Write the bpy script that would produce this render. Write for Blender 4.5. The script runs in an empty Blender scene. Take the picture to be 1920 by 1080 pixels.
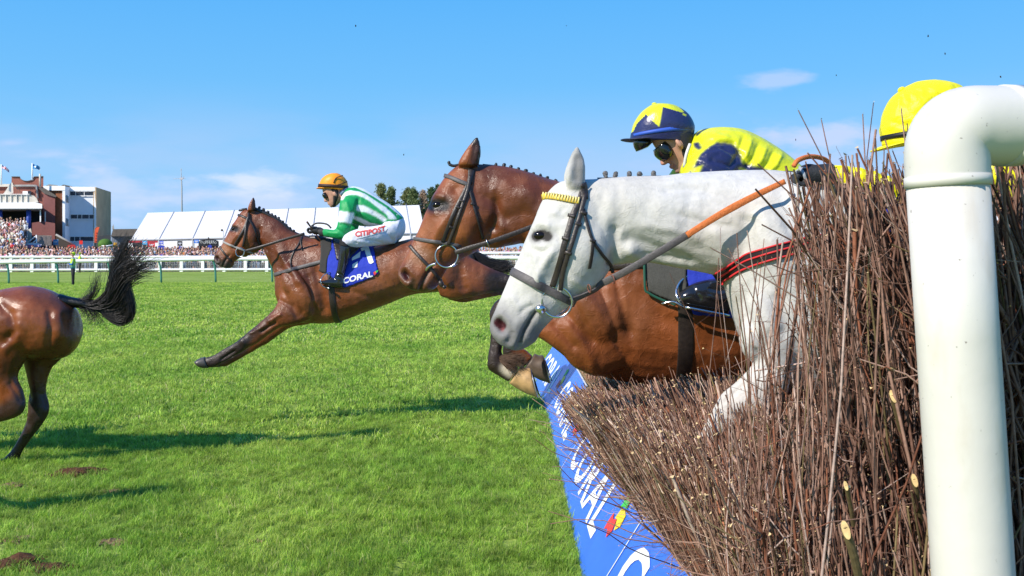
import bpy, bmesh, math, random
import numpy as np
from mathutils import Vector, noise
from mathutils.bvhtree import BVHTree
random.seed(7); RNG = np.random.default_rng(11)
scene = bpy.context.scene
COL = scene.collection
# ------------------------------------------------------------------ camera, sky, sun, exposure
F = 1920*35/36.0; CAMH = 1.7; CX, CY = 960.0, 475.0
cam_d = bpy.data.cameras.new('camera'); cam = bpy.data.objects.new('camera', cam_d); COL.objects.link(cam)
cam.location = (0, 0, CAMH); cam.rotation_euler = (math.radians(90), 0, 0)
cam_d.lens = 35; cam_d.sensor_width = 36; cam_d.shift_y = -65/1920
cam_d.clip_start = 0.1; cam_d.clip_end = 6000
cam_d.dof.use_dof = True; cam_d.dof.focus_distance = 4.6; cam_d.dof.aperture_fstop = 14.0
scene.camera = cam
SUN = Vector((1.04, .86, -1.0)).normalized()
SUN_EL = math.asin(-SUN.z); SUN_ROT = math.atan2(-SUN.x, -SUN.y)
world = bpy.data.worlds.new("World"); scene.world = world; world.use_nodes = True
def build_world():
    nt = world.node_tree; N = nt.nodes; L = nt.links; N.clear()
    out = N.new('ShaderNodeOutputWorld'); bg = N.new('ShaderNodeBackground'); bg.inputs[1].default_value = .108
    sky = N.new('ShaderNodeTexSky'); sky.sky_type = 'NISHITA'; sky.sun_disc = False
    sky.sun_elevation = SUN_EL; sky.sun_rotation = SUN_ROT; sky.altitude = 50
    sky.air_density = 1.0; sky.dust_density = .25; sky.ozone_density = 2.2
    hs = N.new('ShaderNodeMix'); hs.data_type = 'RGBA'; hs.inputs[0].default_value = .92
    L.new(sky.outputs[0], hs.inputs[6])
    tc = N.new('ShaderNodeTexCoord')
    sep = N.new('ShaderNodeSeparateXYZ'); L.new(tc.outputs['Generated'], sep.inputs[0])
    rmp = N.new('ShaderNodeValToRGB'); L.new(sep.outputs[2], rmp.inputs[0]); e = rmp.color_ramp.elements
    e[0].position = 0; e[0].color = (.36, .62, .97, 1); e[1].position = .6; e[1].color = (.045, .27, .82, 1)
    for p_, c_ in ((.08, (.25, .61, 1.0, 1)), (.17, (.155, .53, 1.0, 1)), (.27, (.088, .455, 1.0, 1))): q = e.new(p_); q.color = c_
    gain = N.new('ShaderNodeVectorMath'); gain.operation = 'SCALE'; gain.inputs['Scale'].default_value = 7.6; L.new(rmp.outputs[0], gain.inputs[0]); L.new(gain.outputs[0], hs.inputs[7])
    mp = N.new('ShaderNodeMapping'); mp.inputs['Scale'].default_value = (3.6, 3.6, 14); mp.inputs['Location'].default_value = (4.3, 1.1, .2)
    L.new(tc.outputs['Generated'], mp.inputs[0])
    nz = N.new('ShaderNodeTexNoise'); nz.inputs['Scale'].default_value = 1.0; nz.inputs['Detail'].default_value = 5; nz.inputs['Roughness'].default_value = .5
    L.new(mp.outputs[0], nz.inputs['Vector'])
    mr = N.new('ShaderNodeMapRange'); mr.interpolation_type = 'SMOOTHSTEP'
    mr.inputs[1].default_value = .36; mr.inputs[2].default_value = .62; L.new(nz.outputs[0], mr.inputs[0])
    el = N.new('ShaderNodeMapRange'); el.interpolation_type = 'SMOOTHSTEP'
    el.inputs[1].default_value = .06; el.inputs[2].default_value = .17; el.inputs[3].default_value = 1; el.inputs[4].default_value = 0.0
    L.new(sep.outputs[2], el.inputs[0])
    mu = N.new('ShaderNodeMath'); mu.operation = 'MULTIPLY'; L.new(mr.outputs[0], mu.inputs[0]); L.new(el.outputs[0], mu.inputs[1])
    mu2 = N.new('ShaderNodeMath'); mu2.operation = 'MULTIPLY'; mu2.inputs[1].default_value = .45; L.new(mu.outputs[0], mu2.inputs[0])
    mix = N.new('ShaderNodeMix'); mix.data_type = 'RGBA'
    L.new(mu2.outputs[0], mix.inputs[0]); L.new(hs.outputs[2], mix.inputs[6]); mix.inputs[7].default_value = (4.5, 5.1, 7.3, 1)
    # a few soft clouds by compass bearing and height
    def math_(op, a, b=None, v=None):
        n = N.new('ShaderNodeMath'); n.operation = op
        if hasattr(a, 'links'): L.new(a, n.inputs[0])
        else: n.inputs[0].default_value = a
        if b is not None:
            if hasattr(b, 'links'): L.new(b, n.inputs[1])
            else: n.inputs[1].default_value = b
        return n.outputs[0]
    yy = math_('MAXIMUM', sep.outputs[1], .05); u = math_('DIVIDE', sep.outputs[0], yy); v = math_('DIVIDE', sep.outputs[2], yy)
    n2 = N.new('ShaderNodeTexNoise'); n2.inputs['Scale'].default_value = 14; n2.inputs['Detail'].default_value = 6; n2.inputs['Roughness'].default_value = .55
    m2 = N.new('ShaderNodeMapping'); m2.inputs['Scale'].default_value = (1, 1, 3); L.new(tc.outputs['Generated'], m2.inputs[0]); L.new(m2.outputs[0], n2.inputs['Vector'])
    last = mix.outputs[2]
    for px, py, rx, ry, amt, colr in ((1452, 149, 75, 22, .50, (5.0, 5.6, 8.4)), (1560, 268, 210, 42, .75, (4.9, 5.6, 7.8)), (1500, 300, 330, 45, .45, (4.4, 5.2, 8.0)), (95, 290, 110, 26, .60, (5.2, 5.8, 7.8)), (330, 372, 330, 60, .62, (5.2, 5.9, 8.2)), (480, 340, 150, 26, .6, (6.6, 7.0, 8.0)), (20, 268, 60, 12, .4, (5, 5.6, 8))):
        du = math_('MULTIPLY', math_('SUBTRACT', u, (px-CX)/F), F/rx); dv = math_('MULTIPLY', math_('SUBTRACT', v, (CY-py)/F), F/ry)
        d = math_('SQRT', math_('ADD', math_('MULTIPLY', du, du), math_('MULTIPLY', dv, dv)))
        k = math_('ADD', math_('SUBTRACT', 1.0, d), math_('MULTIPLY', math_('SUBTRACT', n2.outputs[0], .5), 3.2))
        mr2 = N.new('ShaderNodeMapRange'); mr2.interpolation_type = 'SMOOTHSTEP'; mr2.inputs[1].default_value = 0; mr2.inputs[2].default_value = 1.0; mr2.inputs[4].default_value = amt; L.new(k, mr2.inputs[0])
        mm = N.new('ShaderNodeMix'); mm.data_type = 'RGBA'; L.new(mr2.outputs[0], mm.inputs[0]); L.new(last, mm.inputs[6]); mm.inputs[7].default_value = (*colr, 1); last = mm.outputs[2]
    L.new(last, bg.inputs[0]); L.new(bg.outputs[0], out.inputs[0])
build_world()
sun_d = bpy.data.lights.new('sun', 'SUN'); sun_d.energy = 5.0; sun_d.angle = math.radians(.5); sun_d.color = (1, .925, .82)
sun = bpy.data.objects.new('sun', sun_d); COL.objects.link(sun)
sun.rotation_euler = SUN.to_track_quat('-Z', 'Y').to_euler(); sun.location = (-30, -25, 30)
scene.view_settings.view_transform = 'Standard'; scene.view_settings.look = 'None'
scene.view_settings.exposure = 0.30; scene.view_settings.gamma = 1.0
scene.cycles.max_bounces = 6; scene.cycles.transparent_max_bounces = 12

# ------------------------------------------------------------------ helpers
def W(px, py, Y):
    return np.array([(px-CX)/F*Y, Y, CAMH-(py-CY)/F*Y])
def gz(py):           # depth of the flat ground seen at picture row py
    return CAMH*F/(py-CY)
def new_mesh(name, V, Fc):
    me = bpy.data.meshes.new(name)
    V = np.asarray(V, dtype=np.float32)
    if isinstance(Fc, np.ndarray):
        n, k = Fc.shape
        me.vertices.add(len(V)); me.vertices.foreach_set('co', V.ravel())
        me.loops.add(n*k); me.loops.foreach_set('vertex_index', Fc.astype(np.int32).ravel())
        me.polygons.add(n); me.polygons.foreach_set('loop_start', np.arange(0, n*k, k, dtype=np.int32))
        me.update(calc_edges=True)
    else:
        me.from_pydata(V.tolist(), [], [list(map(int, f)) for f in Fc]); me.update()
    return me
def rootloc(p):
    v = np.zeros(3)
    while p is not None:
        v += np.array(p.location); p = p.parent
    return v
def mk(name, V, Fc, m, parent=None, col=None, smooth=True, origin=None, mats=None, midx=None):
    V = np.asarray(V, dtype=np.float64)
    o = rootloc(parent) if parent is not None else (np.array(origin, float) if origin is not None else np.zeros(3))
    me = new_mesh(name, V-o, Fc)
    if col is not None:
        c = np.ones((len(V), 4), np.float32); c[:, :3] = col
        a = me.color_attributes.new('Col', 'FLOAT_COLOR', 'POINT'); a.data.foreach_set('color', c.ravel())
    if smooth: me.polygons.foreach_set('use_smooth', np.ones(len(me.polygons), bool))
    for mm in (mats or [m]): me.materials.append(mm)
    if midx is not None: me.polygons.foreach_set('material_index', np.asarray(midx, np.int32))
    ob = bpy.data.objects.new(name, me); COL.objects.link(ob)
    if parent is not None: ob.parent = parent
    elif origin is not None: ob.location = o
    return ob
def empty(name, loc, label=None, cat=None, group=None, kind=None):
    o = bpy.data.objects.new(name, None); COL.objects.link(o); o.location = loc; o.empty_display_size = .2
    return tag(o, label, cat, group, kind)
def tag(o, label=None, cat=None, group=None, kind=None):
    for k, v in (('label', label), ('category', cat), ('group', group), ('kind', kind)):
        if v: o[k] = v
    return o
def cat_arrays(parts):
    Vs, Fs, n = [], [], 0
    for V, Fc in parts:
        V = np.asarray(V, float); Vs.append(V)
        for f in (Fc.tolist() if isinstance(Fc, np.ndarray) else Fc): Fs.append([i+n for i in f])
        n += len(V)
    return np.concatenate(Vs), Fs
# --- materials
def principled(name, color, rough=.6, spec=.4, metal=0.0, noise_scale=0, noise_amt=0, bump=0, bump_scale=40, vc=False, sheen=0, coat=0, detail=4, trans=0, bump_dist=.01):
    m = bpy.data.materials.new(name); m.use_nodes = True; nt = m.node_tree; N = nt.nodes; L = nt.links
    b = N['Principled BSDF']; b.inputs['Roughness'].default_value = rough; b.inputs['Specular IOR Level'].default_value = spec
    b.inputs['Metallic'].default_value = metal
    if coat: b.inputs['Coat Weight'].default_value = coat; b.inputs['Coat Roughness'].default_value = .12
    if sheen: b.inputs['Sheen Weight'].default_value = sheen
    src = None
    if vc:
        a = N.new('ShaderNodeAttribute'); a.attribute_name = 'Col'; src = a.outputs['Color']
    else: b.inputs['Base Color'].default_value = (*color, 1)
    tc = N.new('ShaderNodeTexCoord')
    if noise_amt:
        nz = N.new('ShaderNodeTexNoise'); nz.inputs['Scale'].default_value = noise_scale; nz.inputs['Detail'].default_value = detail
        L.new(tc.outputs['Object'], nz.inputs['Vector'])
        mr = N.new('ShaderNodeMapRange'); mr.inputs[1].default_value = .3; mr.inputs[2].default_value = .7
        mr.inputs[3].default_value = 1-noise_amt; mr.inputs[4].default_value = 1+noise_amt; L.new(nz.outputs[0], mr.inputs[0])
        mx = N.new('ShaderNodeMix'); mx.data_type = 'RGBA'; mx.blend_type = 'MULTIPLY'; mx.inputs[0].default_value = 1
        if src: L.new(src, mx.inputs[6])
        else: mx.inputs[6].default_value = (*color, 1)
        cb = N.new('ShaderNodeCombineColor')
        for i in range(3): L.new(mr.outputs[0], cb.inputs[i])
        L.new(cb.outputs[0], mx.inputs[7]); src = mx.outputs[2]
    if src: L.new(src, b.inputs['Base Color'])
    if bump:
        nb = N.new('ShaderNodeTexNoise'); nb.inputs['Scale'].default_value = bump_scale; nb.inputs['Detail'].default_value = 5
        L.new(tc.outputs['Object'], nb.inputs['Vector'])
        bp = N.new('ShaderNodeBump'); bp.inputs['Strength'].default_value = bump; bp.inputs['Distance'].default_value = bump_dist
        L.new(nb.outputs[0], bp.inputs['Height']); L.new(bp.outputs[0], b.inputs['Normal'])
    if trans:
        tr = N.new('ShaderNodeBsdfTranslucent'); ms = N.new('ShaderNodeMixShader'); ms.inputs[0].default_value = trans
        if src: L.new(src, tr.inputs[0])
        else: tr.inputs[0].default_value = (*color, 1)
        L.new(b.outputs[0], ms.inputs[1]); L.new(tr.outputs[0], ms.inputs[2]); L.new(ms.outputs[0], N['Material Output'].inputs[0])
    return m
# --- curves and lofts
def catmull(P, n):
    P = np.asarray(P, float); k = len(P)
    if k < 3 or n < 2:
        t = np.linspace(0, k-1, (k-1)*max(n, 1)+1); i = np.minimum(t.astype(int), k-2); f = (t-i)[:, None]
        return P[i]*(1-f)+P[i+1]*f
    Q = np.vstack([2*P[0]-P[1], P, 2*P[-1]-P[-2]]); out = []
    for i in range(k-1):
        p0, p1, p2, p3 = Q[i:i+4]
        for t in np.arange(n)/n:
            out.append(.5*((2*p1)+(-p0+p2)*t+(2*p0-5*p1+4*p2-p3)*t*t+(-p0+3*p1-3*p2+p3)*t**3))
    out.append(P[-1]); return np.array(out)
def ringloft(R, closed_caps=True):
    """R (m,k,3) rings -> verts, faces with end fans"""
    m, k, _ = R.shape
    V = R.reshape(-1, 3); Fs = []
    for i in range(m-1):
        for j in range(k):
            a = i*k+j; b = i*k+(j+1) % k
            Fs.append([a, b, b+k, a+k])
    if closed_caps:
        V = np.vstack([V, R[0].mean(0), R[-1].mean(0)]); c0 = m*k; c1 = c0+1
        for j in range(k):
            Fs.append([c0, (j+1) % k, j]); Fs.append([c1, (m-1)*k+j, (m-1)*k+(j+1) % k])
    return V, Fs
def loft(st, Y0, n=4, ring=20, grow=0.0, flip=False, shift=(0, 0), sq=1.0, mindepth=None):
    """stations in picture px (tx,ty,bx,by,half_width_m[,y_offset[,egg]]), placed at depth Y0+y_offset"""
    S = np.array([list(s[0])+list(s[1])+list(s[2:])+[0]*(5-len(s)) for s in st], float)
    S = catmull(S, n)
    Yd = Y0+S[:, 5]
    T = np.stack([(S[:, 0]+shift[0]-CX)/F*Yd, Yd, CAMH-(S[:, 1]+shift[1]-CY)/F*Yd], 1)
    B = np.stack([(S[:, 2]+shift[0]-CX)/F*Yd, Yd, CAMH-(S[:, 3]+shift[1]-CY)/F*Yd], 1)
    C = (T+B)/2; A = (T-B)/2
    ln = np.linalg.norm(A, axis=1, keepdims=True)+1e-9; A = A*(1+grow/ln)
    hw = S[:, 4]+grow; egg = S[:, 6]
    th = np.linspace(0, 2*np.pi, ring, endpoint=False); c = np.cos(th); s = np.sin(th)
    if sq != 1.0:
        c = np.sign(c)*np.abs(c)**sq; s = np.sign(s)*np.abs(s)**sq
    w = np.maximum(hw, .002)[:, None]*(1+egg[:, None]*c[None])*s[None]
    R = C[:, None, :]+A[:, None, :]*c[None, :, None]
    R[:, :, 1] += w
    if flip: R[:, :, 1] = 2*Y0-R[:, :, 1]
    return ringloft(R)
def both(st, Y0, shift=(0, 0), **k):
    return [loft(st, Y0, **k), loft(st, Y0, flip=True, shift=shift, **k)]
def ellipsoid(px, py, Y0, rx, rz, ry, yo=0, ang=0, nu=14, nv=10):
    """centre px, radii: rx, rz in px along rotated axes, ry in metres"""
    c = W(px, py, Y0+yo); s = (Y0+yo)/F
    V = []; a = math.radians(ang)
    for i in range(nv+1):
        ph = math.pi*i/nv
        for j in range(nu):
            t = 2*math.pi*j/nu
            u = math.sin(ph)*math.cos(t)*rx*s; v = math.cos(ph)*rz*s; w = math.sin(ph)*math.sin(t)*ry
            V.append(c+np.array([u*math.cos(a)-v*math.sin(a), w, u*math.sin(a)+v*math.cos(a)]))
    R = np.array(V).reshape(nv+1, nu, 3)
    return ringloft(R)
def flipY(part, Y0):
    V, Fc = part; V = np.array(V); V[:, 1] = 2*Y0-V[:, 1]
    return V, [f[::-1] for f in Fc]
def laplace(V, Fc, it, lam=.5, w=None):
    E = np.concatenate([Fc[:, [i, (i+1) % Fc.shape[1]]] for i in range(Fc.shape[1])])
    E = np.unique(np.sort(E, 1), axis=0); a, b = E[:, 0], E[:, 1]; n = len(V)
    deg = np.bincount(a, minlength=n)+np.bincount(b, minlength=n)
    for _ in range(it):
        S = np.stack([np.bincount(a, V[b, k], n)+np.bincount(b, V[a, k], n) for k in range(3)], 1)/np.maximum(deg, 1)[:, None]
        d = (S-V)*lam
        V = V+(d if w is None else d*w[:, None])
    return V
def normals(V, Fc):
    a = V[Fc[:, 0]]; b = V[Fc[:, 1]]; c = V[Fc[:, 2]]; d = V[Fc[:, -1]]
    fn = np.cross(c-a, d-b) if Fc.shape[1] == 4 else np.cross(b-a, c-a)
    n = np.zeros_like(V)
    for k in range(3):
        n[:, k] = sum(np.bincount(Fc[:, j], fn[:, k], len(V)) for j in range(Fc.shape[1]))
    return n/(np.linalg.norm(n, axis=1, keepdims=True)+1e-12)
def remesh(parts, voxel, smooth=4):
    V, Fc = cat_arrays(parts)
    me = new_mesh('tmp', V, Fc); ob = bpy.data.objects.new('tmp', me); COL.objects.link(ob)
    md = ob.modifiers.new('r', 'REMESH'); md.mode = 'VOXEL'; md.voxel_size = voxel; md.adaptivity = 0
    dg = bpy.context.evaluated_depsgraph_get(); dg.update()
    m2 = ob.evaluated_get(dg).data
    n = len(m2.vertices); V = np.empty(n*3, np.float32); m2.vertices.foreach_get('co', V); V = V.reshape(-1, 3).astype(float)
    k = len(m2.loops); L = np.empty(k, np.int32); m2.loops.foreach_get('vertex_index', L)
    Q = L.reshape(-1, 4)
    bpy.data.objects.remove(ob); bpy.data.meshes.remove(me)
    V = laplace(V, Q, smooth)
    nn = normals(V, Q)
    return V, Q
def project(V, Y0=None):
    y = V[:, 1] if Y0 is None else Y0-np.abs(V[:, 1]-Y0)
    return CX+V[:, 0]*F/y, CY-(V[:, 2]-CAMH)*F/y
def seg_dist(px, py, pts):
    d = np.full(len(px), 1e9); tt = np.zeros(len(px)); n = max(len(pts)-1, 1)
    if len(pts) == 1: return np.hypot(px-pts[0][0], py-pts[0][1]), tt
    for i in range(len(pts)-1):
        (ax, ay), (bx, by) = pts[i][:2], pts[i+1][:2]
        ux, uy = bx-ax, by-ay; l2 = ux*ux+uy*uy+1e-9
        t = np.clip(((px-ax)*ux+(py-ay)*uy)/l2, 0, 1)
        q = np.hypot(px-ax-t*ux, py-ay-t*uy); m = q < d
        d[m] = q[m]; tt[m] = (i+t[m])/n
    return d, tt
def in_poly(px, py, poly):
    r = np.zeros(len(px), bool); n = len(poly)
    for i in range(n):
        (x1, y1), (x2, y2) = poly[i], poly[(i+1) % n]
        c = ((y1 > py) != (y2 > py)) & (px < (x2-x1)*(py-y1)/(y2-y1+1e-12)+x1)
        r ^= c
    return r
def carve(V, Fc, Y0, strokes, side_power=1.0):
    """strokes: (polyline px, radius px, depth m): push along normals on both flanks"""
    N_ = normals(V, Fc); px, py = project(V, Y0)
    facing = np.clip(np.abs(N_[:, 1])*1.6, 0, 1)**side_power
    D = np.zeros(len(V))
    for pts, r, dep in strokes:
        d, t = seg_dist(px, py, pts)
        w = np.exp(-(d/r)**2)
        if len(pts) > 2: w *= np.clip(np.minimum(t, 1-t)*6+.35, 0, 1)
        D += w*dep
    return V+N_*(D*facing)[:, None]
def fbm(V, scale, oct=3):
    return np.array([noise.fractal(Vector(v*scale), 1.0, 2.0, oct) for v in V])
def smooth01(x, a, b):
    t = np.clip((x-a)/(b-a), 0, 1); return t*t*(3-2*t)
# --- thin things
def tubes(P, R, sides=4):
    """P (n,k,3), R (n,k) -> verts, quad faces (array)"""
    P = np.asarray(P, float); n, k, _ = P.shape
    T = np.gradient(P, axis=1); T /= np.linalg.norm(T, axis=2, keepdims=True)+1e-12
    ref = np.where(np.abs(T[:, :1, 1:2]) < .9, np.array([0, 1., 0]), np.array([1., 0, 0]))
    S = np.cross(T, np.broadcast_to(ref, T.shape)); S /= np.linalg.norm(S, axis=2, keepdims=True)+1e-12
    U = np.cross(S, T)
    th = np.arange(sides)*2*np.pi/sides
    V = P[:, :, None]+(S[:, :, None]*np.cos(th)[None, None, :, None]+U[:, :, None]*np.sin(th)[None, None, :, None])*np.asarray(R)[:, :, None, None]
    idx = np.arange(n*k*sides).reshape(n, k, sides)
    a = idx[:, :-1]; b = idx[:, 1:]
    Q = np.stack([a, np.roll(a, -1, 2), np.roll(b, -1, 2), b], -1).reshape(-1, 4)
    return V.reshape(-1, 3), Q, idx
def tube(pts, r, sides=10, n=6, closed=False):
    P = np.array(pts, float)
    if closed: P = np.vstack([P, P[:1]])
    elif n > 1: P = catmull(P, n)
    V, Q, _ = tubes(P[None], np.full((1, len(P)), r) if np.isscalar(r) else np.interp(np.linspace(0, 1, len(P)), np.linspace(0, 1, len(r)), r)[None], sides)
    Fs = Q.tolist()
    if not closed:
        Fs.append(list(range(sides))[::-1]); m = (len(P)-1)*sides; Fs.append([m+i for i in range(sides)])
    return V, Fs
def ring(c, r, t, ax=(0, 1, 0), n=28, sides=8, squash=1.0):
    c = np.array(c); ax = Vector(ax).normalized(); u = ax.orthogonal().normalized(); v = ax.cross(u)
    P = [c+np.array(u)*math.cos(a)*r+np.array(v)*math.sin(a)*r*squash for a in np.linspace(0, 2*math.pi, n+1)]
    V, Q, _ = tubes(np.array(P)[None], np.full((1, n+1), t), sides)
    return V, Q.tolist()
def box(x0, x1, y0, y1, z0, z1):
    V = [(x, y, z) for x in (x0, x1) for y in (y0, y1) for z in (z0, z1)]
    return np.array(V, float), [[0, 1, 3, 2], [4, 6, 7, 5], [0, 4, 5, 1], [2, 3, 7, 6], [0, 2, 6, 4], [1, 5, 7, 3]]
def bvh_of(V, Fc):
    return BVHTree.FromPolygons(V.tolist(), Fc.tolist() if isinstance(Fc, np.ndarray) else Fc)
CAMP = Vector((0, 0, CAMH))
def hit(bvh, px, py):
    d = Vector(W(px, py, 1.0))-CAMP
    return bvh.ray_cast(CAMP, d.normalized())[:2]
def ribbon(P, Nn, width, thick):
    P = np.asarray(P, float); Nn = np.asarray(Nn, float); T = np.gradient(P, axis=0)
    T /= np.linalg.norm(T, axis=1, keepdims=True)+1e-12
    Nn = Nn-T*(Nn*T).sum(1, keepdims=True); Nn /= np.linalg.norm(Nn, axis=1, keepdims=True)+1e-12
    B = np.cross(T, Nn); w = (np.full(len(P), width) if np.isscalar(width) else np.interp(np.linspace(0, 1, len(P)), np.linspace(0, 1, len(width)), width))[:, None]/2
    h = thick/2
    R = np.stack([P+B*w+Nn*h*.4, P+B*w*.86+Nn*h, P-B*w*.86+Nn*h, P-B*w+Nn*h*.4, P-B*w-Nn*h, P+B*w-Nn*h], 1)
    return ringloft(R)
def sm1(A, it, closed=False):
    A = np.array(A, float)
    for _ in range(it):
        if closed: A = .5*A+.25*(np.roll(A, 1, 0)+np.roll(A, -1, 0))
        else: A[1:-1] = .5*A[1:-1]+.25*(A[:-2]+A[2:])
    return A
def strap(bvh, pts, width, thick=.004, off=.003, step=4, Yfree=None, flip=None, curve=True, smooth=3):
    """strap laid over a surface along picture points; a third number in a point is a free depth"""
    pts = [tuple(p)+(np.nan,)*(3-len(p)) for p in pts]; A = np.array(pts, float)
    seg = np.hypot(*np.diff(A[:, :2], axis=0).T); n = max(2, int(seg.sum()/step/max(len(pts)-1, 1)))
    xy = catmull(A[:, :2], n) if curve else catmull(A[:, :2], 1) if n < 2 else np.vstack([A[0, :2][None]]+[A[i, :2]+(A[i+1, :2]-A[i, :2])*np.linspace(0, 1, n+1)[1:, None] for i in range(len(A)-1)])
    tt = np.linspace(0, len(A)-1, len(xy)); dep = np.full(len(xy), np.nan)
    for i, t in enumerate(tt):
        k = min(int(t), len(A)-2); f = t-k
        a, b = A[k, 2], A[k+1, 2]
        if not np.isnan(a) and not np.isnan(b): dep[i] = a*(1-f)+b*f
        elif f < 1e-6 and not np.isnan(a): dep[i] = a
        elif f > 1-1e-6 and not np.isnan(b): dep[i] = b
    P = np.full((len(xy), 3), np.nan); Nn = np.tile(np.array([0, -1., 0]), (len(xy), 1))
    for i, (x, y) in enumerate(xy):
        if not np.isnan(dep[i]): P[i] = W(x, y, dep[i]); continue
        loc, no = hit(bvh, x, y)
        if loc is not None:
            P[i] = np.array(loc)+np.array(no)*(off+thick/2); Nn[i] = np.array(no)
    ok = ~np.isnan(P[:, 0])
    if ok.sum() < 2: return None
    idx = np.arange(len(P)); yy = np.interp(idx, idx[ok], P[ok, 1])
    for i in idx[~ok]: P[i] = W(xy[i][0], xy[i][1], yy[i])
    P = sm1(P, smooth); Nn = sm1(Nn, 6)
    V, Fc = ribbon(P, Nn, width, thick)
    return (V, Fc)
def loop_strap(bvh, p, q, width, thick=.004, off=.003, n=72, arc=None):
    """strap right round a body in the plane through two picture points on it and the cross axis"""
    a, _ = hit(bvh, *p); b, _ = hit(bvh, *q)
    if a is None or b is None: return None
    a = np.array(a); b = np.array(b); return a, b
def loop_plane(bvh, P, Q, width, thick=.004, off=.002, n=80, lean=0.0, arc=(0, 360), reach=1.2):
    P = np.array(P); Q = np.array(Q); c = (P+Q)/2; e1 = (Q-P)/np.linalg.norm(Q-P); e2 = np.array([0, 1., 0])
    e3 = np.cross(e1, e2); e2 = e2+e3*lean; e2 /= np.linalg.norm(e2)
    pts, nn = [], []
    for t in np.linspace(math.radians(arc[0]), math.radians(arc[1]), n, endpoint=arc[1]-arc[0] < 359):
        d = Vector(e1*math.cos(t)+e2*math.sin(t)); o = Vector(c)+d*reach
        loc, no, _, _ = bvh.ray_cast(o, -d)
        if loc is None: continue
        pts.append(np.array(loc)); nn.append(np.array(d))
    full = arc[1]-arc[0] >= 359
    pts = sm1(pts, 3, full); nn = np.array(nn)
    pts = pts+nn*(off+thick/2)
    if full: pts = np.vstack([pts, pts[:2]]); nn = np.vstack([nn, nn[:2]])
    return ribbon(pts, nn, width, thick)
def decal(bvh, V2, F2, off=.003):
    """flat drawing in picture px laid on a surface"""
    V, ok = [], []
    for x, y in V2:
        loc, no = hit(bvh, x, y)
        if loc is None: V.append((0, 0, 0)); ok.append(False)
        else: V.append(np.array(loc)+np.array(no)*off); ok.append(True)
    ok = np.array(ok)
    return np.array(V), [f for f in F2 if all(ok[i] for i in f)]
def text2d(s, bold=.018, shear=0, sub=0, space=1.0):
    cu = bpy.data.curves.new('t', 'FONT'); cu.body = s; cu.size = 1; cu.offset = bold; cu.shear = shear; cu.resolution_u = 4; cu.space_character = space
    ob = bpy.data.objects.new('t', cu); COL.objects.link(ob)
    dg = bpy.context.evaluated_depsgraph_get(); dg.update()
    me = bpy.data.meshes.new_from_object(ob.evaluated_get(dg))
    bm = bmesh.new(); bm.from_mesh(me); bmesh.ops.triangulate(bm, faces=bm.faces[:])
    for _ in range(sub):
        long = [e for e in bm.edges if e.calc_length() > .12]
        bmesh.ops.subdivide_edges(bm, edges=long, cuts=1); bmesh.ops.triangulate(bm, faces=bm.faces[:])
    V = np.array([v.co[:2] for v in bm.verts]); Fc = [[v.index for v in f.verts] for f in bm.faces]
    bm.free(); bpy.data.objects.remove(ob); bpy.data.curves.remove(cu); bpy.data.meshes.remove(me)
    V[:, 0] -= V[:, 0].min(); h = V[:, 1].max(); V /= h
    return V, Fc           # cap height 1
def poly2d(poly, step=6):
    """polygon in px -> triangulated and subdivided"""
    bm = bmesh.new(); vs = [bm.verts.new((x, y, 0)) for x, y in poly]; bm.faces.new(vs)
    bmesh.ops.triangulate(bm, faces=bm.faces[:])
    for _ in range(4):
        long = [e for e in bm.edges if e.calc_length() > step]
        if not long: break
        bmesh.ops.subdivide_edges(bm, edges=long, cuts=1); bmesh.ops.triangulate(bm, faces=bm.faces[:])
    bm.verts.index_update()
    V = np.array([v.co[:2] for v in bm.verts]); Fc = [[v.index for v in f.verts] for f in bm.faces]; bm.free()
    return V, Fc
def thicken(V, Fc, d):
    """give a sheet depth d along -normal (towards the body): open sheet -> closed slab"""
    V = np.asarray(V); n = len(V); d = np.asarray(d, float)
    W2 = np.vstack([V, V+d]); Fs = [list(f) for f in Fc]+[[i+n for i in f][::-1] for f in Fc]
    from collections import Counter
    cnt = Counter(); 
    for f in Fc:
        for i in range(len(f)): cnt[(f[i], f[(i+1) % len(f)])] += 1
    for (a, b) in list(cnt):
        if (b, a) not in cnt: Fs.append([b, a, a+n, b+n])
    return W2, Fs
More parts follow.
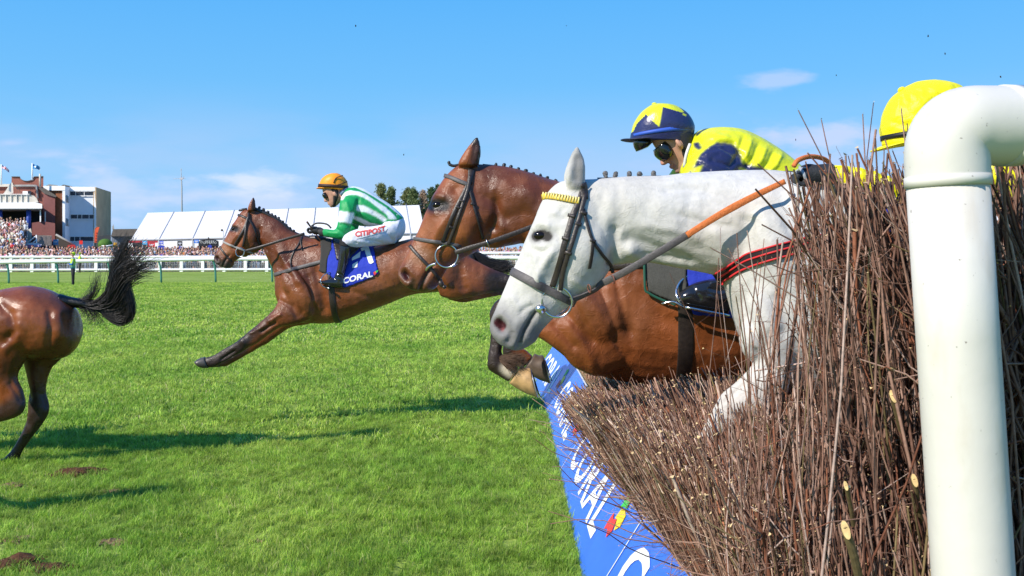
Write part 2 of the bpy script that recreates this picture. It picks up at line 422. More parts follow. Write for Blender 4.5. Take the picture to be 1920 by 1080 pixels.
# ------------------------------------------------------------------ ground and turf
def build_ground():
    m = bpy.data.materials.new('turf_ground'); m.use_nodes = True; nt = m.node_tree; N = nt.nodes; L = nt.links
    b = N['Principled BSDF']; b.inputs['Roughness'].default_value = .9; b.inputs['Specular IOR Level'].default_value = .1
    g = N.new('ShaderNodeNewGeometry')
    def nz(scale, det, s3=(1, 1, 1)):
        mp = N.new('ShaderNodeMapping'); mp.inputs['Scale'].default_value = s3; L.new(g.outputs['Position'], mp.inputs[0])
        n = N.new('ShaderNodeTexNoise'); n.inputs['Scale'].default_value = scale; n.inputs['Detail'].default_value = det; L.new(mp.outputs[0], n.inputs['Vector']); return n.outputs[0]
    r = N.new('ShaderNodeValToRGB'); L.new(nz(.35, 6, (1, .45, 1)), r.inputs[0])
    r.color_ramp.elements[0].position = .32; r.color_ramp.elements[0].color = (.225, .325, .05, 1)
    r.color_ramp.elements[1].position = .68; r.color_ramp.elements[1].color = (.32, .42, .095, 1)
    r2 = N.new('ShaderNodeValToRGB'); L.new(nz(9, 6, (1, .5, 1)), r2.inputs[0])
    r2.color_ramp.elements[0].position = .3; r2.color_ramp.elements[0].color = (.6, .62, .6, 1)
    r2.color_ramp.elements[1].position = .7; r2.color_ramp.elements[1].color = (1.2, 1.15, 1.1, 1)
    mx = N.new('ShaderNodeMix'); mx.data_type = 'RGBA'; mx.blend_type = 'MULTIPLY'; mx.inputs[0].default_value = 1
    L.new(r.outputs[0], mx.inputs[6]); L.new(r2.outputs[0], mx.inputs[7]); L.new(mx.outputs[2], b.inputs['Base Color'])
    bp = N.new('ShaderNodeBump'); bp.inputs['Strength'].default_value = .8; bp.inputs['Distance'].default_value = .05
    L.new(nz(22, 5), bp.inputs['Height']); L.new(bp.outputs[0], b.inputs['Normal'])
    xs = [-2500, -60, 0, 60, 2500]; ys = [-2500, -60, 0, 60, 120, 2500]
    V = [(x, y, 0) for y in ys for x in xs]; nx = len(xs)
    Fs = [[j*nx+i, j*nx+i+1, (j+1)*nx+i+1, (j+1)*nx+i] for j in range(len(ys)-1) for i in range(nx-1)]
    tag(mk('ground', V, Fs, m, smooth=False), 'wide flat racecourse turf reaching to the rails', 'ground', kind='structure')
build_ground()
def grass_mat():
    m = bpy.data.materials.new('grass_blade'); m.use_nodes = True; nt = m.node_tree; N = nt.nodes; L = nt.links
    b = N['Principled BSDF']; b.inputs['Roughness'].default_value = .55; b.inputs['Specular IOR Level'].default_value = .25
    a = N.new('ShaderNodeAttribute'); a.attribute_name = 'Col'
    g = N.new('ShaderNodeNewGeometry'); n = N.new('ShaderNodeTexNoise'); n.inputs['Scale'].default_value = .8; n.inputs['Detail'].default_value = 5
    mp = N.new('ShaderNodeMapping'); mp.inputs['Scale'].default_value = (1, .5, 0); L.new(g.outputs['Position'], mp.inputs[0]); L.new(mp.outputs[0], n.inputs['Vector'])
    r = N.new('ShaderNodeValToRGB'); L.new(n.outputs[0], r.inputs[0])
    e = r.color_ramp.elements; e[0].position = .28; e[0].color = (.58, .75, .5, 1); e[1].position = .72; e[1].color = (1.36, 1.18, 1.2, 1)
    nb = N.new('ShaderNodeTexNoise'); nb.inputs['Scale'].default_value = 7; nb.inputs['Detail'].default_value = 3; L.new(mp.outputs[0], nb.inputs['Vector'])
    rb = N.new('ShaderNodeMapRange'); rb.inputs[1].default_value = .32; rb.inputs[2].default_value = .66; rb.inputs[3].default_value = .68; rb.inputs[4].default_value = 1.3; L.new(nb.outputs[0], rb.inputs[0])
    vs = N.new('ShaderNodeVectorMath'); vs.operation = 'SCALE'; L.new(r.outputs[0], vs.inputs[0]); L.new(rb.outputs[0], vs.inputs['Scale'])
    mx = N.new('ShaderNodeMix'); mx.data_type = 'RGBA'; mx.blend_type = 'MULTIPLY'; mx.inputs[0].default_value = 1
    L.new(a.outputs['Color'], mx.inputs[6]); L.new(vs.outputs[0], mx.inputs[7]); L.new(mx.outputs[2], b.inputs['Base Color'])
    tr = N.new('ShaderNodeBsdfTranslucent'); L.new(mx.outputs[2], tr.inputs[0]); ms = N.new('ShaderNodeMixShader'); ms.inputs[0].default_value = .45
    L.new(b.outputs[0], ms.inputs[1]); L.new(tr.outputs[0], ms.inputs[2]); L.new(ms.outputs[0], N['Material Output'].inputs[0])
    return m
def blades(n, size, hmin, hmax, wid, rng):
    x = rng.uniform(-size/2, size/2, (n, 2)); h = rng.uniform(hmin, hmax, n)*(.7+.6*rng.random(n)**2)
    # tufts
    ph = np.sin(x[:, 0]*31+x[:, 1]*17)*np.sin(x[:, 0]*13-x[:, 1]*29); h *= 1+.5*ph
    az = rng.uniform(0, 2*np.pi, n); az = np.where(rng.random(n) < .35, rng.normal(.4, .7, n), az)
    ln = rng.uniform(.25, 1.1, n)*h; w = wid*rng.uniform(.6, 1.3, n)
    dx, dy = np.cos(az), np.sin(az); sx, sy = -dy, dx
    rot = rng.uniform(-.9, .9, n); sx, sy = sx*np.cos(rot)-dx*np.sin(rot), sy*np.cos(rot)-dy*np.sin(rot)
    def pt(f, zf, wf, s): return np.stack([x[:, 0]+dx*ln*f+sx*w*wf*s, x[:, 1]+dy*ln*f+sy*w*wf*s, h*zf-.004], 1)
    V = np.stack([pt(0, 0, .5, -1), pt(0, 0, .5, 1), pt(.35, .62, .42, 1), pt(.35, .62, .42, -1), pt(1, .95, .05, 0)], 1).reshape(-1, 3)
    i = np.arange(n)[:, None]*5
    Fs = np.concatenate([i+np.array([[0, 1, 2]]), i+np.array([[0, 2, 3]]), i+np.array([[3, 2, 4]])])
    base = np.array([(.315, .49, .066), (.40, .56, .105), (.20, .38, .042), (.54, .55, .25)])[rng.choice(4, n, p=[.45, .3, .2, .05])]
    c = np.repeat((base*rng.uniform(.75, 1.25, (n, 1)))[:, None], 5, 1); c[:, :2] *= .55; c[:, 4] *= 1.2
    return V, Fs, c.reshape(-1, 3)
def build_grass():
    gm = grass_mat(); protos = bpy.data.collections.new('grass_patches')
    spec = [(2900, .5, .020, .050, .0030)]*3+[(520, .5, .025, .055, .0085)]*2+[(420, 1.0, .03, .06, .022)]
    for k, s in enumerate(spec):
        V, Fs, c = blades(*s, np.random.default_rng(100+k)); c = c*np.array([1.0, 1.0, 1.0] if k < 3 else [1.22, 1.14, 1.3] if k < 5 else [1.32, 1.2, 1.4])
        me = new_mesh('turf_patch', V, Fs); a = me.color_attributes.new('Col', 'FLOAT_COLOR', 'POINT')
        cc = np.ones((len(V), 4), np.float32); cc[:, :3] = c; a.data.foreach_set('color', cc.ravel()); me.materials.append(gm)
        protos.objects.link(bpy.data.objects.new('turf_patch_%02d' % k, me))
    P, ix = [], []
    rg = np.random.default_rng(5)
    def zone(y0, y1, st, ids, left):
        for y in np.arange(y0, y1, st):
            xl = -(y*.56+left); xr = 1.15 if y < 26 else y*.3
            for x in np.arange(xl, xr, st): P.append((x, y, 0)); ix.append(rg.choice(ids))
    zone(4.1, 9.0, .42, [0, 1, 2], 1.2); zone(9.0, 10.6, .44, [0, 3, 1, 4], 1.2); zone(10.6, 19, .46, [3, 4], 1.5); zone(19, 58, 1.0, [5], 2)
    P = np.array(P); P[:, :2] += rg.uniform(-.08, .08, (len(P), 2))
    me = bpy.data.meshes.new('grass'); me.vertices.add(len(P)); me.vertices.foreach_set('co', P.astype(np.float32).ravel())
    a = me.attributes.new('idx', 'INT', 'POINT'); a.data.foreach_set('value', np.array(ix, np.int32))
    a = me.attributes.new('rz', 'FLOAT', 'POINT'); a.data.foreach_set('value', (rg.integers(0, 4, len(P))*1.5708+rg.normal(0, .25, len(P))).astype(np.float32))
    a = me.attributes.new('sc', 'FLOAT', 'POINT'); a.data.foreach_set('value', rg.uniform(.85, 1.25, len(P)).astype(np.float32))
    me.materials.append(gm)
    ob = bpy.data.objects.new('grass', me); COL.objects.link(ob)
    ng = bpy.data.node_groups.new('scatter_turf', 'GeometryNodeTree')
    ng.interface.new_socket('Geometry', in_out='INPUT', socket_type='NodeSocketGeometry'); ng.interface.new_socket('Geometry', in_out='OUTPUT', socket_type='NodeSocketGeometry')
    N = ng.nodes; L = ng.links; gi = N.new('NodeGroupInput'); go = N.new('NodeGroupOutput')
    ci = N.new('GeometryNodeCollectionInfo'); ci.inputs['Collection'].default_value = protos; ci.inputs['Separate Children'].default_value = True; ci.inputs['Reset Children'].default_value = True
    ip = N.new('GeometryNodeInstanceOnPoints'); ip.inputs['Pick Instance'].default_value = True
    def att(nm, ty):
        n = N.new('GeometryNodeInputNamedAttribute'); n.data_type = ty; n.inputs['Name'].default_value = nm; return [s for s in n.outputs if s.enabled and s.name == 'Attribute'][0]
    cx = N.new('ShaderNodeCombineXYZ'); L.new(att('rz', 'FLOAT'), cx.inputs[2])
    er = N.new('FunctionNodeEulerToRotation'); L.new(cx.outputs[0], er.inputs[0])
    cs = N.new('ShaderNodeCombineXYZ'); cs.inputs[0].default_value = 1; cs.inputs[1].default_value = 1; L.new(att('sc', 'FLOAT'), cs.inputs[2])
    L.new(gi.outputs[0], ip.inputs['Points']); L.new(ci.outputs[0], ip.inputs['Instance']); L.new(att('idx', 'INT'), ip.inputs['Instance Index'])
    L.new(er.outputs[0], ip.inputs['Rotation']); L.new(cs.outputs[0], ip.inputs['Scale']); L.new(ip.outputs[0], go.inputs[0])
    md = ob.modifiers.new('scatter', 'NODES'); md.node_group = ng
    tag(ob, 'short green turf growing over the whole track', 'grass', kind='stuff')
build_grass()
def build_soil():
    """lumps of earth kicked out of the turf, low left"""
    soil = principled('soil', (.085, .04, .022), .95, .1, noise_scale=60, noise_amt=.45, bump=.8, bump_scale=70)
    dry = principled('dry_soil', (.20, .135, .075), .95, .1, noise_scale=60, noise_amt=.4, bump=.8, bump_scale=70)
    rg = np.random.default_rng(3)
    def heap(px, py, w, d, hgt, n, m, label):
        Y = gz(py); c = W(px, py, Y); c[2] = 0; e = ellipsoid(CX, CY, 1, F*w*.7, F*.010, d*.7, nu=20, nv=8); parts = [(e[0]-W(CX, CY, 1)+c, e[1])]
        for _ in range(n):
            a = rg.uniform(0, 6.28); r = rg.random()**.8*1.3
            q = c+np.array([math.cos(a)*r*w, math.sin(a)*r*d, 0]); s = hgt*rg.uniform(.3, 1)*(1.15-r*.8)
            bm = bmesh.new(); bmesh.ops.create_icosphere(bm, subdivisions=1, radius=1)
            V = np.array([v.co[:] for v in bm.verts]); Fs = [[v.index for v in f.verts] for f in bm.faces]; bm.free()
            V = V*(1+rg.uniform(-.3, .3, (len(V), 1)))*np.array([s*rg.uniform(.8, 1.6), s*rg.uniform(.8, 1.6), s*.6])+q+np.array([0, 0, s*.25])
            parts.append((V, Fs))
        V, Fs = cat_arrays(parts)
        tag(mk('soil_clod', V, Fs, m, origin=c, smooth=False), label, 'soil clod', 'clods of earth kicked out of the turf')
    heap(152, 888, .22, .17, .065, 120, soil, 'dark heap of loose earth just behind the left horse, under its shadow')
    heap(35, 1058, .12, .13, .06, 50, soil, 'dark crumbly earth clod at the bottom left corner of the turf')
    heap(100, 1066, .15, .09, .042, 50, soil, 'wide reddish earth clod beside the corner clod at the bottom edge')
    heap(210, 1018, .13, .08, .032, 45, dry, 'flat pale dry scrape of earth in the lower left turf')
    heap(40, 1012, .15, .09, .030, 50, dry, 'pale scrape of earth under the second long shadow at lower left')
    heap(18, 912, .16, .10, .034, 45, dry, 'low brown scrape of earth below the hind hoof of the left horse')
    heap(215, 922, .14, .06, .028, 40, dry, 'thin brown earth scuff between the two shadows at left')
    heap(482, 1015, .06, .035, .026, 20, dry, 'small brown bare spot alone in the open turf')
build_soil()
# ------------------------------------------------------------------ far side: rails, crowd, buildings, marquee, trees
def pq(x, y, Y): return W(x, y, Y)
def pbox(x0, y0, x1, y1, Y, dep, yb=None):
    a = W(x0, y0, Y); b = W(x1, y1, Y); z0 = b[2] if yb is None else yb; k = (a[0]+b[0])/2/Y
    return thicken(np.array([[a[0], Y, z0], [b[0], Y, z0], [b[0], Y, a[2]], [a[0], Y, a[2]]]), [[0, 1, 2, 3]], np.array([k*dep, dep, 0]))
def prism(pts, Y, dep):
    """picture outline at depth Y, pushed back by dep"""
    A = np.array([W(x, y, Y) for x, y in pts]); k = A[:, 0].mean()/Y; return thicken(A, [list(range(len(pts)))], np.array([k*dep, dep, 0.]))
MW = principled('white_paint', (.88, .87, .85), .5, .3)
def brickmat(name, c1, c2, sc):
    m = bpy.data.materials.new(name); m.use_nodes = True; nt = m.node_tree; N = nt.nodes; L = nt.links; b = N['Principled BSDF']; b.inputs['Roughness'].default_value = .85
    g = N.new('ShaderNodeTexCoord'); br = N.new('ShaderNodeTexBrick'); br.inputs['Color1'].default_value = (*c1, 1); br.inputs['Color2'].default_value = (*c2, 1); br.inputs['Mortar'].default_value = (*[x*.8 for x in c1], 1)
    br.inputs['Scale'].default_value = sc; br.inputs['Mortar Size'].default_value = .012
    mp = N.new('ShaderNodeMapping'); mp.inputs['Rotation'].default_value = (math.radians(90), 0, 0); L.new(g.outputs['Object'], mp.inputs[0]); L.new(mp.outputs[0], br.inputs[0])
    nz = N.new('ShaderNodeTexNoise'); nz.inputs['Scale'].default_value = .6; nz.inputs['Detail'].default_value = 6; L.new(g.outputs['Object'], nz.inputs[0])
    mr = N.new('ShaderNodeMapRange'); mr.inputs[3].default_value = .75; mr.inputs[4].default_value = 1.25; L.new(nz.outputs[0], mr.inputs[0])
    mx = N.new('ShaderNodeMix'); mx.data_type = 'RGBA'; mx.blend_type = 'MULTIPLY'; mx.inputs[0].default_value = 1; L.new(br.outputs[0], mx.inputs[6])
    cb = N.new('ShaderNodeCombineColor'); [L.new(mr.outputs[0], cb.inputs[i]) for i in range(3)]; L.new(cb.outputs[0], mx.inputs[7]); L.new(mx.outputs[2], b.inputs['Base Color'])
    return m
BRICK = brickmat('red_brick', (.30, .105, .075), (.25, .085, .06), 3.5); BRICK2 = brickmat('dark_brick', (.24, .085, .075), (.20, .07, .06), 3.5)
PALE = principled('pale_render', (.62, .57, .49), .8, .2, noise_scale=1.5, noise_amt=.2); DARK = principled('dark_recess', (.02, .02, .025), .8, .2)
GLASS = principled('window_glass', (.03, .04, .055), .12, .6); BLUEP = principled('blue_column', (.03, .07, .34), .5, .3)
CONC = principled('concrete', (.32, .31, .29), .85, .2, noise_scale=1, noise_amt=.2); WOOD = principled('brown_cladding', (.26, .095, .045), .7, .25, noise_scale=3, noise_amt=.2)
BROWNR = principled('brown_render', (.42, .31, .19), .85, .2, noise_scale=.7, noise_amt=.14); SLATE = principled('slate', (.12, .105, .09), .8, .2, noise_scale=2, noise_amt=.2)
WBLD = principled('white_cladding', (.74, .76, .80), .6, .3, noise_scale=.8, noise_amt=.05)
def chimney_part(root, *a): pass
def build_bank():
    cm = principled('viewing_bank', (.20, .19, .17), .9, .1, noise_scale=1, noise_amt=.2)
    P = [(-75, 87.8, .004), (70, 103.8, .004), (-75, 97.3, .62), (70, 113.3, .62), (-75, 150, .8), (70, 150, .8)]
    V, Fs = np.array(P), [[0, 1, 3, 2], [2, 3, 5, 4]]
    tag(mk('viewing_bank', V, Fs, cm, smooth=False), 'low sloping bank behind the white crowd rail', 'bank', kind='structure')
build_bank()
def build_grandstand():
    Y = 120.6; r = empty('brick_grandstand', W(50, 475, Y)*np.array([1, 1, 0]), 'red brick grandstand with a scooped parapet, pale balcony and blue columns', 'grandstand')
    sc = [(21.7, 331.7)]+[(37.5+i*0, 331.9) for i in range(1)]+[(37.5+12.6*(1-math.cos(t)), 332.3+7.7*math.sin(t)) for t in np.linspace(.15, math.pi-.15, 12)]+[(64, 331.7), (81.3, 331.2), (81.3, 470), (21.7, 470)]
    mk('tower', *prism(sc, Y, 7), BRICK, r, smooth=False)
    cop = [(x, y-1.1) for x, y in sc[:-2]]+[(x, y) for x, y in sc[:-2]][::-1]; mk('coping', *prism(cop, Y-.15, 7.3), SLATE, r, smooth=False)
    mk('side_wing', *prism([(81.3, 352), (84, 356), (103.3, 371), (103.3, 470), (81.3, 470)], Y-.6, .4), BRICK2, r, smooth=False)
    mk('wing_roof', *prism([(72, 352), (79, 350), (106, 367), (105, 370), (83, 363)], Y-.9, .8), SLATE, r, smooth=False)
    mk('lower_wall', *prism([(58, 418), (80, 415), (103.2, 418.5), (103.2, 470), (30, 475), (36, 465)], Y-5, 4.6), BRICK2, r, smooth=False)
    mk('stair_wall', *prism([(31, 473), (36, 452), (49, 432), (58, 428), (60, 440), (52, 475)], Y-9, .6), PALE, r, smooth=False)
    mk('wall_slit', *pbox(83.8, 397, 86, 416, Y-.75, .1), MW, r, smooth=False)
    mk('left_block', *pbox(-60, 346, 21.7, 470, Y+1, 8), BRICK, r, smooth=False); mk('left_roof', *pbox(-60, 345, 22, 350, Y+.6, 8), PALE, r, smooth=False)
    mk('balcony_slab', *prism([(-60, 380), (66, 379.5), (79, 382.5), (79, 391), (-60, 391)], Y-6, 5.9), MW, r, smooth=False)
    mk('canopy_soffit', *pbox(-60, 391.2, 78, 393, Y-5.8, 5.7), CONC, r, smooth=False)
    mk('balcony_wall', *prism([(-60, 364.5), (55, 365), (64, 367), (69, 372), (72, 379.4), (-60, 379.8)], Y-5.8, .4), PALE, r, smooth=False)
    rl = mk('balcony_railing', *cat_arrays([pbox(x, 364, x+.8, 380, Y-5.95, .1) for x in range(0, 60, 10)]+[pbox(-60, 363.6, 55, 364.5, Y-6, .12)]), MW, r, smooth=False)
    mk('stair_flank', *prism([(6, 364), (21, 342), (24, 343), (25, 362), (14, 364)], Y-2, .6), PALE, r, smooth=False)
    mk('stair_rail', *cat_arrays([prism([(24, 343), (42, 362), (42, 363), (24, 344)], Y-1.9, .1)]+[pbox(x, 343+(x-24)*1.05, x+.6, 364, Y-1.9, .1) for x in range(24, 42, 3)]), SLATE, r, smooth=False)
    mk('door', *pbox(42.5, 358.5, 52, 366, Y-.25, .2), MW, r, smooth=False); mk('window', *pbox(52.5, 358, 58.5, 366.5, Y-.3, .2), GLASS, r, smooth=False)
    mk('drainpipe', *tube([W(26, 348.5, Y-.2), W(64, 348.5, Y-.2), W(69, 352, Y-.2), W(71, 372, Y-.2)], .14, 6, 3), CONC, r)
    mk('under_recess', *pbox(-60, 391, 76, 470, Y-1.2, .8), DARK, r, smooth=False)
    for x in (-21, 0, 53.7): mk('column', *tube([W(x, 391, Y-5), W(x, 440, Y-5)], .26, 10, 1), BLUEP, r)
    mk('white_post', *pbox(74.5, 392, 76.8, 416, Y-5.3, .3), MW, r, smooth=False)
    st = [(-75, 100, .8), (-48.8, 100, .8), (-75, 114.4, 5.2), (-55.6, 114.4, 5.2)]
    mk('terrace', *thicken(np.array(st), [[0, 1, 3, 2]], np.array([0, 0, -.6])), CONC, r, smooth=False)
build_grandstand()
def build_flag(px, top, base, Y, kind, label):
    r = empty('flagpole', W(px, base, Y), label, 'flag')
    mk('pole', *tube([W(px, base, Y), W(px, top, Y)], [.10, .07], 8, 1), MW, r)
    n = 14; s = kind; P = []
    for i in range(n+1):
        t = i/n
        for j in range(9):
            u = j/8; x = px+.6+t*s['w']; y = top+1+s['drop']*t**1.3+u*s['h']*(1-.35*t)+math.sin(t*7+u)*.5
            P.append(W(x, y, Y+math.sin(t*8+u*2)*.25))
    Fs = [[i*9+j, (i+1)*9+j, (i+1)*9+j+1, i*9+j+1] for i in range(n) for j in range(8)]
    C = []
    for i in range(n+1):
        for j in range(9): C.append(s['col'](i/n, j/8))
    V2, F2 = thicken(np.array(P), Fs, np.array([0, .03, 0])); mk('flag', V2, F2, principled('flag_cloth_'+s['nm'], (1, 1, 1), .7, .2, vc=True), r, np.array(C+C))
def union(t, u):
    if abs(u-.5) < .09 or abs(t-.45) < .07: return (.6, .05, .08)
    if abs(u-.5) < .2 or abs(t-.45) < .14: return (.75, .7, .74)
    d = abs(abs(u-.5)-abs(t-.45)*1.0); return (.7, .6, .68) if d < .10 else (.10, .08, .28)
build_flag(2.5, 308, 347, 118, dict(w=14, drop=10, h=7, nm='union', col=union), 'white flagpole flying a red, white and blue flag at the left edge')
build_flag(60.5, 306, 338, 119, dict(w=14, drop=6, h=9, nm='blue', col=lambda t, u: (.7, .75, .78) if abs(t-.35) < .13 and abs(u-.45) < .2 or t > .88 else (.04, .24, .52)), 'white flagpole flying a blue flag with a pale emblem above the brick parapet')
o = mk('parapet_post', *tube([W(75, 350, 115.5), W(75, 326, 115.5)], .12, 6, 1), PALE, None, origin=W(75, 350, 115.5)); tag(o, 'short bare pale pole fixed to the brick tower beside the blue flag', 'pole')
def build_white_block():
    Y = 125; r = empty('white_block', W(150, 475, Y)*np.array([1, 1, 0]), 'boxy white and brown three storey block with ribbon windows', 'building')
    mk('facade', *pbox(129, 351, 180, 470, Y, 8, yb=0), WBLD, r, smooth=False)
    Yf = 120.5; q0 = W(121.8, 349.5, Yf); q1 = W(131.2, 351, Y+.05); fl = np.array([1, 1, 0])
    mk('return_wall', *thicken(np.array([q0, q1, q1*fl, q0*fl]), [[0, 1, 2, 3]], np.array([-.5, .2, 0])), WBLD, r, smooth=False)
    A = [W(180.3, 351, Y-.3), np.array([-53.9, 133.8, 9.95]), np.array([-53.9, 133.8, 0]), W(180.05, 475, Y)*fl]
    mk('side_wall', *thicken(np.array(A), [[0, 1, 2, 3]], np.array([-.4, .1, 0])), BROWNR, r, smooth=False)
    mk('parapet', *pbox(81, 348.5, 122, 357, Yf-.2, 4), MW, r, smooth=False); mk('parapet', *prism([(131, 350), (180.4, 350.6), (180.4, 358), (131, 358)], Y-.25, .3), MW, r, smooth=False)
    mk('cladding', *pbox(86, 357.2, 117, 470, Yf+.1, 4), WOOD, r, smooth=False); mk('pilaster', *pbox(117, 357.2, 122, 446, Yf-.15, .7), MW, r, smooth=False); mk('pilaster', *pbox(176.5, 358.2, 180.2, 446, Y-.22, .3), MW, r, smooth=False)
    mk('roof_plant', *prism([(84, 349), (92, 345.5), (106, 347), (112, 349)], Y+4, 2), CONC, r, smooth=False); mk('roof_plant', *prism([(113, 349), (119, 346), (140, 350.5)], Y+3, 2), SLATE, r, smooth=False)
    def win(x0, y0, x1, y1, bars):
        w = mk('window', *pbox(x0, y0, x1, y1, Y-.06, .2), GLASS, r, smooth=False)
        mk('frame', *cat_arrays([pbox(x-.5, y0, x+.5, y1, Y-.14, .06) for x in bars]+[pbox(x0-.6, y1, x1+.6, y1+1.0, Y-.2, .1), pbox(x0-.6, y0-.8, x1+.6, y0, Y-.2, .1)]), MW, w, smooth=False)
    win(132, 359.5, 175, 366.5, (142, 158)); win(133, 402.5, 176, 410, (145.5, 153.5, 167)); win(132, 444, 176, 452, (140, 150))
    for y0, y1 in ((367, 380), (410, 424)):
        def rw(t, y): p = q0*(1-t)+q1*t; return np.array([p[0], p[1], W(126, y, 122.7)[2]])
        nr = np.array([.06, -.03, 0]); w = mk('window', np.array([rw(.15, y0)+nr, rw(.75, y0)+nr, rw(.75, y1)+nr, rw(.15, y1)+nr]), [[0, 1, 2, 3]], GLASS, r, smooth=False)
        mk('frame', *tube([rw(.45, y0)+nr*2, rw(.45, y1)+nr*2], .05, 4, 1), MW, w)
    Y = Yf
    mk('wall_lamp', *ellipsoid(107, 425, Y+.3, 1.8, 1.8, .15), MW, r)
build_white_block()
def build_house():
    Y = 150; r = empty('slate_house', W(228, 475, Y)*np.array([1, 1, 0]), 'low house with a brown slate roof and chimney between the white block and the marquee', 'house')
    mk('wall', *pbox(209, 442, 262, 470, Y+1, 8, yb=0), principled('house_wall', (.16, .19, .24), .8, .2), r, smooth=False)
    rf = mk('roof', *prism([(208, 443), (212, 429.5), (258, 429), (264, 443)], Y, 10), SLATE, r, smooth=False)
    mk('chimney', *cat_arrays([pbox(210.5, 424, 214, 431, Y+3, 1.2), pbox(211.5, 421, 213, 424, Y+3.3, .6)]), CONC, rf, smooth=False)
build_house()
def build_mast():
    Y = 160; r = empty('radio_mast', W(341.5, 475, Y)*np.array([1, 1, 0]), 'tall thin grey radio mast rising behind the marquee', 'mast')
    mk('pole', *tube([W(342, 475, Y)*np.array([1, 1, 0]), W(340.8, 350, Y), W(340, 332, Y), W(339.7, 315, Y)], [.16, .11, .07, .03], 8, 1), principled('mast_grey', (.42, .42, .42), .6, .3), r)
    mk('antenna', *cat_arrays([tube([W(325, 335.5, Y), W(347, 334.5, Y)], .04, 5, 1), pbox(337.5, 333, 343, 337, Y-.1, .3), tube([W(340, 334, Y), W(339.7, 318, Y)], .05, 5, 1), tube([W(338, 318.5, Y), W(341.5, 318.5, Y)], .03, 5, 1), tube([W(344, 335, Y), W(344.5, 331, Y)], .05, 5, 1)]), principled('antenna_grey', (.5, .48, .5), .6, .3), r, smooth=False)
build_mast()
def build_marquee():
    r = empty('marquee', W(520, 475, 115)*np.array([1, 1, 0]), 'long white marquee with a pitched panelled roof behind the crowd', 'marquee')
    pv = principled('marquee_pvc', (.64, .64, .65), .5, .3, noise_scale=.5, noise_amt=.03); sm = principled('marquee_seam', (.42, .43, .45), .6, .3)
    E0, E1, R0, R1 = W(245, 450.5, 122), W(797, 438, 103), W(277, 399, 129), W(786, 384.5, 110)
    B0 = E0+2*(R0-E0)*np.array([1, 1, 0]); B1 = E1+2*(R1-E1)*np.array([1, 1, 0]); dz = np.array([0, 0, -.05]); fl = np.array([1, 1, 0])
    mk('roof', np.array([E0, E1, R1, R0, B0, B1]), [[0, 1, 2, 3], [3, 2, 5, 4]], pv, r, smooth=False)
    ins = np.array([0, .12, -.02])
    mk('wall', np.array([E0+ins, E1+ins, (E1+ins)*fl, (E0+ins)*fl, B0-ins, B1-ins, (B1-ins)*fl, (B0-ins)*fl]), [[0, 1, 2, 3], [4, 5, 6, 7], [0, 3, 7, 4], [1, 5, 6, 2]], pv, r, smooth=False)
    mk('gable', np.array([E0+ins*.5, R0+np.array([.05, 0, -.05]), B0]), [[0, 1, 2]], pv, r, smooth=False); mk('gable', np.array([E1+ins*.5, R1+np.array([-.05, 0, -.05]), B1]), [[0, 2, 1]], pv, r, smooth=False)
    def on(t, u): return (E0*(1-t)+E1*t)*(1-u)+(R0*(1-t)+R1*t)*u
    nrm = np.cross(E1-E0, R0-E0); nrm /= np.linalg.norm(nrm); nrm *= np.sign(nrm[2])
    # panel seams where the picture shows them (eave px, ridge px)
    a = np.linspace(0, 1, 401); ex = np.array([CX+on(t, 0)[0]*F/on(t, 0)[1] for t in a])
    for exx in (298, 361, 420, 478, 530, 585, 633, 684, 730, 770):
        t = np.interp(exx, ex, a); P = [on(t, u)+nrm*.03 for u in np.linspace(-.01, 1, 6)]
        mk('roof_seam', *tube(P, .075, 6, 1), sm, r)
        p0 = on(t, 0)+np.array([0, -.06, -.05]); mk('leg_pole', *tube([p0, p0*fl], .07, 6, 1), sm, r)
    mk('eave_gutter', *tube([E0+nrm*.02, E1+nrm*.02], .09, 6, 1), sm, r)
    for t in (.12, .2, .30, .36, .46, .52):
        p = on(t, 0)+np.array([0, -.02, -1.05]); q = on(t+.055, 0)+np.array([0, -.02, -1.05])
        mk('opening', np.array([p, q, q*fl, p*fl]), [[0, 1, 2, 3]], DARK, r, smooth=False)
build_marquee()
# --- stalls and signs between the buildings and the crowd
def sign(x0, y0, x1, y1, Y, col, label, cat='sign', mark=None, name='stall_sign'):
    r = empty(name, W((x0+x1)/2, 475, Y)*np.array([1, 1, 0]), label, cat)
    b = mk('panel', *pbox(x0, y0, x1, y1, Y, .12), principled(name+'_paint', col, .5, .3), r, smooth=False)
    for x in (x0+.5, x1-.5): mk('post', *tube([W(x, y1, Y+.05), W(x, y1, Y+.05)*np.array([1, 1, 0])], .04, 5, 1), CONC, r)
    if mark:
        yy = (y0+y1)/2; mk('marking', *cat_arrays([pbox(x0+(x1-x0)*.16, yy-1.3, x1-(x1-x0)*.16, yy-.1, Y-.03, .02), pbox(x0+(x1-x0)*.24, yy+.7, x1-(x1-x0)*.28, yy+1.5, Y-.03, .02)]), principled('sign_marking', mark, .6, .2), b, smooth=False)
WH = (.8, .8, .82)
sign(267, 451.5, 276, 458.5, 110, (.06, .42, .75), 'light blue square sign at the left end of the marquee', mark=WH)
sign(277.5, 455, 290.5, 463, 109.5, (.70, .04, .05), 'red sign with pale lettering right of the light blue square one', mark=WH)
sign(299, 451.5, 306.5, 458, 110, (.08, .12, .62), 'dark blue sign with white bars under the marquee eave', mark=WH)
sign(332.5, 452, 342, 461, 109, (.015, .018, .022), 'black rectangular sign with white bars under the second marquee panel', mark=WH)
sign(363.5, 449.5, 373, 456, 109, (.04, .20, .66), 'mid blue sign left of the black arched sign', mark=WH)
sign(148.5, 451, 155, 458, 112, (.75, .03, .02), 'small red square sign below the white block')
sign(99.5, 449, 109.5, 459, 111, (.16, .38, .62), 'pale blue board with a pointed top beside the striped trailer', mark=WH)
o = None
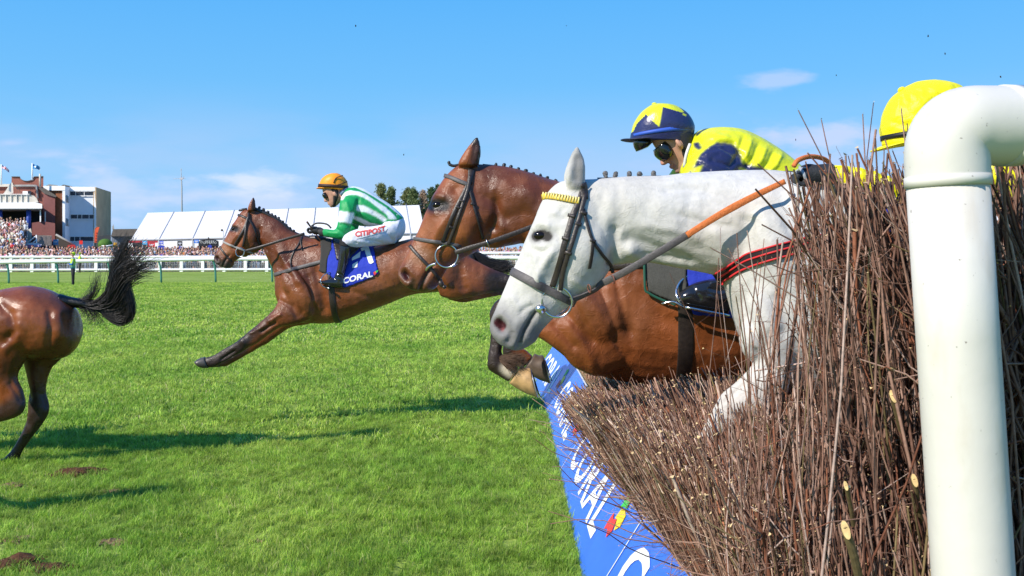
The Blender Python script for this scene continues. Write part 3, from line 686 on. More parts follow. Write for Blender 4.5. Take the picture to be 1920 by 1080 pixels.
def build_arch():
    Y = 108.5; r = empty('arched_sign', W(392, 475, Y)*np.array([1, 1, 0]), 'black arched stall canopy with pale scrollwork lettering under the marquee eave', 'stall sign')
    out = [(373+38*(t), 462-14*math.sin(math.pi*min(max(t*.5+.25, 0), 1))*(1 if .12 < t < .88 else .75)) for t in np.linspace(0, 1, 12)]
    mk('canopy', *prism([(372.5, 462)]+[(373+37*t, 448+4.5*abs(2*t-1)**2.5) for t in np.linspace(0, 1, 12)]+[(410.5, 462)], Y, .6), principled('arch_black', (.02, .02, .024), .6, .3), r, smooth=False)
    mk('scroll_lettering', *cat_arrays([ring(W(378+i*5.2, 454.5+(.8 if i % 2 else -.5), Y-.06), .11, .022, n=10, sides=4) for i in range(6)]+[tube([W(385+i*3.6, 457.5, Y-.06), W(386.5+i*3.6, 450.8, Y-.06)], .03, 4, 1) for i in range(5)]), principled('arch_cream', (.6, .6, .56), .6, .2), r)
    mk('finial', *tube([W(391, 448.5, Y+.2), W(391, 444, Y+.2)], [.12, .03], 6, 1), SLATE, r); mk('counter', *pbox(374, 462, 409, 470, Y+.2, .5, yb=0), DARK, r, smooth=False)
build_arch()
def build_dome():
    Y = 110; r = empty('dome_kiosk', W(197, 475, Y)*np.array([1, 1, 0]), 'round green dome shaped kiosk with a white band', 'kiosk')
    gm = principled('kiosk_green', (.075, .16, .025), .75, .2, noise_scale=4, noise_amt=.15)
    mk('shell', *ellipsoid(197.5, 458.5, Y, 13, 11, .8, nu=24, nv=14), gm, r)
    mk('band', *cat_arrays([tube([W(197.5+12.9*math.cos(t), 459+2.2*math.sin(t), Y-.82*abs(math.sin(t))) for t in np.linspace(0, math.pi, 14)], .07, 6, 1)]), MW, r)
    mk('base', *pbox(187, 466, 208, 470, Y-.3, .8, yb=.8), DARK, r, smooth=False); mk('base_lettering', *cat_arrays([pbox(190+i*3, 464, 191.6+i*3, 467.5, Y-.86, .05) for i in range(5)]), MW, r, smooth=False)
build_dome()
def build_feather():
    Y = 108; r = empty('feather_flag', W(178, 475, Y)*np.array([1, 1, 0]), 'tall curved red feather banner beside the brown wall', 'banner')
    rd = principled('feather_red', (.68, .10, .035), .6, .3)
    mk('banner', *prism([(176.5, 455), (177, 437), (178.5, 428), (182, 425.5), (186.5, 426), (184, 433), (182.3, 442), (181.5, 455)], Y, .06), rd, r, smooth=False)
    mk('pole', *tube([W(176.3, 470, Y)*np.array([1, 1, 0])+np.array([0, 0, .5]), W(176.4, 440, Y), W(178, 428, Y), W(182, 425, Y)], .04, 5, 2), CONC, r)
    mk('banner_marking', *cat_arrays([pbox(178.3+i*.5, 451-i*5, 181-i*-.4, 453.2-i*5, Y-.04, .02) for i in range(4)]), principled('feather_dark', (.35, .03, .02), .6, .2), r, smooth=False)
build_feather()
def build_trailer():
    Y = 109; r = empty('slatted_trailer', W(82, 475, Y)*np.array([1, 1, 0]), 'grey slatted stall wagon with a ramp frame below the brick stand', 'stall')
    mk('body', *pbox(69, 441.5, 97, 461, Y, 2), principled('trailer_taupe', (.27, .22, .19), .8, .2), r, smooth=False); mk('slat', *cat_arrays([pbox(x, 442, x+.7, 460, Y-.05, .05) for x in np.arange(70, 97, 2.3)]), principled('trailer_slat', (.38, .33, .30), .8, .2), r, smooth=False)
    mk('frame', *cat_arrays([tube([W(50, 456, Y), W(69, 441, Y)], .06, 5, 1), tube([W(60, 456, Y), W(69, 449, Y)], .05, 5, 1), tube([W(68.5, 441, Y), W(68.5, 462, Y)], .07, 5, 1)]), MW, r)
    Y = 108; r = empty('pink_stall', W(58, 475, Y)*np.array([1, 1, 0]), 'small stall with a pink and white striped awning beside the slatted wagon', 'stall')
    aw = mk('awning', *prism([(43, 456.5), (64, 455), (78, 458), (77, 462), (43, 463)], Y, 1.2), MW, r, smooth=False)
    mk('stripe', *pbox(44.5, 459, 64, 464.8, Y-.1, .08), principled('awning_pink', (.72, .25, .42), .6, .2), r, smooth=False); mk('stripe', *pbox(66, 459, 77, 463, Y-.1, .08), principled('awning_lilac', (.55, .42, .60), .6, .2), r, smooth=False); mk('counter', *pbox(44, 464.8, 76, 470, Y+.1, 1, yb=0), DARK, r, smooth=False)
    Y = 113; r = empty('dark_tent', W(125, 475, Y)*np.array([1, 1, 0]), 'dark sloping tent roof in front of the white block', 'tent')
    mk('roof', *prism([(105, 440), (109, 443), (142, 460), (134, 463), (104, 463)], Y, 3), principled('dark_canvas', (.07, .06, .05), .8, .2), r, smooth=False); mk('ridge', *tube([W(105, 440, Y-.05), W(141, 460, Y-.05)], .12, 6, 1), CONC, r); mk('front', *pbox(104, 462, 140, 470, Y+.4, 2, yb=0), DARK, r, smooth=False)
    Y = 112; o = mk('red_canopy', *prism([(125, 464), (128, 459.5), (140, 459), (143, 463.5), (140, 466)], Y, 1.5), principled('canopy_red', (.5, .03, .03), .6, .3), None, smooth=False, origin=W(134, 464, Y)); tag(o, 'low rounded red canopy behind the crowd below the dark tent', 'canopy')
    for x0, x1, y0, y1, lab in ((174, 184, 464.5, 471, 'blue gazebo top behind the crowd left of the green dome kiosk'), (296, 309, 459.5, 468, 'blue gazebo top behind the crowd under the dark blue sign'), (333, 341, 461, 468, 'small blue gazebo top behind the crowd under the black sign'), (390, 397, 458.5, 468, 'tall narrow blue gazebo top under the arched sign')):
        xm = (x0+x1)/2; o = mk('blue_gazebo', *prism([(x0, y1), (x0, y0+2), (xm, y0), (x1, y0+2), (x1, y1)], 106, 1.6), principled('gazebo_blue', (.03, .055, .40), .6, .3), None, smooth=False, origin=W(xm, y1, 106)); tag(o, lab, 'gazebo')
    r = empty('food_stall', W(262, 475, 111)*np.array([1, 1, 0]), 'dark food stall with a red trim at the left corner of the marquee', 'stall')
    mk('body', *pbox(240, 455, 278, 470, 111, 2, yb=0), principled('stall_dark', (.05, .045, .05), .7, .2), r, smooth=False); mk('trim', *pbox(240, 451.5, 296, 455, 111.2, 1.6), principled('stall_red', (.45, .05, .06), .6, .2), r, smooth=False); mk('pale_panel', *pbox(241, 456, 249, 468, 110.9, .05), MW, r, smooth=False)
    o = mk('yellow_canopy', *prism([(211, 464), (213, 454.5), (219, 455), (221, 464)], 111, 1.5), principled('canopy_yellow', (.65, .36, .04), .6, .3), None, smooth=False, origin=W(216, 464, 111)); tag(o, 'small ochre canopy beside the green dome kiosk', 'canopy')
    r = empty('floodlight', W(416, 475, 107)*np.array([1, 1, 0]), 'small grey floodlight on a thin pole before the marquee', 'lamp'); mk('lamp_head', *ellipsoid(416, 431.5, 107, 2.3, 2.3, .1), SLATE, r); mk('pole', *tube([W(418.5, 432, 107), W(418.5, 475, 107)*np.array([1, 1, 0])], .04, 5, 1), CONC, r)
    o = mk('grey_bin_store', *prism([(184, 452), (184, 443), (208, 441), (208, 470), (184, 470)], 117, 2), principled('store_dark', (.05, .055, .06), .8, .2), None, smooth=False, origin=W(196, 470, 117)*np.array([1, 1, 0])); tag(o, 'dark timber enclosure at the foot of the brown wall', 'enclosure')
build_trailer()
# --- trees behind the marquee
def build_tree(px, top, wid, Y, seed, lean, col, label):
    rg = np.random.default_rng(seed); base = W(px, 475, Y)*np.array([1, 1, 0]); H_ = W(px, top, Y)[2]; R_ = wid/F*Y/2
    r = empty('pine_tree', base, label, 'tree', 'trees behind the marquee')
    tp = base+np.array([lean, 0, H_*.97]); tr = [tube([base, base+np.array([lean*.3, 0, H_*.5]), tp], [.28, .18, .04], 6, 4)]; cl = []
    for i in range(74):
        t = rg.uniform(.5, 1); a = rg.uniform(0, 6.28); L_ = R_*min(1, (1.03-t)/.26)*rg.uniform(.55, 1.15)+.08
        b = base+np.array([lean*t, 0, H_*t*.97]); e = b+np.array([math.cos(a)*L_, math.sin(a)*L_, L_*rg.uniform(.05, .5)]); tr.append(tube([b, (b+e)/2+np.array([0, 0, .06*L_]), e], [.06, .04, .015], 4, 2))
        for _ in range(13):
            f = rg.uniform(.3, 1.05); cl.append(b+(e-b)*f+rg.normal(0, .15, 3))
    mk('trunk', *cat_arrays(tr), principled('pine_bark', (.10, .07, .05), .9, .1), r)
    cl = np.array(cl); n = len(cl)*5; c = np.repeat(cl, 5, 0)+rg.normal(0, .15, (n, 3)); u = rg.normal(0, 1, (n, 3)); u /= np.linalg.norm(u, axis=1, keepdims=True); v = np.cross(u, rg.normal(0, 1, (n, 3))); v /= np.linalg.norm(v, axis=1, keepdims=True)
    u *= rg.uniform(.10, .28, (n, 1)); v *= rg.uniform(.05, .12, (n, 1))
    V = np.stack([c-u, c-v, c+u, c+v], 1).reshape(-1, 3); C = np.repeat((np.array(col)*2.3*rg.uniform(.5, 1.5, (n, 1))+rg.uniform(0, .015, (n, 1)))[:, None], 4, 1).reshape(-1, 3)
    mk('crown', V, np.arange(n*4).reshape(-1, 4), principled('pine_needles', (1, 1, 1), .7, .2, vc=True, trans=.35), r, C, smooth=False)
for a in [(712, 343, 34, 165, 1, .3, (.085, .095, .035), 'broad rounded pine farthest left behind the marquee roof'), (737, 349, 28, 163, 2, -.3, (.065, .085, .032), 'shorter pine second from the left behind the marquee'), (762, 349, 26, 166, 3, .2, (.09, .10, .04), 'slim olive green pine in the middle of the row behind the marquee'),
          (776, 352, 22, 160, 4, 0, (.07, .09, .035), 'narrow dark pine just left of the bare pinkish tree'), (792, 357, 22, 168, 5, .2, (.19, .14, .10), 'bare pinkish brown tree among the green pines'), (806, 351, 20, 161, 6, .3, (.045, .07, .028), 'dark green pine beside the face of the second bay'), (818, 345, 22, 164, 7, .4, (.06, .08, .03), 'tallest right hand pine touching the face of the second bay')]:
    build_tree(*a)
# --- rails
def build_far_rail():
    def P(x): Y = np.interp(x, [-80, 0, 480, 1100], [89.4, 90, 92.5, 95.5]); return np.array([(x-CX)/F*Y, Y, 0])
    r = empty('crowd_rail', P(240), 'white post and rail barrier with mesh in front of the crowd', 'rail fence')
    xs = np.arange(-60, 1010, 40); pts = [P(x) for x in xs]
    for nm, z, rad in (('top_rail', 1.36, .12), ('middle_rail', 1.12, .045), ('bottom_rail', .20, .11)):
        mk(nm, *tube([p+np.array([0, 0, z]) for p in pts], rad, 6, 1), MW, r)
    for p in pts: mk('post', *box(p[0]-.14, p[0]+.14, p[1]-.06, p[1]+.06, 0, 1.42), MW, r, smooth=False)
    A, B = pts[0]+np.array([0, .1, 0]), pts[-1]+np.array([0, .1, 0]); L_ = []
    for z in np.arange(.25, .95, .14): L_.append(tube([p+np.array([0, .1, z]) for p in pts], .011, 4, 1))
    for i in range(len(pts)-1):
        for t in np.arange(0, 1, 1/12.): q = pts[i]*(1-t)+pts[i+1]*t+np.array([0, .1, .16]); L_.append(tube([q, q+np.array([0, 0, 1.0])], .010, 4, 1))
    mk('mesh', *cat_arrays(L_), principled('mesh_grey', (.55, .56, .56), .5, .4), r)
    r = empty('crowd_barrier', W(950, 475, 97)*np.array([1, 1, 0]), 'taller white barrier with grey mesh seen under the neck of the second bay', 'barrier')
    a, b = W(640, 475, 95.8)*np.array([1, 1, 0]), W(1250, 475, 97)*np.array([1, 1, 0]); z = np.array([0, 0, 1.])
    mk('top_rail', *tube([a+z*1.72, b+z*1.72], .14, 6, 1), MW, r)
    for t in np.linspace(0, 1, 16): q = a*(1-t)+b*t; mk('post', *box(q[0]-.06, q[0]+.06, q[1]-.06, q[1]+.06, 0, 1.75), MW, r, smooth=False)
    L_ = [tube([a+z*h, b+z*h], .015, 4, 1) for h in np.arange(.3, 1.8, .16)]+[tube([a*(1-t)+b*t, a*(1-t)+b*t+z*1.75], .014, 4, 1) for t in np.linspace(0, 1, 170)]
    mk('mesh', *cat_arrays(L_), principled('barrier_mesh', (.45, .47, .47), .5, .4), r)
build_far_rail()
def build_near_rail():
    r = empty('running_rail', W(240, 475, 56)*np.array([1, 1, 0]), 'thin white running rail on slanting green legs across the track', 'rail')
    def P(x): Y = np.interp(x, [-200, 0, 400, 1400], [55, 55.4, 57.4, 61]); zt = np.interp(x, [0, 400, 1400], [1.20, 1.37, 1.45]); return np.array([(x-CX)/F*Y, Y, zt])
    mk('rail', *tube([P(x) for x in range(-120, 1500, 60)], .105, 8, 2), MW, r)
    gm = principled('leg_green', (.045, .20, .15), .5, .4)
    for x in (-86, 17.5, 110, 207, 303, 405, 511, 612, 715, 820, 925, 1030, 1140, 1250):
        t = P(x); b = np.array([t[0], t[1]-.05, 0]); mk('leg', *tube([b, np.array([t[0]-.05, t[1], t[2]*.6]), np.array([t[0]-.14, t[1], t[2]*.88]), np.array([t[0]-.24, t[1], t[2]])], .058, 8, 3), gm, r)
build_near_rail()
# --- people far off
def person_mesh(rg, base, h, facing, top, low, skin, hair, kind, hat=None, arms='down', ring_n=8, vest=None):
    Vs, Fs, Cs, n = [], [], [], 0
    def put(part, c):
        nonlocal n
        V, Fq = part; Vs.append(V); Fs.extend([[i+n for i in f] for f in Fq]); n += len(V); Cs.append(np.tile(np.array(c), (len(V), 1)))
    k = h/1.75; th = np.linspace(0, 2*np.pi, ring_n, endpoint=False)
    def lathe(rows, c):
        R = np.array([[(math.cos(t)*rx*k+ox*k, math.sin(t)*ry*k+oy*k, z*k) for t in th] for z, rx, ry, ox, oy in rows]); put(ringloft(R), c)
    if kind == 'dress':
        lathe([(.45, .20, .17, 0, 0), (.75, .19, .16, 0, 0), (1.0, .14, .11, 0, 0)], top)
        for s in (-1, 1): lathe([(0, .05, .09, s*.08, -.02), (.06, .045, .05, s*.08, 0), (.48, .06, .06, s*.08, 0)], skin)
    else:
        for s in (-1, 1): lathe([(0, .055, .11, s*.10, -.03), (.07, .055, .06, s*.10, 0), (.5, .075, .075, s*.09, 0), (.88, .10, .11, s*.07, 0)], low)
    lathe([(.84, .165, .115, 0, 0), (1.0, .15, .11, 0, 0), (1.2, .185, .125, 0, 0), (1.38, .20, .11, 0, 0), (1.45, .10, .08, 0, 0)], top)
    if vest is not None: lathe([(.90, .175, .125, 0, 0), (1.2, .195, .135, 0, 0), (1.40, .15, .118, 0, 0)], vest)
    for s in (-1, 1):
        sh = np.array([s*.20, 0, 1.37]); 
        if arms == 'up': el, wr = np.array([s*.27, -.10, 1.12]), np.array([s*.12, -.24, 1.42])
        elif arms == 'fold': el, wr = np.array([s*.26, -.02, 1.10]), np.array([-s*.02, -.2, 1.12])
        else: el, wr = np.array([s*.27, .01, 1.10]), np.array([s*.26, -.06, .86])
        put(tube([sh*k, el*k], [.055*k, .045*k], 6, 1), top); put(tube([el*k, wr*k], [.045*k, .034*k], 6, 1), top if kind != 'dress' else skin)
        e = ellipsoid(CX, CY, 1, F*.04*k, F*.05*k, .03*k, nu=6, nv=4); put((e[0]-W(CX, CY, 1)+(wr+np.array([0, -.02, -.04]))*k, e[1]), skin)
    lathe([(1.40, .055, .06, 0, 0), (1.52, .05, .055, 0, -.01)], skin)
    e = ellipsoid(CX, CY, 1, F*.078*k, F*.115*k, .098*k, nu=8, nv=6); put((e[0]-W(CX, CY, 1)+np.array([0, -.015, 1.63])*k, e[1]), skin)
    e = ellipsoid(CX, CY, 1, F*.02*k, F*.03*k, .03*k, nu=5, nv=4); put((e[0]-W(CX, CY, 1)+np.array([0, -.112, 1.62])*k, e[1]), skin)
    hc = hair if hat is None else hat; lg = .15 if kind == 'dress' and hat is None else .10
    e = ellipsoid(CX, CY, 1, F*.088*k, F*.12*k, .105*k, nu=8, nv=6); V = e[0]-W(CX, CY, 1); V[:, 2] = np.maximum(V[:, 2], -lg*k*.8*(V[:, 1] > -.01)); V = V+np.array([0, .022, 1.655])*k; V[:, 2] = np.where((V[:, 1] < -.02*k) & (V[:, 2] < 1.68*k), 1.68*k, V[:, 2]); put((V, e[1]), hc)
    if hat is not None: lathe([(1.70, .14, .15, 0, -.02), (1.715, .14, .15, 0, -.02)], hat)
    V = np.concatenate(Vs); c, s = math.cos(facing), math.sin(facing); V = np.stack([V[:, 0]*c-V[:, 1]*s, V[:, 0]*s+V[:, 1]*c, V[:, 2]], 1)+np.array(base)
    return V, Fs, np.concatenate(Cs)
CROWDM = principled('crowd_clothing', (1, 1, 1), .75, .2, vc=True)
TOPS = {'white': (.72, .72, .72), 'navy': (.03, .04, .10), 'black': (.025, .025, .03), 'pale pink': (.70, .42, .42), 'red': (.50, .04, .05), 'light blue': (.32, .45, .65), 'beige': (.48, .38, .27), 'grey': (.24, .24, .26), 'hot pink': (.65, .10, .28), 'pale green': (.35, .48, .25), 'royal blue': (.05, .10, .42), 'orange': (.62, .22, .06), 'cream': (.65, .58, .45), 'burgundy': (.2, .03, .05)}
TW = [.21, .09, .07, .15, .05, .10, .10, .06, .03, .03, .02, .02, .08, .01]
HAIRS = {'dark hair': (.03, .02, .015), 'brown hair': (.10, .055, .03), 'blonde hair': (.42, .28, .12), 'grey hair': (.35, .34, .33), 'ginger hair': (.28, .09, .03), 'a flat cap': (.10, .085, .07), 'a straw hat': (.55, .42, .22), 'a pink hat': (.6, .2, .3), 'a white cap': (.7, .7, .7)}
HATS = ('a flat cap', 'a straw hat', 'a pink hat', 'a white cap')
SKINS = [(.56, .33, .24), (.50, .28, .20), (.62, .38, .29), (.42, .23, .16), (.58, .30, .22)]
def bank_z(x, y):
    y0 = 91+(x+46)*.1103; return float(np.clip((y-y0)/9.5, 0, 1)*.62)
def front_y(x): return 91.5+(x+46)*.1103
def build_crowd():
    rg = np.random.default_rng(77); used = set(); tn, hn = list(TOPS), list(HAIRS)
    segs = [(0, 48, 'below the brick stand'), (48, 100, 'below the pink awning'), (100, 172, 'below the white block'), (172, 216, 'below the green dome kiosk'), (216, 285, 'below the marquee corner'), (285, 330, 'below the dark blue sign'), (330, 372, 'below the black sign'), (372, 420, 'below the arched sign'), (420, 520, 'beyond the lead horse face'), (520, 880, 'behind the lead horse'), (880, 1010, 'under the bay neck')]
    rows = ('front row', 'second row', 'third row', 'fourth row', 'fifth row'); cnt = 0
    made = []
    for row in range(5):
        px = -6.0
        while px < 1000:
            px += rg.uniform(7.6, 11.0)
            if 505 < px < 895: px = 895+rg.uniform(0, 8)
            x0 = (px-CX)/F*92; Y = front_y(x0)+row*1.05+rg.normal(0, .12); x = (px-CX)/F*Y; Y = front_y(x)+row*1.05+rg.normal(0, .12)
            x = (px-CX)/F*Y; seg = [s[2] for s in segs if s[0] <= max(px, 0) < s[1]]
            if not seg: continue
            for _ in range(400):
                t = tn[rg.choice(len(tn), p=np.array(TW)/sum(TW))]; hr = hn[rg.choice(len(hn), p=[.26, .24, .17, .12, .05, .06, .04, .03, .03])]; kd = 'dress' if rg.random() < .42 else 'suit'
                key = (t, hr, kd, seg[0], row)
                if key not in used: break
            used.add(key)
            low = [(.03, .035, .06), (.06, .055, .05), (.3, .26, .2), (.12, .16, .25)][rg.integers(0, 4)]
            V, Fs, C = person_mesh(rg, (x, Y, bank_z(x, Y)), rg.uniform(1.58, 1.86), rg.normal(-.25, .45), TOPS[t], low, SKINS[rg.integers(0, 5)], HAIRS[hr], kd, HAIRS[hr] if hr in HATS else None, rg.choice(['down', 'up', 'fold'], p=[.5, .25, .25]))
            if cnt < 296:
                o = mk('spectator', V, Fs, CROWDM, None, C, origin=(x, Y, bank_z(x, Y)), smooth=True)
                tag(o, 'spectator with %s in %s %s, %s, %s' % (hr.replace('a ', '', 1) if hr in HATS else hr, t, 'dress' if kd == 'dress' else 'top', rows[row], seg[0]), 'spectator', 'spectators behind the white rail'); cnt += 1
            else: made.append((V, Fs, C))
    # everyone else: back rows and the packed terrace
    for row in range(5, 11):
        px = -6.0
        while px < 1000:
            px += rg.uniform(7.5, 12)
            if 505 < px < 895: px = 895+rg.uniform(0, 8)
            x = (px-CX)/F*96; Y = front_y(x)+row*1.0+rg.normal(0, .2); x = (px-CX)/F*Y; t = tn[rg.choice(len(tn), p=np.array(TW)/sum(TW))]
            made.append(person_mesh(rg, (x, Y, bank_z(x, Y)+.0), rg.uniform(1.6, 1.88), rg.normal(-.2, .5), TOPS[t], (.05, .05, .06), SKINS[rg.integers(0, 5)], HAIRS[hn[rg.integers(0, 5)]], 'suit', None, rg.choice(['down', 'up', 'fold']), 6))
    for Y in np.arange(100.5, 110.5, .8):
        z = .8+(Y-100)/14.4*4.4; right = np.interp(Y, [100, 106, 114.4], [52, 42, 60])
        for px in np.arange(-20, right, 6.6):
            t = tn[rg.choice(len(tn), p=np.array(TW)/sum(TW))]; p2 = px+rg.normal(0, 1.5)
            made.append(person_mesh(rg, ((p2-CX)/F*Y, Y+rg.normal(0, .1), z), rg.uniform(1.55, 1.85), rg.normal(-.3, .4), TOPS[t], (.05, .05, .06), SKINS[rg.integers(0, 5)], HAIRS[hn[rg.integers(0, 5)]], 'suit', None, 'down', 6))
    n = 0; Vs, Fs, Cs = [], [], []
    for V, Fq, C in made: Vs.append(V); Cs.append(C); Fs.extend([[i+n for i in f] for f in Fq]); n += len(V)
    tag(mk('crowd', np.concatenate(Vs), Fs, CROWDM, None, np.concatenate(Cs)), 'packed race crowd on the bank and the grandstand terrace', 'crowd', kind='stuff')
build_crowd()
def build_marshals():
    rg = np.random.default_rng(4); hv = (.50, .66, .03); m = principled('marshal_clothing', (1, 1, 1), .7, .2, vc=True)
    for px, py, h, top, vest, low, face, lab in ((137, 534.8, 1.76, (.03, .16, .52), (.05, .30, .50), (.02, .02, .024), 1.2, 'steward in blue jacket, black trousers and yellow cap out on the turf'), (149.5, 511, 1.76, hv, (.5, .62, .05), (.025, .025, .03), 1.0, 'steward in a yellow hi-vis vest standing against the white rail')):
        Y = gz(py); b = W(px, py, Y); b[2] = 0
        V, Fs, C = person_mesh(rg, b, h, -face, top, low, SKINS[0], hv, 'suit', hv, 'fold', 12, vest)
        if px < 140: C[(V[:, 2] > 1.2) & (V[:, 2] < 1.42) & (np.abs(C[:, 2]-.52) < .1)] = hv
        r = empty('person', b, lab, 'person', 'stewards on the track')
        mk('body', V, Fs, m, r, C)
build_marshals()
# ------------------------------------------------------------------ the steeplechase fence
def twig_batch(n, base, tip, rad, rng, wob=.03, k=6, sides=4):
    """base, tip (n,3) -> curved tapering sticks"""
    t = np.linspace(0, 1, k)[None, :, None]
    d = tip-base; L_ = np.linalg.norm(d, axis=1, keepdims=True)
    off = rng.normal(0, 1, (n, 3)); off -= d*(off*d).sum(1, keepdims=True)/(L_**2); off *= wob*L_/np.linalg.norm(off, axis=1, keepdims=True)*rng.uniform(.2, 1.6, (n, 1))
    off2 = rng.normal(0, wob*.35, (n, 3))*L_
    P = base[:, None]+d[:, None]*t+off[:, None]*np.sin(np.pi*t)+off2[:, None]*np.sin(2*np.pi*t)
    P += rng.normal(0, .004, P.shape)*(t > .01)
    R = rad[:, None]*np.linspace(1, .55, k)[None]
    return P, R
BARK = np.array([(.185, .100, .075), (.25, .148, .115), (.115, .055, .040), (.33, .215, .175), (.15, .112, .055), (.22, .085, .05), (.46, .34, .30)])
def sticks_mesh(batches, rng, cut=.55, palette=BARK, prob=(.25, .2, .24, .12, .05, .07, .07)):
    Vs, Qs, Cs, nV = [], [], [], 0; caps = []
    for P, R in batches:
        V, Q, idx = tubes(P, R, 4); n, k = R.shape
        c = palette[rng.choice(len(palette), n, p=np.array(prob)/sum(prob))]*rng.uniform(.65, 1.3, (n, 1))
        C = np.repeat(c[:, None], k*4, 1).reshape(n, k, 4, 3)
        C *= rng.uniform(.85, 1.15, (n, k, 1, 1))
        Vs.append(V); Qs.append(Q+nV); Cs.append(C.reshape(-1, 3))
        nV += len(V)
        # cut ends, cream wood
        sel = rng.random(n) < cut
        top = V.reshape(n, k, 4, 3)[sel, -1]; ctr = top.mean(1, keepdims=True); ax = P[sel, -1]-P[sel, -2]; ax /= np.linalg.norm(ax, axis=1, keepdims=True)+1e-9
        top = ctr+(top-ctr)*1.45+ax[:, None]*.0025+rng.normal(0, .0016, (len(top), 4, 3))
        Vs.append(top.reshape(-1, 3)); Qs.append(np.arange(len(top)*4).reshape(-1, 4)+nV)
        cc = np.array([.58, .42, .22])*rng.uniform(.7, 1.25, (len(top), 1)); Cs.append(np.repeat(cc, 4, 0)); nV += len(top)*4
    return np.concatenate(Vs), np.concatenate(Qs), np.concatenate(Cs)
def side_twigs(P, R, per, rng, lmin=.08, lmax=.25, up=.6):
    """short forks off the sticks"""
    n, k, _ = P.shape; i = rng.integers(0, n, per); j = rng.integers(1, k-1, per)
    b = P[i, j]; ax = P[i, j+1]-P[i, j-1]; ax /= np.linalg.norm(ax, axis=1, keepdims=True)
    d = ax*up+rng.normal(0, .5, (per, 3)); d /= np.linalg.norm(d, axis=1, keepdims=True)
    return twig_batch(per, b, b+d*rng.uniform(lmin, lmax, (per, 1)), R[i, j]*rng.uniform(.35, .6, per), rng, .05, 4)
def cat_b(*B): return np.concatenate([b[0] for b in B]), np.concatenate([b[1] for b in B])
def lean_x(Y):   # where the brushed-over front edge reaches at the top
    return np.interp(Y, [2.0, 2.9, 3.4, 3.7, 4.1, 4.4, 4.8, 5.2, 5.8, 6.5, 14], [.67, .51, .41, .33, .26, .23, .34, .48, .62, .70, .74])
def build_fence():
    rg = np.random.default_rng(42)
    root = empty('brush_fence', (1.0, 6.0, 0), 'long birch brush steeplechase fence with a blue printed take-off board', 'jump fence')
    bark = principled('birch_twig', (1, 1, 1), .75, .25, vc=True, noise_scale=90, noise_amt=.25)
    # low middle section
    def low(n, y0, y1, pw, xr=(0, 1.0)):
        Y = y0+(y1-y0)*rg.random(n)**pw; u = rg.uniform(xr[0], xr[1], n)
        xb = .70+.77*u; xt = lean_x(Y)*(1-u)+(1.55)*u+rg.normal(0, .035, n)
        zt = 1.08+.05*np.sin(Y*2.1)+.09*smooth01(u, .15, .4)*np.clip((4.6-Y)/.8, 0, 1)-.04*np.clip(.25-u, 0, 1)/.25+rg.normal(0, .022, n)-(rg.random(n) < .2)*rg.uniform(0, .25, n)*(u > .12)
        base = np.stack([xb, Y+rg.normal(0, .05, n), np.full(n, .50)], 1); tip = np.stack([xt, Y+rg.normal(0, .13, n), zt], 1)
        return twig_batch(n, base, tip, rg.uniform(.0018, .0040, n)*(1+1.4*(rg.random(n) < .09)), rg, .05)
    A = low(11500, 2.25, 6.2, 1.0); B = low(4600, 2.25, 6.2, 1.0, (0, .16)); Cc = low(1800, 6.2, 14, 1.2, (0, 1))
    S1 = side_twigs(*A, 4200, rg, .05, .16); S2 = side_twigs(*B, 4600, rg, .06, .24)
    # long whippy stems poking out over the board
    n = 60; Y = rg.uniform(3.6, 5.6, n); base = np.stack([np.full(n, .62), Y, rg.uniform(.55, .8, n)], 1)
    tip = np.stack([rg.uniform(.10, .34, n)+.12*(Y-3.4)*0, Y+rg.normal(0, .22, n), rg.uniform(.68, 1.0, n)], 1)
    Wp = twig_batch(n, base, tip, rg.uniform(.0013, .0028, n), rg, .06)
    V, Q, C = sticks_mesh([A, B, Cc, S1, S2, Wp], rg, .6, BARK*np.array([1.55, 1.58, 1.46]))
    ob = mk('brushwood', V, Q, bark, root, C, smooth=True); ob['kind'] = 'stuff'
    # tall wing next to the camera
    def tall(n, y0, y1, x0, x1, r0, r1, hsig=.05):
        Y = rg.uniform(y0, y1, n); u = rg.random(n); full = rg.random(n) < .6
        xt = .66+(x1-.66)*u
        h = np.interp(xt/Y, [.28, .36, .46], [1.85, 1.86, 1.90])+rg.normal(0, hsig*.9, n)-(rg.random(n) < .3)*rg.uniform(0, .16, n)
        h = np.where(full, h, rg.uniform(1.0, 1.8, n)); xt = np.interp(h, [1.0, 1.4, 1.9], [.53, .60, .665])+(x1-.66)*u+np.abs(rg.normal(0, .055, n))+(x0-.8)
        zb = np.minimum(rg.choice([.4, .7, .95], n, p=[.5, .25, .25]), h-.3); sp = h-zb
        lean = np.where(rg.random(n) < .22, rg.normal(.05, .30, n), rg.normal(.20, .09, n))*sp
        if r1 > .007: lean *= .75
        base = np.stack([np.maximum(xt+lean, .6), Y, zb], 1); tip = np.stack([xt, Y+rg.normal(.02, .09, n)*sp, h], 1)
        return twig_batch(n, base, tip, rg.uniform(r0, r1, n), rg, .042 if r1 < .007 else .03, 7)
    T1 = tall(1200, 2.10, 2.55, .80, 1.8, .0024, .0058); T2 = tall(80, 2.08, 2.5, .80, 1.7, .0072, .0115, .04)
    T3 = tall(240, 2.10, 2.5, .79, .95, .002, .0045); T4 = tall(230, 2.3, 2.6, .82, 1.85, .002, .005)
    n = 46; Yt = rg.uniform(2.15, 2.6, n); xx = rg.uniform(.50, .66, n); hh = rg.uniform(1.25, 1.78, n); T5 = twig_batch(n, np.stack([xx+.06, Yt, np.full(n, .7)], 1), np.stack([xx+rg.normal(0, .06, n), Yt+rg.normal(0, .08, n), hh], 1), rg.uniform(.0012, .003, n), rg, .04, 7)
    S5b = side_twigs(*T5, 150, rg, .05, .2)
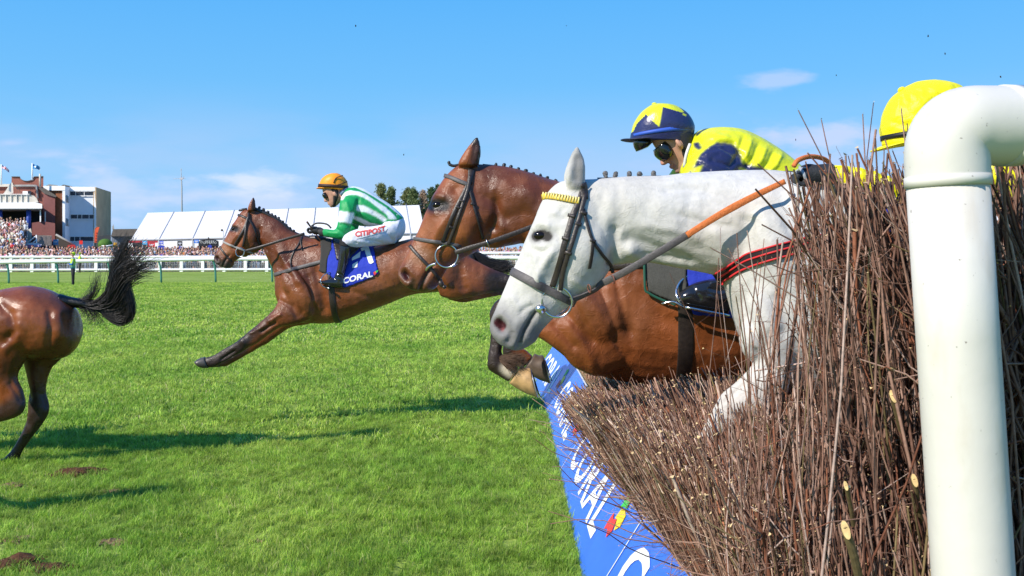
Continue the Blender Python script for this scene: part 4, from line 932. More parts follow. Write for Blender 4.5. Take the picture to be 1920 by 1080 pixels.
    S3 = cat_b(side_twigs(*T1, 1300, rg, .08, .30, .5), side_twigs(*T1, 2800, rg, .02, .07, .6), side_twigs(*T2, 700, rg, .02, .06, .6)); S4 = side_twigs(*T2, 900, rg, .12, .42, .85); S5 = side_twigs(*T3, 1300, rg, .05, .25, .4)
    # brushwood at the foot, between wing and low part
    n = 2600; Y = rg.uniform(2.08, 2.9, n); u = rg.random(n)
    base = np.stack([.72+.6*u, Y, np.full(n, .4)], 1); tip = np.stack([.66+.58*u+rg.normal(0, .03, n), Y+rg.normal(0, .1, n), rg.uniform(.98, 1.22, n)], 1)
    Ft = twig_batch(n, base, tip, rg.uniform(.0022, .0055, n), rg, .05); S6 = side_twigs(*Ft, 1700, rg, .05, .22)
    for B_ in (T1, T2, T3, T4, T5, S3, S4, S5, S5b, Ft, S6): B_[0][:, :, 1] = np.maximum(B_[0][:, :, 1], 2.05+.02*rg.random(B_[0].shape[:2]))
    V, Q, C = sticks_mesh([T1, T2, T3, T4, T5, S3, S4, S5, S5b, Ft, S6], rg, .6, BARK*np.array([1.0, .98, .95]))
    i = rg.integers(0, len(T1[0]), 420); j = rg.integers(2, 6, 420); b = T1[0][i, j]+np.array([0, -.004, 0]); dd = np.array([-.25, -.8, .35])+rg.normal(0, .3, (420, 3)); dd /= np.linalg.norm(dd, axis=1, keepdims=True)
    sV, sQ, sC = sticks_mesh([twig_batch(420, b, b+dd*rg.uniform(.006, .016, (420, 1)), rg.uniform(.0025, .0048, 420), rg, .01, 3)], rg, 1.0); Q = np.concatenate([Q, sQ+len(V)]); V = np.concatenate([V, sV]); C = np.concatenate([C, sC])
    # buds
    ob2 = mk('wing_brushwood', V, Q, bark, root, C, smooth=True); ob2['kind'] = 'stuff'
    # a few thick sawn stubs with pale faces in the near flank
    for (px, py, Y, tx, ty, r) in [(1583, 985, 1.98, 1612, 1090, .0095), (1713, 895, 2.05, 1728, 985, .007), (1672, 738, 2.07, 1696, 830, .007), (1585, 907, 2.05, 1600, 985, .005)]:
        parts, cols = [], []; a = W(tx, ty, Y+.06); b = W(px, py, Y)
        V1, F1 = tube([a, (a+b)/2+rg.normal(0, .002, 3), b], [r, r*.95, r*.9], 10, 4)
        parts.append((V1, F1)); cols.append(np.repeat(np.array([[.13, .095, .045]]), len(V1), 0))
        d = b-a; d /= np.linalg.norm(d); u = np.cross(d, [0, 1, 0]); u /= np.linalg.norm(u); nrm = np.array([-.25, -.93, .2]); nrm /= np.linalg.norm(nrm)
        dd = d-nrm*(d*nrm).sum(); dd /= np.linalg.norm(dd); uu = np.cross(dd, nrm)
        ctr = b-d*r*1.2+nrm*r*1.35
        E = np.array([ctr+uu*math.cos(t)*r*.8+dd*math.sin(t)*r*2.0 for t in np.linspace(0, 6.283, 12, endpoint=False)])
        V2, F2 = thicken(E, [list(range(12))], -nrm*.003); parts.append((V2, F2)); cols.append(np.repeat(np.array([[.62, .44, .2]]), len(V2), 0))
        V, Fs = cat_arrays(parts); mk('cut_stub', V, Fs, bark, root, np.concatenate(cols), smooth=False)
    # timber kerb behind the board and dark earth core
    wood = principled('kerb_timber', (.30, .20, .10), .8, .2, noise_scale=14, noise_amt=.35, bump=.4, bump_scale=60)
    V, Fs = box(.69, .76, 1.2, 13.4, .0, .515); mk('timber_rail', V, Fs, wood, root, smooth=False)
    core = principled('packed_brush', (.035, .022, .017), .95, .05, noise_scale=30, noise_amt=.5, bump=1, bump_scale=50)
    V, Fs = box(.80, 1.75, 1.3, 13.6, 0, .72); mk('packed_core', V, Fs, core, root, smooth=False)
    # blue boards
    blue = principled('board_blue', (.035, .155, .72), .38, .45, noise_scale=6, noise_amt=.07)
    white = principled('board_white', (.82, .84, .86), .5, .3)
    edge = principled('board_edge', (.5, .5, .52), .6, .3)
    em = {c: principled('emblem_'+c, v, .5, .3) for c, v in dict(red=(.72, .05, .05), yellow=(.85, .6, .03), green=(.06, .5, .08)).items()}
    B0 = np.array([.37, 0.0]); B1 = np.array([.68, .5]); nv = np.array([-(B1-B0)[1], (B1-B0)[0]]); nv = nv/np.linalg.norm(nv)
    txt = text2d('CORAL', .022, space=1.12)
    def board_pt(s, Y, lift=0, bend=0):
        p = B0+(B1-B0)*s+nv*lift
        return np.array([p[0]+bend*(Y-10.6), Y, max(p[1], .002)])
    for i, (ya, yb) in enumerate([(1.84, 4.775), (4.79, 7.73), (7.745, 10.6), (10.615, 13.4)]):
        bend = -.035 if i == 3 else 0
        P = [board_pt(s, y, 0, bend) for s in (0, 1) for y in (ya, yb)]
        b = mk('sponsor_board', *thicken(np.array(P), [[0, 1, 3, 2]], np.array([nv[0]*-.02, 0, nv[1]*-.02])), blue, root, smooth=False)
        T, Fs = txt; wT = T[:, 0].max()
        far, near = yb-.14, yb-2.2
        V = np.array([board_pt(.24+.52*y, far+(near-far)*x/wT, .004, bend) for x, y in T]); mk('lettering', V, Fs, white, b, smooth=False)
        def em_poly(pts, c):
            V = [board_pt(s, near-.10-u, .005, bend) for u, s in pts]; mk('emblem', np.array(V), [list(range(len(V)))], em[c], b, smooth=False)
        em_poly([(.05, .42), (.12, .46), (.20, .41), (.24, .50), (.19, .60), (.12, .56), (.05, .60), (.04, .50)], 'red')
        em_poly([(.14, .585), (.20, .60), (.27, .52), (.34, .60), (.32, .70), (.24, .72), (.16, .70)], 'yellow')
        em_poly([(.10, .66), (.16, .715), (.26, .74), (.25, .84), (.16, .86), (.10, .82), (.12, .74)], 'green')
        V = np.array([board_pt(s, y, .003, bend) for y in (ya, ya+.012) for s in (0, 1)]); mk('panel_seam', V, [[0, 1, 3, 2]], white, b, smooth=False)
        V = np.array([board_pt(s, y, .006, bend) for y in (ya, yb) for s in (.985, 1.012)]); mk('board_lip', V, [[0, 1, 3, 2]], edge, b, smooth=False)
build_fence()
def build_pipe():
    pvc = principled('white_pvc', (.62, .595, .54), .45, .4, noise_scale=5, noise_amt=.05, bump=.08, bump_scale=25)
    nt = pvc.node_tree; N = nt.nodes; L = nt.links; b = N['Principled BSDF']; src = b.inputs['Base Color'].links[0].from_socket; tc = N.new('ShaderNodeTexCoord')
    for sc_, lo, hi, colr, amt, z in ((11, .58, .74, (.42, .31, .17, 1), .3, .35), (85, .70, .76, (.10, .07, .05, 1), .8, 1), (3.5, .5, .75, (.50, .46, .34, 1), .22, .2)):
        mp = N.new('ShaderNodeMapping'); mp.inputs['Scale'].default_value = (1, 1, z); L.new(tc.outputs['Object'], mp.inputs[0])
        n = N.new('ShaderNodeTexNoise'); n.inputs['Scale'].default_value = sc_; n.inputs['Detail'].default_value = 6; L.new(mp.outputs[0], n.inputs['Vector'])
        mr = N.new('ShaderNodeMapRange'); mr.inputs[1].default_value = lo; mr.inputs[2].default_value = hi; mr.inputs[3].default_value = 0; mr.inputs[4].default_value = amt; L.new(n.outputs[0], mr.inputs[0])
        mx = N.new('ShaderNodeMix'); mx.data_type = 'RGBA'; L.new(mr.outputs[0], mx.inputs[0]); L.new(src, mx.inputs[6]); mx.inputs[7].default_value = colr; src = mx.outputs[2]
    L.new(src, b.inputs['Base Color'])
    Y = 1.95; k = Y/F; r = 146/2*k
    root = empty('plastic_wing_rail', W(1830, 1080, Y)*np.array([1, 1, 0]), 'thick white plastic pipe rail with an elbow beside the tall birch brush', 'rail')
    top = W(1776, 340, Y); bot = W(1824, 1080, Y); d = (bot-top)/np.linalg.norm(bot-top); foot = bot+d*(bot[2]/-d[2])
    mk('post', *tube([foot, (foot+top)/2, top], r, 40, 3), pvc, root)
    # elbow: collar, bend, sleeve
    er = r*1.045
    c = [W(1776.5, 345, Y), W(1776, 320, Y), W(1775, 292, Y), W(1777, 272, Y), W(1785, 254, Y), W(1799, 242, Y), W(1820, 236.5, Y+.004), W(1850, 236, Y+.01), W(1884, 236, Y+.018)]
    mk('elbow', *tube(c, er*.985, 44, 5), pvc, root)
    mk('collar', *tube([W(1777, 350, Y), W(1776.2, 330, Y)], er*1.003, 44, 1), pvc, root)
    mk('coupling', *tube([W(1876, 236, Y+.015), W(1904, 236, Y+.025)], er*1.01, 44, 1), pvc, root)
    mk('horizontal_rail', *tube([W(1880, 236, Y+.017), W(2300, 228, Y+.2), W(2900, 220, Y+.45)], r*.86, 40, 2), pvc, root)
    st = principled('pvc_stain', (.33, .25, .15), .7, .2)
    rg = np.random.default_rng(8); bv = None
build_pipe()
# ------------------------------------------------------------------ horses
LEATHER = principled('dark_leather', (.028, .020, .017), .42, .5, noise_scale=60, noise_amt=.3, bump=.2, bump_scale=160)
GREYLEATHER = principled('grey_web_strap', (.085, .075, .075), .5, .45, noise_scale=120, noise_amt=.2, bump=.2, bump_scale=260)
STEEL = principled('bit_steel', (.62, .62, .62), .22, .6, metal=1.0)
EYE = principled('horse_eye', (.007, .004, .003), .10, .35)
HAIR = principled('black_horse_hair', (.016, .013, .013), .42, .55)
BLUECLOTH = principled('blue_saddlecloth', (.022, .045, .42), .75, .25, bump=.35, bump_scale=26, bump_dist=.02)
WHITEINK = principled('white_print', (.8, .8, .82), .7, .2)
def coat_mat(name, rough, bump, spec=.45, coat=0, nscale=9, namt=.22, veins=0):
    m = principled(name, (1, 1, 1), rough, spec, vc=True, noise_scale=nscale, noise_amt=namt, coat=coat)
    nt = m.node_tree; N = nt.nodes; L = nt.links; b = N['Principled BSDF']; tc = N.new('ShaderNodeTexCoord')
    n1 = N.new('ShaderNodeTexNoise'); n1.inputs['Scale'].default_value = 26; n1.inputs['Detail'].default_value = 6; n1.inputs['Roughness'].default_value = .6
    L.new(tc.outputs['Object'], n1.inputs['Vector'])
    mp = N.new('ShaderNodeMapping'); mp.inputs['Scale'].default_value = (1, 1, 2.6); mp.inputs['Rotation'].default_value = (0, .6, 0)
    L.new(tc.outputs['Object'], mp.inputs[0])
    n2 = N.new('ShaderNodeTexNoise'); n2.inputs['Scale'].default_value = 170; n2.inputs['Detail'].default_value = 3; L.new(mp.outputs[0], n2.inputs['Vector'])
    ad = N.new('ShaderNodeMath'); ad.operation = 'MULTIPLY_ADD'; ad.inputs[1].default_value = .3; L.new(n2.outputs[0], ad.inputs[0]); L.new(n1.outputs[0], ad.inputs[2])
    src = ad.outputs[0]
    if veins:
        n3 = N.new('ShaderNodeTexNoise'); n3.inputs['Scale'].default_value = 11; n3.inputs['Detail'].default_value = 3; n3.inputs['Distortion'].default_value = 1.2; L.new(tc.outputs['Object'], n3.inputs['Vector'])
        s1 = N.new('ShaderNodeMath'); s1.operation = 'SUBTRACT'; s1.inputs[1].default_value = .5; L.new(n3.outputs[0], s1.inputs[0])
        s2 = N.new('ShaderNodeMath'); s2.operation = 'ABSOLUTE'; L.new(s1.outputs[0], s2.inputs[0])
        s3 = N.new('ShaderNodeMapRange'); s3.inputs[1].default_value = 0; s3.inputs[2].default_value = .03; s3.inputs[3].default_value = veins; s3.inputs[4].default_value = 0; L.new(s2.outputs[0], s3.inputs[0])
        a2 = N.new('ShaderNodeMath'); a2.operation = 'ADD'; L.new(src, a2.inputs[0]); L.new(s3.outputs[0], a2.inputs[1]); src = a2.outputs[0]
    bp = N.new('ShaderNodeBump'); bp.inputs['Strength'].default_value = bump; bp.inputs['Distance'].default_value = .02
    L.new(src, bp.inputs['Height']); L.new(bp.outputs[0], b.inputs['Normal'])
    # damp patches: uneven gloss
    mr = N.new('ShaderNodeMapRange'); mr.inputs[1].default_value = .35; mr.inputs[2].default_value = .65; mr.inputs[3].default_value = rough-.1; mr.inputs[4].default_value = rough+.14
    n4 = N.new('ShaderNodeTexNoise'); n4.inputs['Scale'].default_value = 14; n4.inputs['Detail'].default_value = 4; L.new(tc.outputs['Object'], n4.inputs['Vector']); L.new(n4.outputs[0], mr.inputs[0]); L.new(mr.outputs[0], b.inputs['Roughness'])
    return m
G_EYE, G_NOS = np.array([1016, 441.]), np.array([938, 610.])
def head_map(eye, nos):
    a = complex(*(G_NOS-G_EYE)); b = complex(nos[0]-eye[0], nos[1]-eye[1]); z = b/a
    def f(p):
        w = complex(p[0]-G_EYE[0], p[1]-G_EYE[1])*z; return (eye[0]+w.real, eye[1]+w.imag)
    return f, abs(z)
HEAD_STROKES = [(p_, r_, d_*1.3) for p_, r_, d_ in [([(1016, 443)], 22, -.011), ([(996, 430), (1012, 418), (1034, 425)], 8, .010), ([(1002, 458), (1018, 461), (1034, 452)], 7, .005),
    ([(934, 605), (942, 614)], 10, -.026), ([(922, 614), (926, 597), (940, 590), (953, 602), (952, 620)], 5.5, .006), ([(958, 620), (957, 634), (950, 646)], 7, -.008),
    ([(1008, 579), (995, 598), (984, 618), (975, 640), (970, 655)], 4.0, -.010), ([(1003, 606), (990, 632)], 11, .005), ([(985, 590), (968, 615), (962, 635)], 12, .004),
    ([(1040, 462), (1018, 500), (1004, 532)], 9, .009), ([(1058, 490), (1036, 525), (1018, 556)], 13, -.007), ([(990, 470), (972, 515), (955, 560)], 16, -.004),
    ([(1108, 468)], 40, .014), ([(1085, 510)], 28, .006), ([(1055, 402)], 12, -.010), ([(1152, 420), (1154, 462), (1143, 505)], 10, -.015), ([(1098, 545), (1130, 520)], 8, .004),
    ([(975, 560), (990, 545)], 10, -.003)]]
def shell(V, Q, mask, off, smooth_b=6):
    """a cloth lying on the body: the body faces under mask, lifted by off and closed underneath"""
    Nn = normals(V, Q); fm = mask[Q].all(1); Fs = Q[fm]; used = np.unique(Fs); remap = -np.ones(len(V), int); remap[used] = np.arange(len(used))
    Fs = remap[Fs]; P = V[used]; n_ = Nn[used]
    e = np.concatenate([Fs[:, [i, (i+1) % 4]] for i in range(4)]); key = np.sort(e, 1); u, inv, cnt = np.unique(key, axis=0, return_inverse=True, return_counts=True)
    be = u[cnt == 1]; nb = len(P); bw = np.zeros(nb, bool); bw[be.ravel()] = True
    for _ in range(smooth_b):
        s = np.zeros_like(P); c = np.zeros(nb)
        for a, b in ((0, 1), (1, 0)):
            for k in range(3): s[:, k] += np.bincount(be[:, a], P[be[:, b], k], nb)
            c += np.bincount(be[:, a], minlength=nb)
        P = np.where(bw[:, None], .5*P+.5*s/np.maximum(c, 1)[:, None], P)
    P = laplace(P, Fs, 4)if len(Fs) else P
    offv = off*(1-.35*bw)
    return thicken(P+n_*offv[:, None], Fs.tolist(), -n_*(offv*.9)[:, None])
def strands(guides, n, Y0, spread, rng, r=(.0012, .0004), k=16, wob=.02, tipspread=2.0, mixg=.5):
    """hair: n strands, each a blend of two guide curves given in px (x,y[,yoff])"""
    G = []
    for g in guides:
        A = np.array([tuple(p)+(0,)*(3-len(p)) for p in g], float); A = catmull(A, 8)
        d = np.r_[0, np.cumsum(np.linalg.norm(np.diff(A[:, :2], axis=0), axis=1))]; d /= d[-1]
        A = np.stack([np.interp(np.linspace(0, 1, k), d, A[:, j]) for j in range(3)], 1)
        G.append(np.array([W(a[0], a[1], Y0+a[2]) for a in A]))
    G = np.array(G); i = rng.integers(0, len(G), n); j = rng.integers(0, len(G), n); f = rng.random((n, 1, 1))*mixg
    P = G[i]*(1-f)+G[j]*f; t = np.linspace(0, 1, k)
    sc = (spread*(.35+tipspread*t**1.4))[None, :, None]
    P = P+rng.normal(0, 1, (n, 1, 3))*sc
    ph = rng.uniform(0, 6.28, (n, 1, 3)); fr = rng.uniform(3, 9, (n, 1, 3))
    P += np.sin(t[None, :, None]*fr+ph)*wob*t[None, :, None]
    ln = rng.uniform(.72, 1.0, n)   # strands end at different lengths
    idx = t[None]*ln[:, None]*(k-1); lo = np.minimum(idx.astype(int), k-2); fr2 = (idx-lo)[:, :, None]
    P = np.take_along_axis(P, lo[:, :, None], 1)*(1-fr2)+np.take_along_axis(P, lo[:, :, None]+1, 1)*fr2
    R = np.linspace(r[0], r[1], k)[None]*rng.uniform(.7, 1.4, (n, 1))
    V, Q, _ = tubes(P, R, 3)
    return V, Q
class Horse: pass
def build_horse(label, Y0, base_px, trunk, head, ears, legs, lumps, strokes, eye, nos, voxel, colour, cm, smooth=4, hoofs=(), name='horse', head_strokes=True, group=None, near_lumps=False, ear_shift=(0, 0)):
    h = Horse(); h.Y0 = Y0
    h.root = empty(name, np.array([W(base_px[0], 475, Y0)[0], Y0, 0]), label, 'horse', group)
    parts = [loft(trunk, Y0, ring=28)]
    if head: parts.append(loft(head, Y0, ring=28))
    for e in ears: parts += both(e, Y0, ring=14, shift=ear_shift)
    for st, sh in legs: parts += both(st, Y0, ring=16, shift=sh) if sh is not None else [loft(st, Y0, ring=16)]
    for l in lumps:
        e = ellipsoid(*l[:2], Y0, *l[2:]); parts += [e] if near_lumps else [e, flipY(e, Y0)]
    V, Q = remesh(parts, voxel, smooth)
    st = list(strokes)
    if head_strokes:
        hm, hs = head_map(eye, nos)
        for pts, r, d in HEAD_STROKES: st.append(([hm(p) for p in pts], r*hs, d))
        h.hm = hm; h.hs = hs
    V = carve(V, Q, Y0, st)
    n0 = normals(V, Q); V = V+n0*(fbm(V*np.array([1, 1, .55])+Y0, 8.0, 3)*.0055+fbm(V, 24.0, 2)*.0016)[:, None]*(np.abs(n0[:, 1:2])*.8+.2)
    V = laplace(V, Q, 1)
    px, py = project(V, Y0)
    C = colour(px, py, V, normals(V, Q))
    h.V, h.Q = V, Q; h.px, h.py = px, py
    h.body = mk('body', V, Q, cm, h.root, C)
    h.bvh = bvh_of(V, Q)
    if head_strokes:
        for s in (0, 1):
            loc, no = hit(h.bvh, *eye); c = np.array(loc)+np.array([0, .0118*min(1, hs*Y0/3.6), 0])
            e = ellipsoid(0, 0, 1, 1, 1, 1, nu=20, nv=14); Vv, Ff = e; Vv = Vv-W(0, 0, 1)
            Vv = Vv/np.array([np.abs(Vv[:, 0]).max(), 1, np.abs(Vv[:, 2]).max()])*np.array([.029, .018, .0195])+c
            if s: Vv, Ff = flipY((Vv, Ff), Y0)
            mk('eye', Vv, Ff, EYE, h.root)
    for hs_, m in hoofs:
        for st_, sh, fl in hs_:
            V1, F1 = loft(st_, Y0, ring=18, flip=fl, shift=sh, grow=.002); mk('hoof', V1, F1, m, h.root)
    return h
def add(h, name, part, m, parent=None, mirror=False, smooth=True, label=None):
    if part is None: return None
    parts = [part] if isinstance(part, tuple) else [p for p in part if p is not None]
    if mirror: parts = parts+[flipY(p, h.Y0) for p in parts]
    if mirror:
        k = len(parts)//2; V, Fs = cat_arrays(parts[k:]); mk(name, V, Fs, m, parent or h.root, smooth=smooth); parts = parts[:k]
    V, Fs = cat_arrays(parts); o = mk(name, V, Fs, m, parent or h.root, smooth=smooth)
    if label: o['label'] = label
    return o
def loop(h, p, q, width, **k):
    a, _ = hit(h.bvh, *p); b, _ = hit(h.bvh, *q)
    if a is None or b is None: return None
    a = np.array(a); b = np.array(b); return loop_plane(h.bvh, (a[0], h.Y0, a[2]), (b[0], h.Y0, b[2]), width, **k)
def knobs(pts, Y0, r, rng, squash=1.0):
    parts = []
    for x, y in pts:
        s = Y0/F; rr = r/s
        for q in range(3):
            parts.append(ellipsoid(x+rng.normal(0, .12)*rr, y-rr*.25+rng.normal(0, .15)*rr-q*.28*rr, Y0, rr*rng.uniform(.55, .85), rr*rng.uniform(.5, .75), r*.7, rng.normal(0, .003), rng.uniform(0, 90), 8, 6))
    return parts
def mixc(C, col, w):
    return C*(1-w[:, None])+np.array(col)[None]*w[:, None]
def near(px, py, pts, r0, r1):
    d, _ = seg_dist(px, py, pts); return 1-smooth01(d, r0, r1)
# ============================================================ grey horse, close to the camera
def build_grey():
    Y0 = 3.6
    trunk = [((1084, 336), (1150, 498), .085), ((1130, 334), (1172, 495), .095), ((1183, 330), (1216, 492), .105), ((1232, 329), (1266, 502), .12), ((1290, 324), (1318, 512), .14),
             ((1354, 320), (1352, 522), .165), ((1428, 318), (1366, 560), .20), ((1490, 323), (1392, 640), .235), ((1560, 335), (1440, 712), .25), ((1660, 362), (1590, 748), .275), ((1780, 382), (1760, 760), .29),
             ((1900, 378), (1890, 750), .30), ((2020, 366), (2030, 712), .29), ((2130, 372), (2150, 670), .27), ((2230, 402), (2230, 650), .24), ((2300, 455), (2285, 620), .13)]
    head = [((1080, 336), (1152, 440), .080), ((1046, 342), (1152, 488), .098), ((1019, 371), (1128, 527), .108), ((1000, 416), (1095, 557), .104, 0, .10), ((984, 452), (1065, 577), .086, 0, .12),
            ((968, 490), (1042, 594), .070, 0, .1), ((954, 520), (1026, 610), .060), ((941, 551), (1014, 624), .055), ((928, 581), (1008, 637), .056), ((918.5, 604), (998, 646), .058), ((919, 624), (982, 655), .052), ((934, 645), (968, 659), .032)]
    ear = [((1062, 352), (1097, 356), .026, -.055), ((1060, 335), (1098, 335), .028, -.06), ((1062, 316), (1098, 312), .024, -.062), ((1068, 297), (1095, 295), .018, -.06), ((1074, 284), (1089, 284), .013, -.058), ((1079, 274), (1085, 274), .009, -.057)]
    fore = [((1420, 470), (1560, 520), .10, -.10), ((1392, 570), (1520, 590), .10, -.12), ((1400, 630), (1500, 650), .085, -.13), ((1412, 675), (1480, 715), .07, -.13), ((1404, 692), (1472, 750), .066, -.13), ((1378, 718), (1440, 774), .058, -.13), ((1354, 738), (1408, 788), .056, -.13),
            ((1338, 765), (1380, 800), .040, -.13), ((1312, 820), (1344, 828), .028, -.13), ((1305, 860), (1336, 862), .030, -.13), ((1298, 885), (1332, 888), .032, -.13), ((1282, 905), (1318, 915), .03, -.13), ((1262, 925), (1310, 935), .04, -.13), ((1250, 940), (1305, 950), .046, -.13)]
    hind = [((2120, 480), (2300, 520), .12, -.12), ((2160, 600), (2310, 610), .11, -.13), ((2220, 660), (2330, 650), .075, -.13), ((2280, 700), (2360, 680), .055, -.13), ((2330, 730), (2400, 715), .05, -.13), ((2360, 780), (2400, 770), .036, -.13), ((2390, 850), (2425, 845), .032, -.13), ((2410, 890), (2450, 885), .03, -.13), ((2425, 930), (2480, 915), .045, -.13)]
    lumps = [(1455, 480, 60, 110, .12, -.13, 20), (1430, 620, 42, 60, .07, -.14, -20), (1505, 430, 55, 90, .10, -.13, 10)]
    strokes = [([(1165, 440), (1235, 468), (1310, 498)], 13, -.009), ([(1130, 372), (1200, 392), (1290, 405)], 40, .008), ([(1183, 470)], 12, .011), ([(1172, 455)], 9, -.006), ([(1200, 487), (1250, 494), (1310, 505)], 7, .005), ([(1210, 478), (1270, 490)], 6, -.005),
               ([(1405, 400), (1395, 455), (1372, 520)], 17, -.013), ([(1340, 440), (1362, 490)], 22, .008), ([(1300, 360), (1390, 370)], 24, -.005), ([(1385, 560), (1412, 620), (1440, 665)], 8, -.009), ([(1410, 650), (1440, 690), (1470, 700)], 6, -.010), ([(1430, 560), (1445, 610)], 18, .010),
               ([(1465, 560), (1470, 620)], 12, -.006), ([(1395, 720), (1360, 752)], 4, -.006), ([(1155, 350), (1165, 420)], 14, -.004),
               ([(1082, 300), (1081, 335)], 9, -.006), ([(1002, 478), (1010, 520), (1016, 560)], 4.5, .004), ([(998, 466), (1014, 473), (1032, 466)], 4.5, -.004), ([(1036, 398), (1052, 404), (1066, 394)], 5, .005), ([(1040, 430), (1052, 450), (1058, 480)], 6, -.004), ([(975, 590), (985, 578), (1000, 572)], 4, -.004), ([(962, 560), (972, 575)], 5, .003), ([(1070, 520), (1090, 535), (1110, 530)], 5, .004), ([(1240, 360), (1290, 350), (1340, 358)], 8, -.004), ([(1200, 420), (1260, 430), (1320, 450)], 10, .005), ([(1260, 400), (1330, 420), (1380, 425)], 8, -.004), ([(1068, 318), (1066, 340)], 5, .004)]
    strokes = [(p_, r_, d_*1.5) for p_, r_, d_ in strokes]
    rng = np.random.default_rng(21)
    def colour(px, py, V, Nn):
        C = np.tile(np.array([.535, .52, .49]), (len(px), 1))
        n = fbm(V, 7.0, 4); C *= (1+.05*n)[:, None]; C = mixc(C, (.36, .31, .23), smooth01(fbm(V+3, 3.5, 3), .2, .6)*.16)
        fleck = fbm(V, 60, 2); C = mixc(C, (.36, .35, .34), smooth01(fleck, .35, .75)*.35)
        muz = near(px, py, [(930, 618), (955, 650), (992, 635)], 14, 75); C = mixc(C, (.125, .12, .125), muz*.82)
        C = mixc(C, (.20, .19, .195), near(px, py, [(958, 622), (956, 642)], 3, 10)*.7)
        C = mixc(C, (.06, .05, .05), near(px, py, [(1008, 579), (995, 598), (984, 618), (976, 640)], 1.5, 4.5)*.85)
        C = mixc(C, (.20, .19, .19), near(px, py, [(1004, 445), (1016, 440), (1027, 443)], 6, 17)*.75); C = mixc(C, (.03, .026, .026), near(px, py, [(1006, 443), (1016, 440), (1026, 443)], 8, 11)*.95)
        C = mixc(C, (.055, .012, .015), near(px, py, [(934, 605), (941, 611)], 6.5, 10)); C = mixc(C, (.40, .13, .13), near(px, py, [(942, 618)], 1.5, 5)*.6)
        C = mixc(C, (.16, .155, .155), near(px, py, [(1084, 295), (1084, 345)], 4, 12)*.8); C = mixc(C, (.22, .215, .215), near(px, py, [(1081, 285), (1081, 340)], 6, 24)*.55)
        C = mixc(C, (.42, .41, .41), near(px, py, [(1440, 570), (1450, 600)], 8, 40)*.3); C = mixc(C, (.45, .36, .27), near(px, py, [(1368, 540), (1390, 600)], 2, 18)*.16)
        C = mixc(C, (.5, .44, .38), near(px, py, [(1400, 730), (1340, 770)], 10, 45)*.3)
        return np.clip(C, .01, .8)
    cm = coat_mat('grey_coat', .68, .22, .18, nscale=55, namt=.06, veins=.2)
    h = build_horse('grey almost white horse leaping through the birch brush with a yellow browband', Y0, (1700, 0), trunk, head, [ear], [(fore, (62, 8)), (hind, (15, 8))], lumps, strokes, (1016, 441.5), (938, 610), .0062, colour, cm, smooth=5, near_lumps=True)
    bv = h.bvh
    # mane: silver plait knobs along the crest
    mm = principled('silver_mane', (.13, .125, .125), .6, .3, noise_scale=120, noise_amt=.5, bump=.6, bump_scale=300)
    add(h, 'plaited_mane', knobs([(1136, 331.5), (1154, 331.5), (1180, 330.5), (1199, 330.5), (1225, 329.5)], Y0, .0125, rng)+[tube([W(x, y+2, Y0) for x, y in [(1120, 334), (1160, 333), (1200, 331), (1240, 330)]], .006, 6, 4)], mm)
    # bridle
    b = add(h, 'bridle', strap(bv, [(1094, 352), (1086, 378), (1075, 402), (1059, 458), (1046, 505), (1036, 537)], .021, .005), LEATHER, mirror=True)
    add(h, 'cheek_strap', strap(bv, [(1097, 366), (1087, 406), (1068, 470), (1058, 505), (1051, 543)], .016, .005, off=.006), LEATHER, b, mirror=True)
    add(h, 'headpiece', loop(h, (1094, 352), (1097, 372), .026, arc=(90, 270)) if False else strap(bv, [(1092, 344), (1095, 356), (1096, 374)], .026, .006), LEATHER, b, mirror=True)
    yb = principled('yellow_browband', (.62, .42, .03), .45, .5, noise_scale=60, noise_amt=.3)
    add(h, 'browband', loop(h, (1019, 370), (1082, 380), .021, thick=.006, n=90, arc=(0, 360)) if False else strap(bv, [(1017.5, 369), (1040, 370), (1064, 374), (1086, 379)], .022, .007), yb, b, mirror=True)
    studs = []
    for t in np.linspace(0, 1, 15):
        x, y = np.interp(t, [0, .35, .7, 1], [1018, 1040, 1064, 1084]), np.interp(t, [0, .35, .7, 1], [368.5, 370, 374, 378])
        loc, no = hit(bv, x, y)
        if loc is not None:
            c = np.array(loc)+np.array(no)*.011; studs.append(tube([c+np.array([0, 0, -.011]), c+np.array([0.002, 0, .011])], .0032, 8, 1))
    add(h, 'browband_bead', studs, principled('pale_gold_bead', (.75, .62, .22), .35, .6), b)
    add(h, 'noseband', loop(h, (966, 512), (1056, 558), .030, thick=.005, n=100, reach=.22), GREYLEATHER, b)
    add(h, 'throatlash', [strap(bv, [(1094, 392), (1100, 418), (1110, 450), (1128, 477), (1144, 497), (1150, 512)], .011, .004), strap(bv, [(1111, 450), (1109, 475), (1104, 502)], .012, .004, off=.005)], LEATHER, b, mirror=True)
    for (x, y, w_) in [(1073, 406, 15), (1062, 448, 14), (1084, 421, 14), (1067, 474, 13), (1094, 400, 13), (1110, 452, 10)]:
        add(h, 'buckle', strap(bv, [(x-w_*.42, y-2), (x+w_*.42, y+2)], .012, .007, off=.006, step=3), LEATHER, b)
    def bit(h, ringc, rr, knob, par):
        loc, no = hit(h.bvh, *ringc); c = np.array(loc)+np.array([0, -.012, 0]); t = .0042
        for s in (0, 1):
            q = ring(c, rr, t, (0.12, 1, .05)); k = ellipsoid(*knob, h.Y0, 1, 1, 1)
            l2, _ = hit(h.bvh, *knob); kc = np.array(l2)+np.array([0, -.008, 0])
            kn = (np.array(k[0])-np.array(k[0]).mean(0)); kn = kn/np.abs(kn).max(0)*np.array([.020, .014, .016])*(rr/.05)+kc
            pr = [q, (kn, k[1])]
            if s: pr = [flipY(p, h.Y0) for p in pr]
            add(h, 'bit_ring', pr, STEEL, par)
    h.bitf = bit; bit(h, (1044, 566), .054, (1014, 579), b)
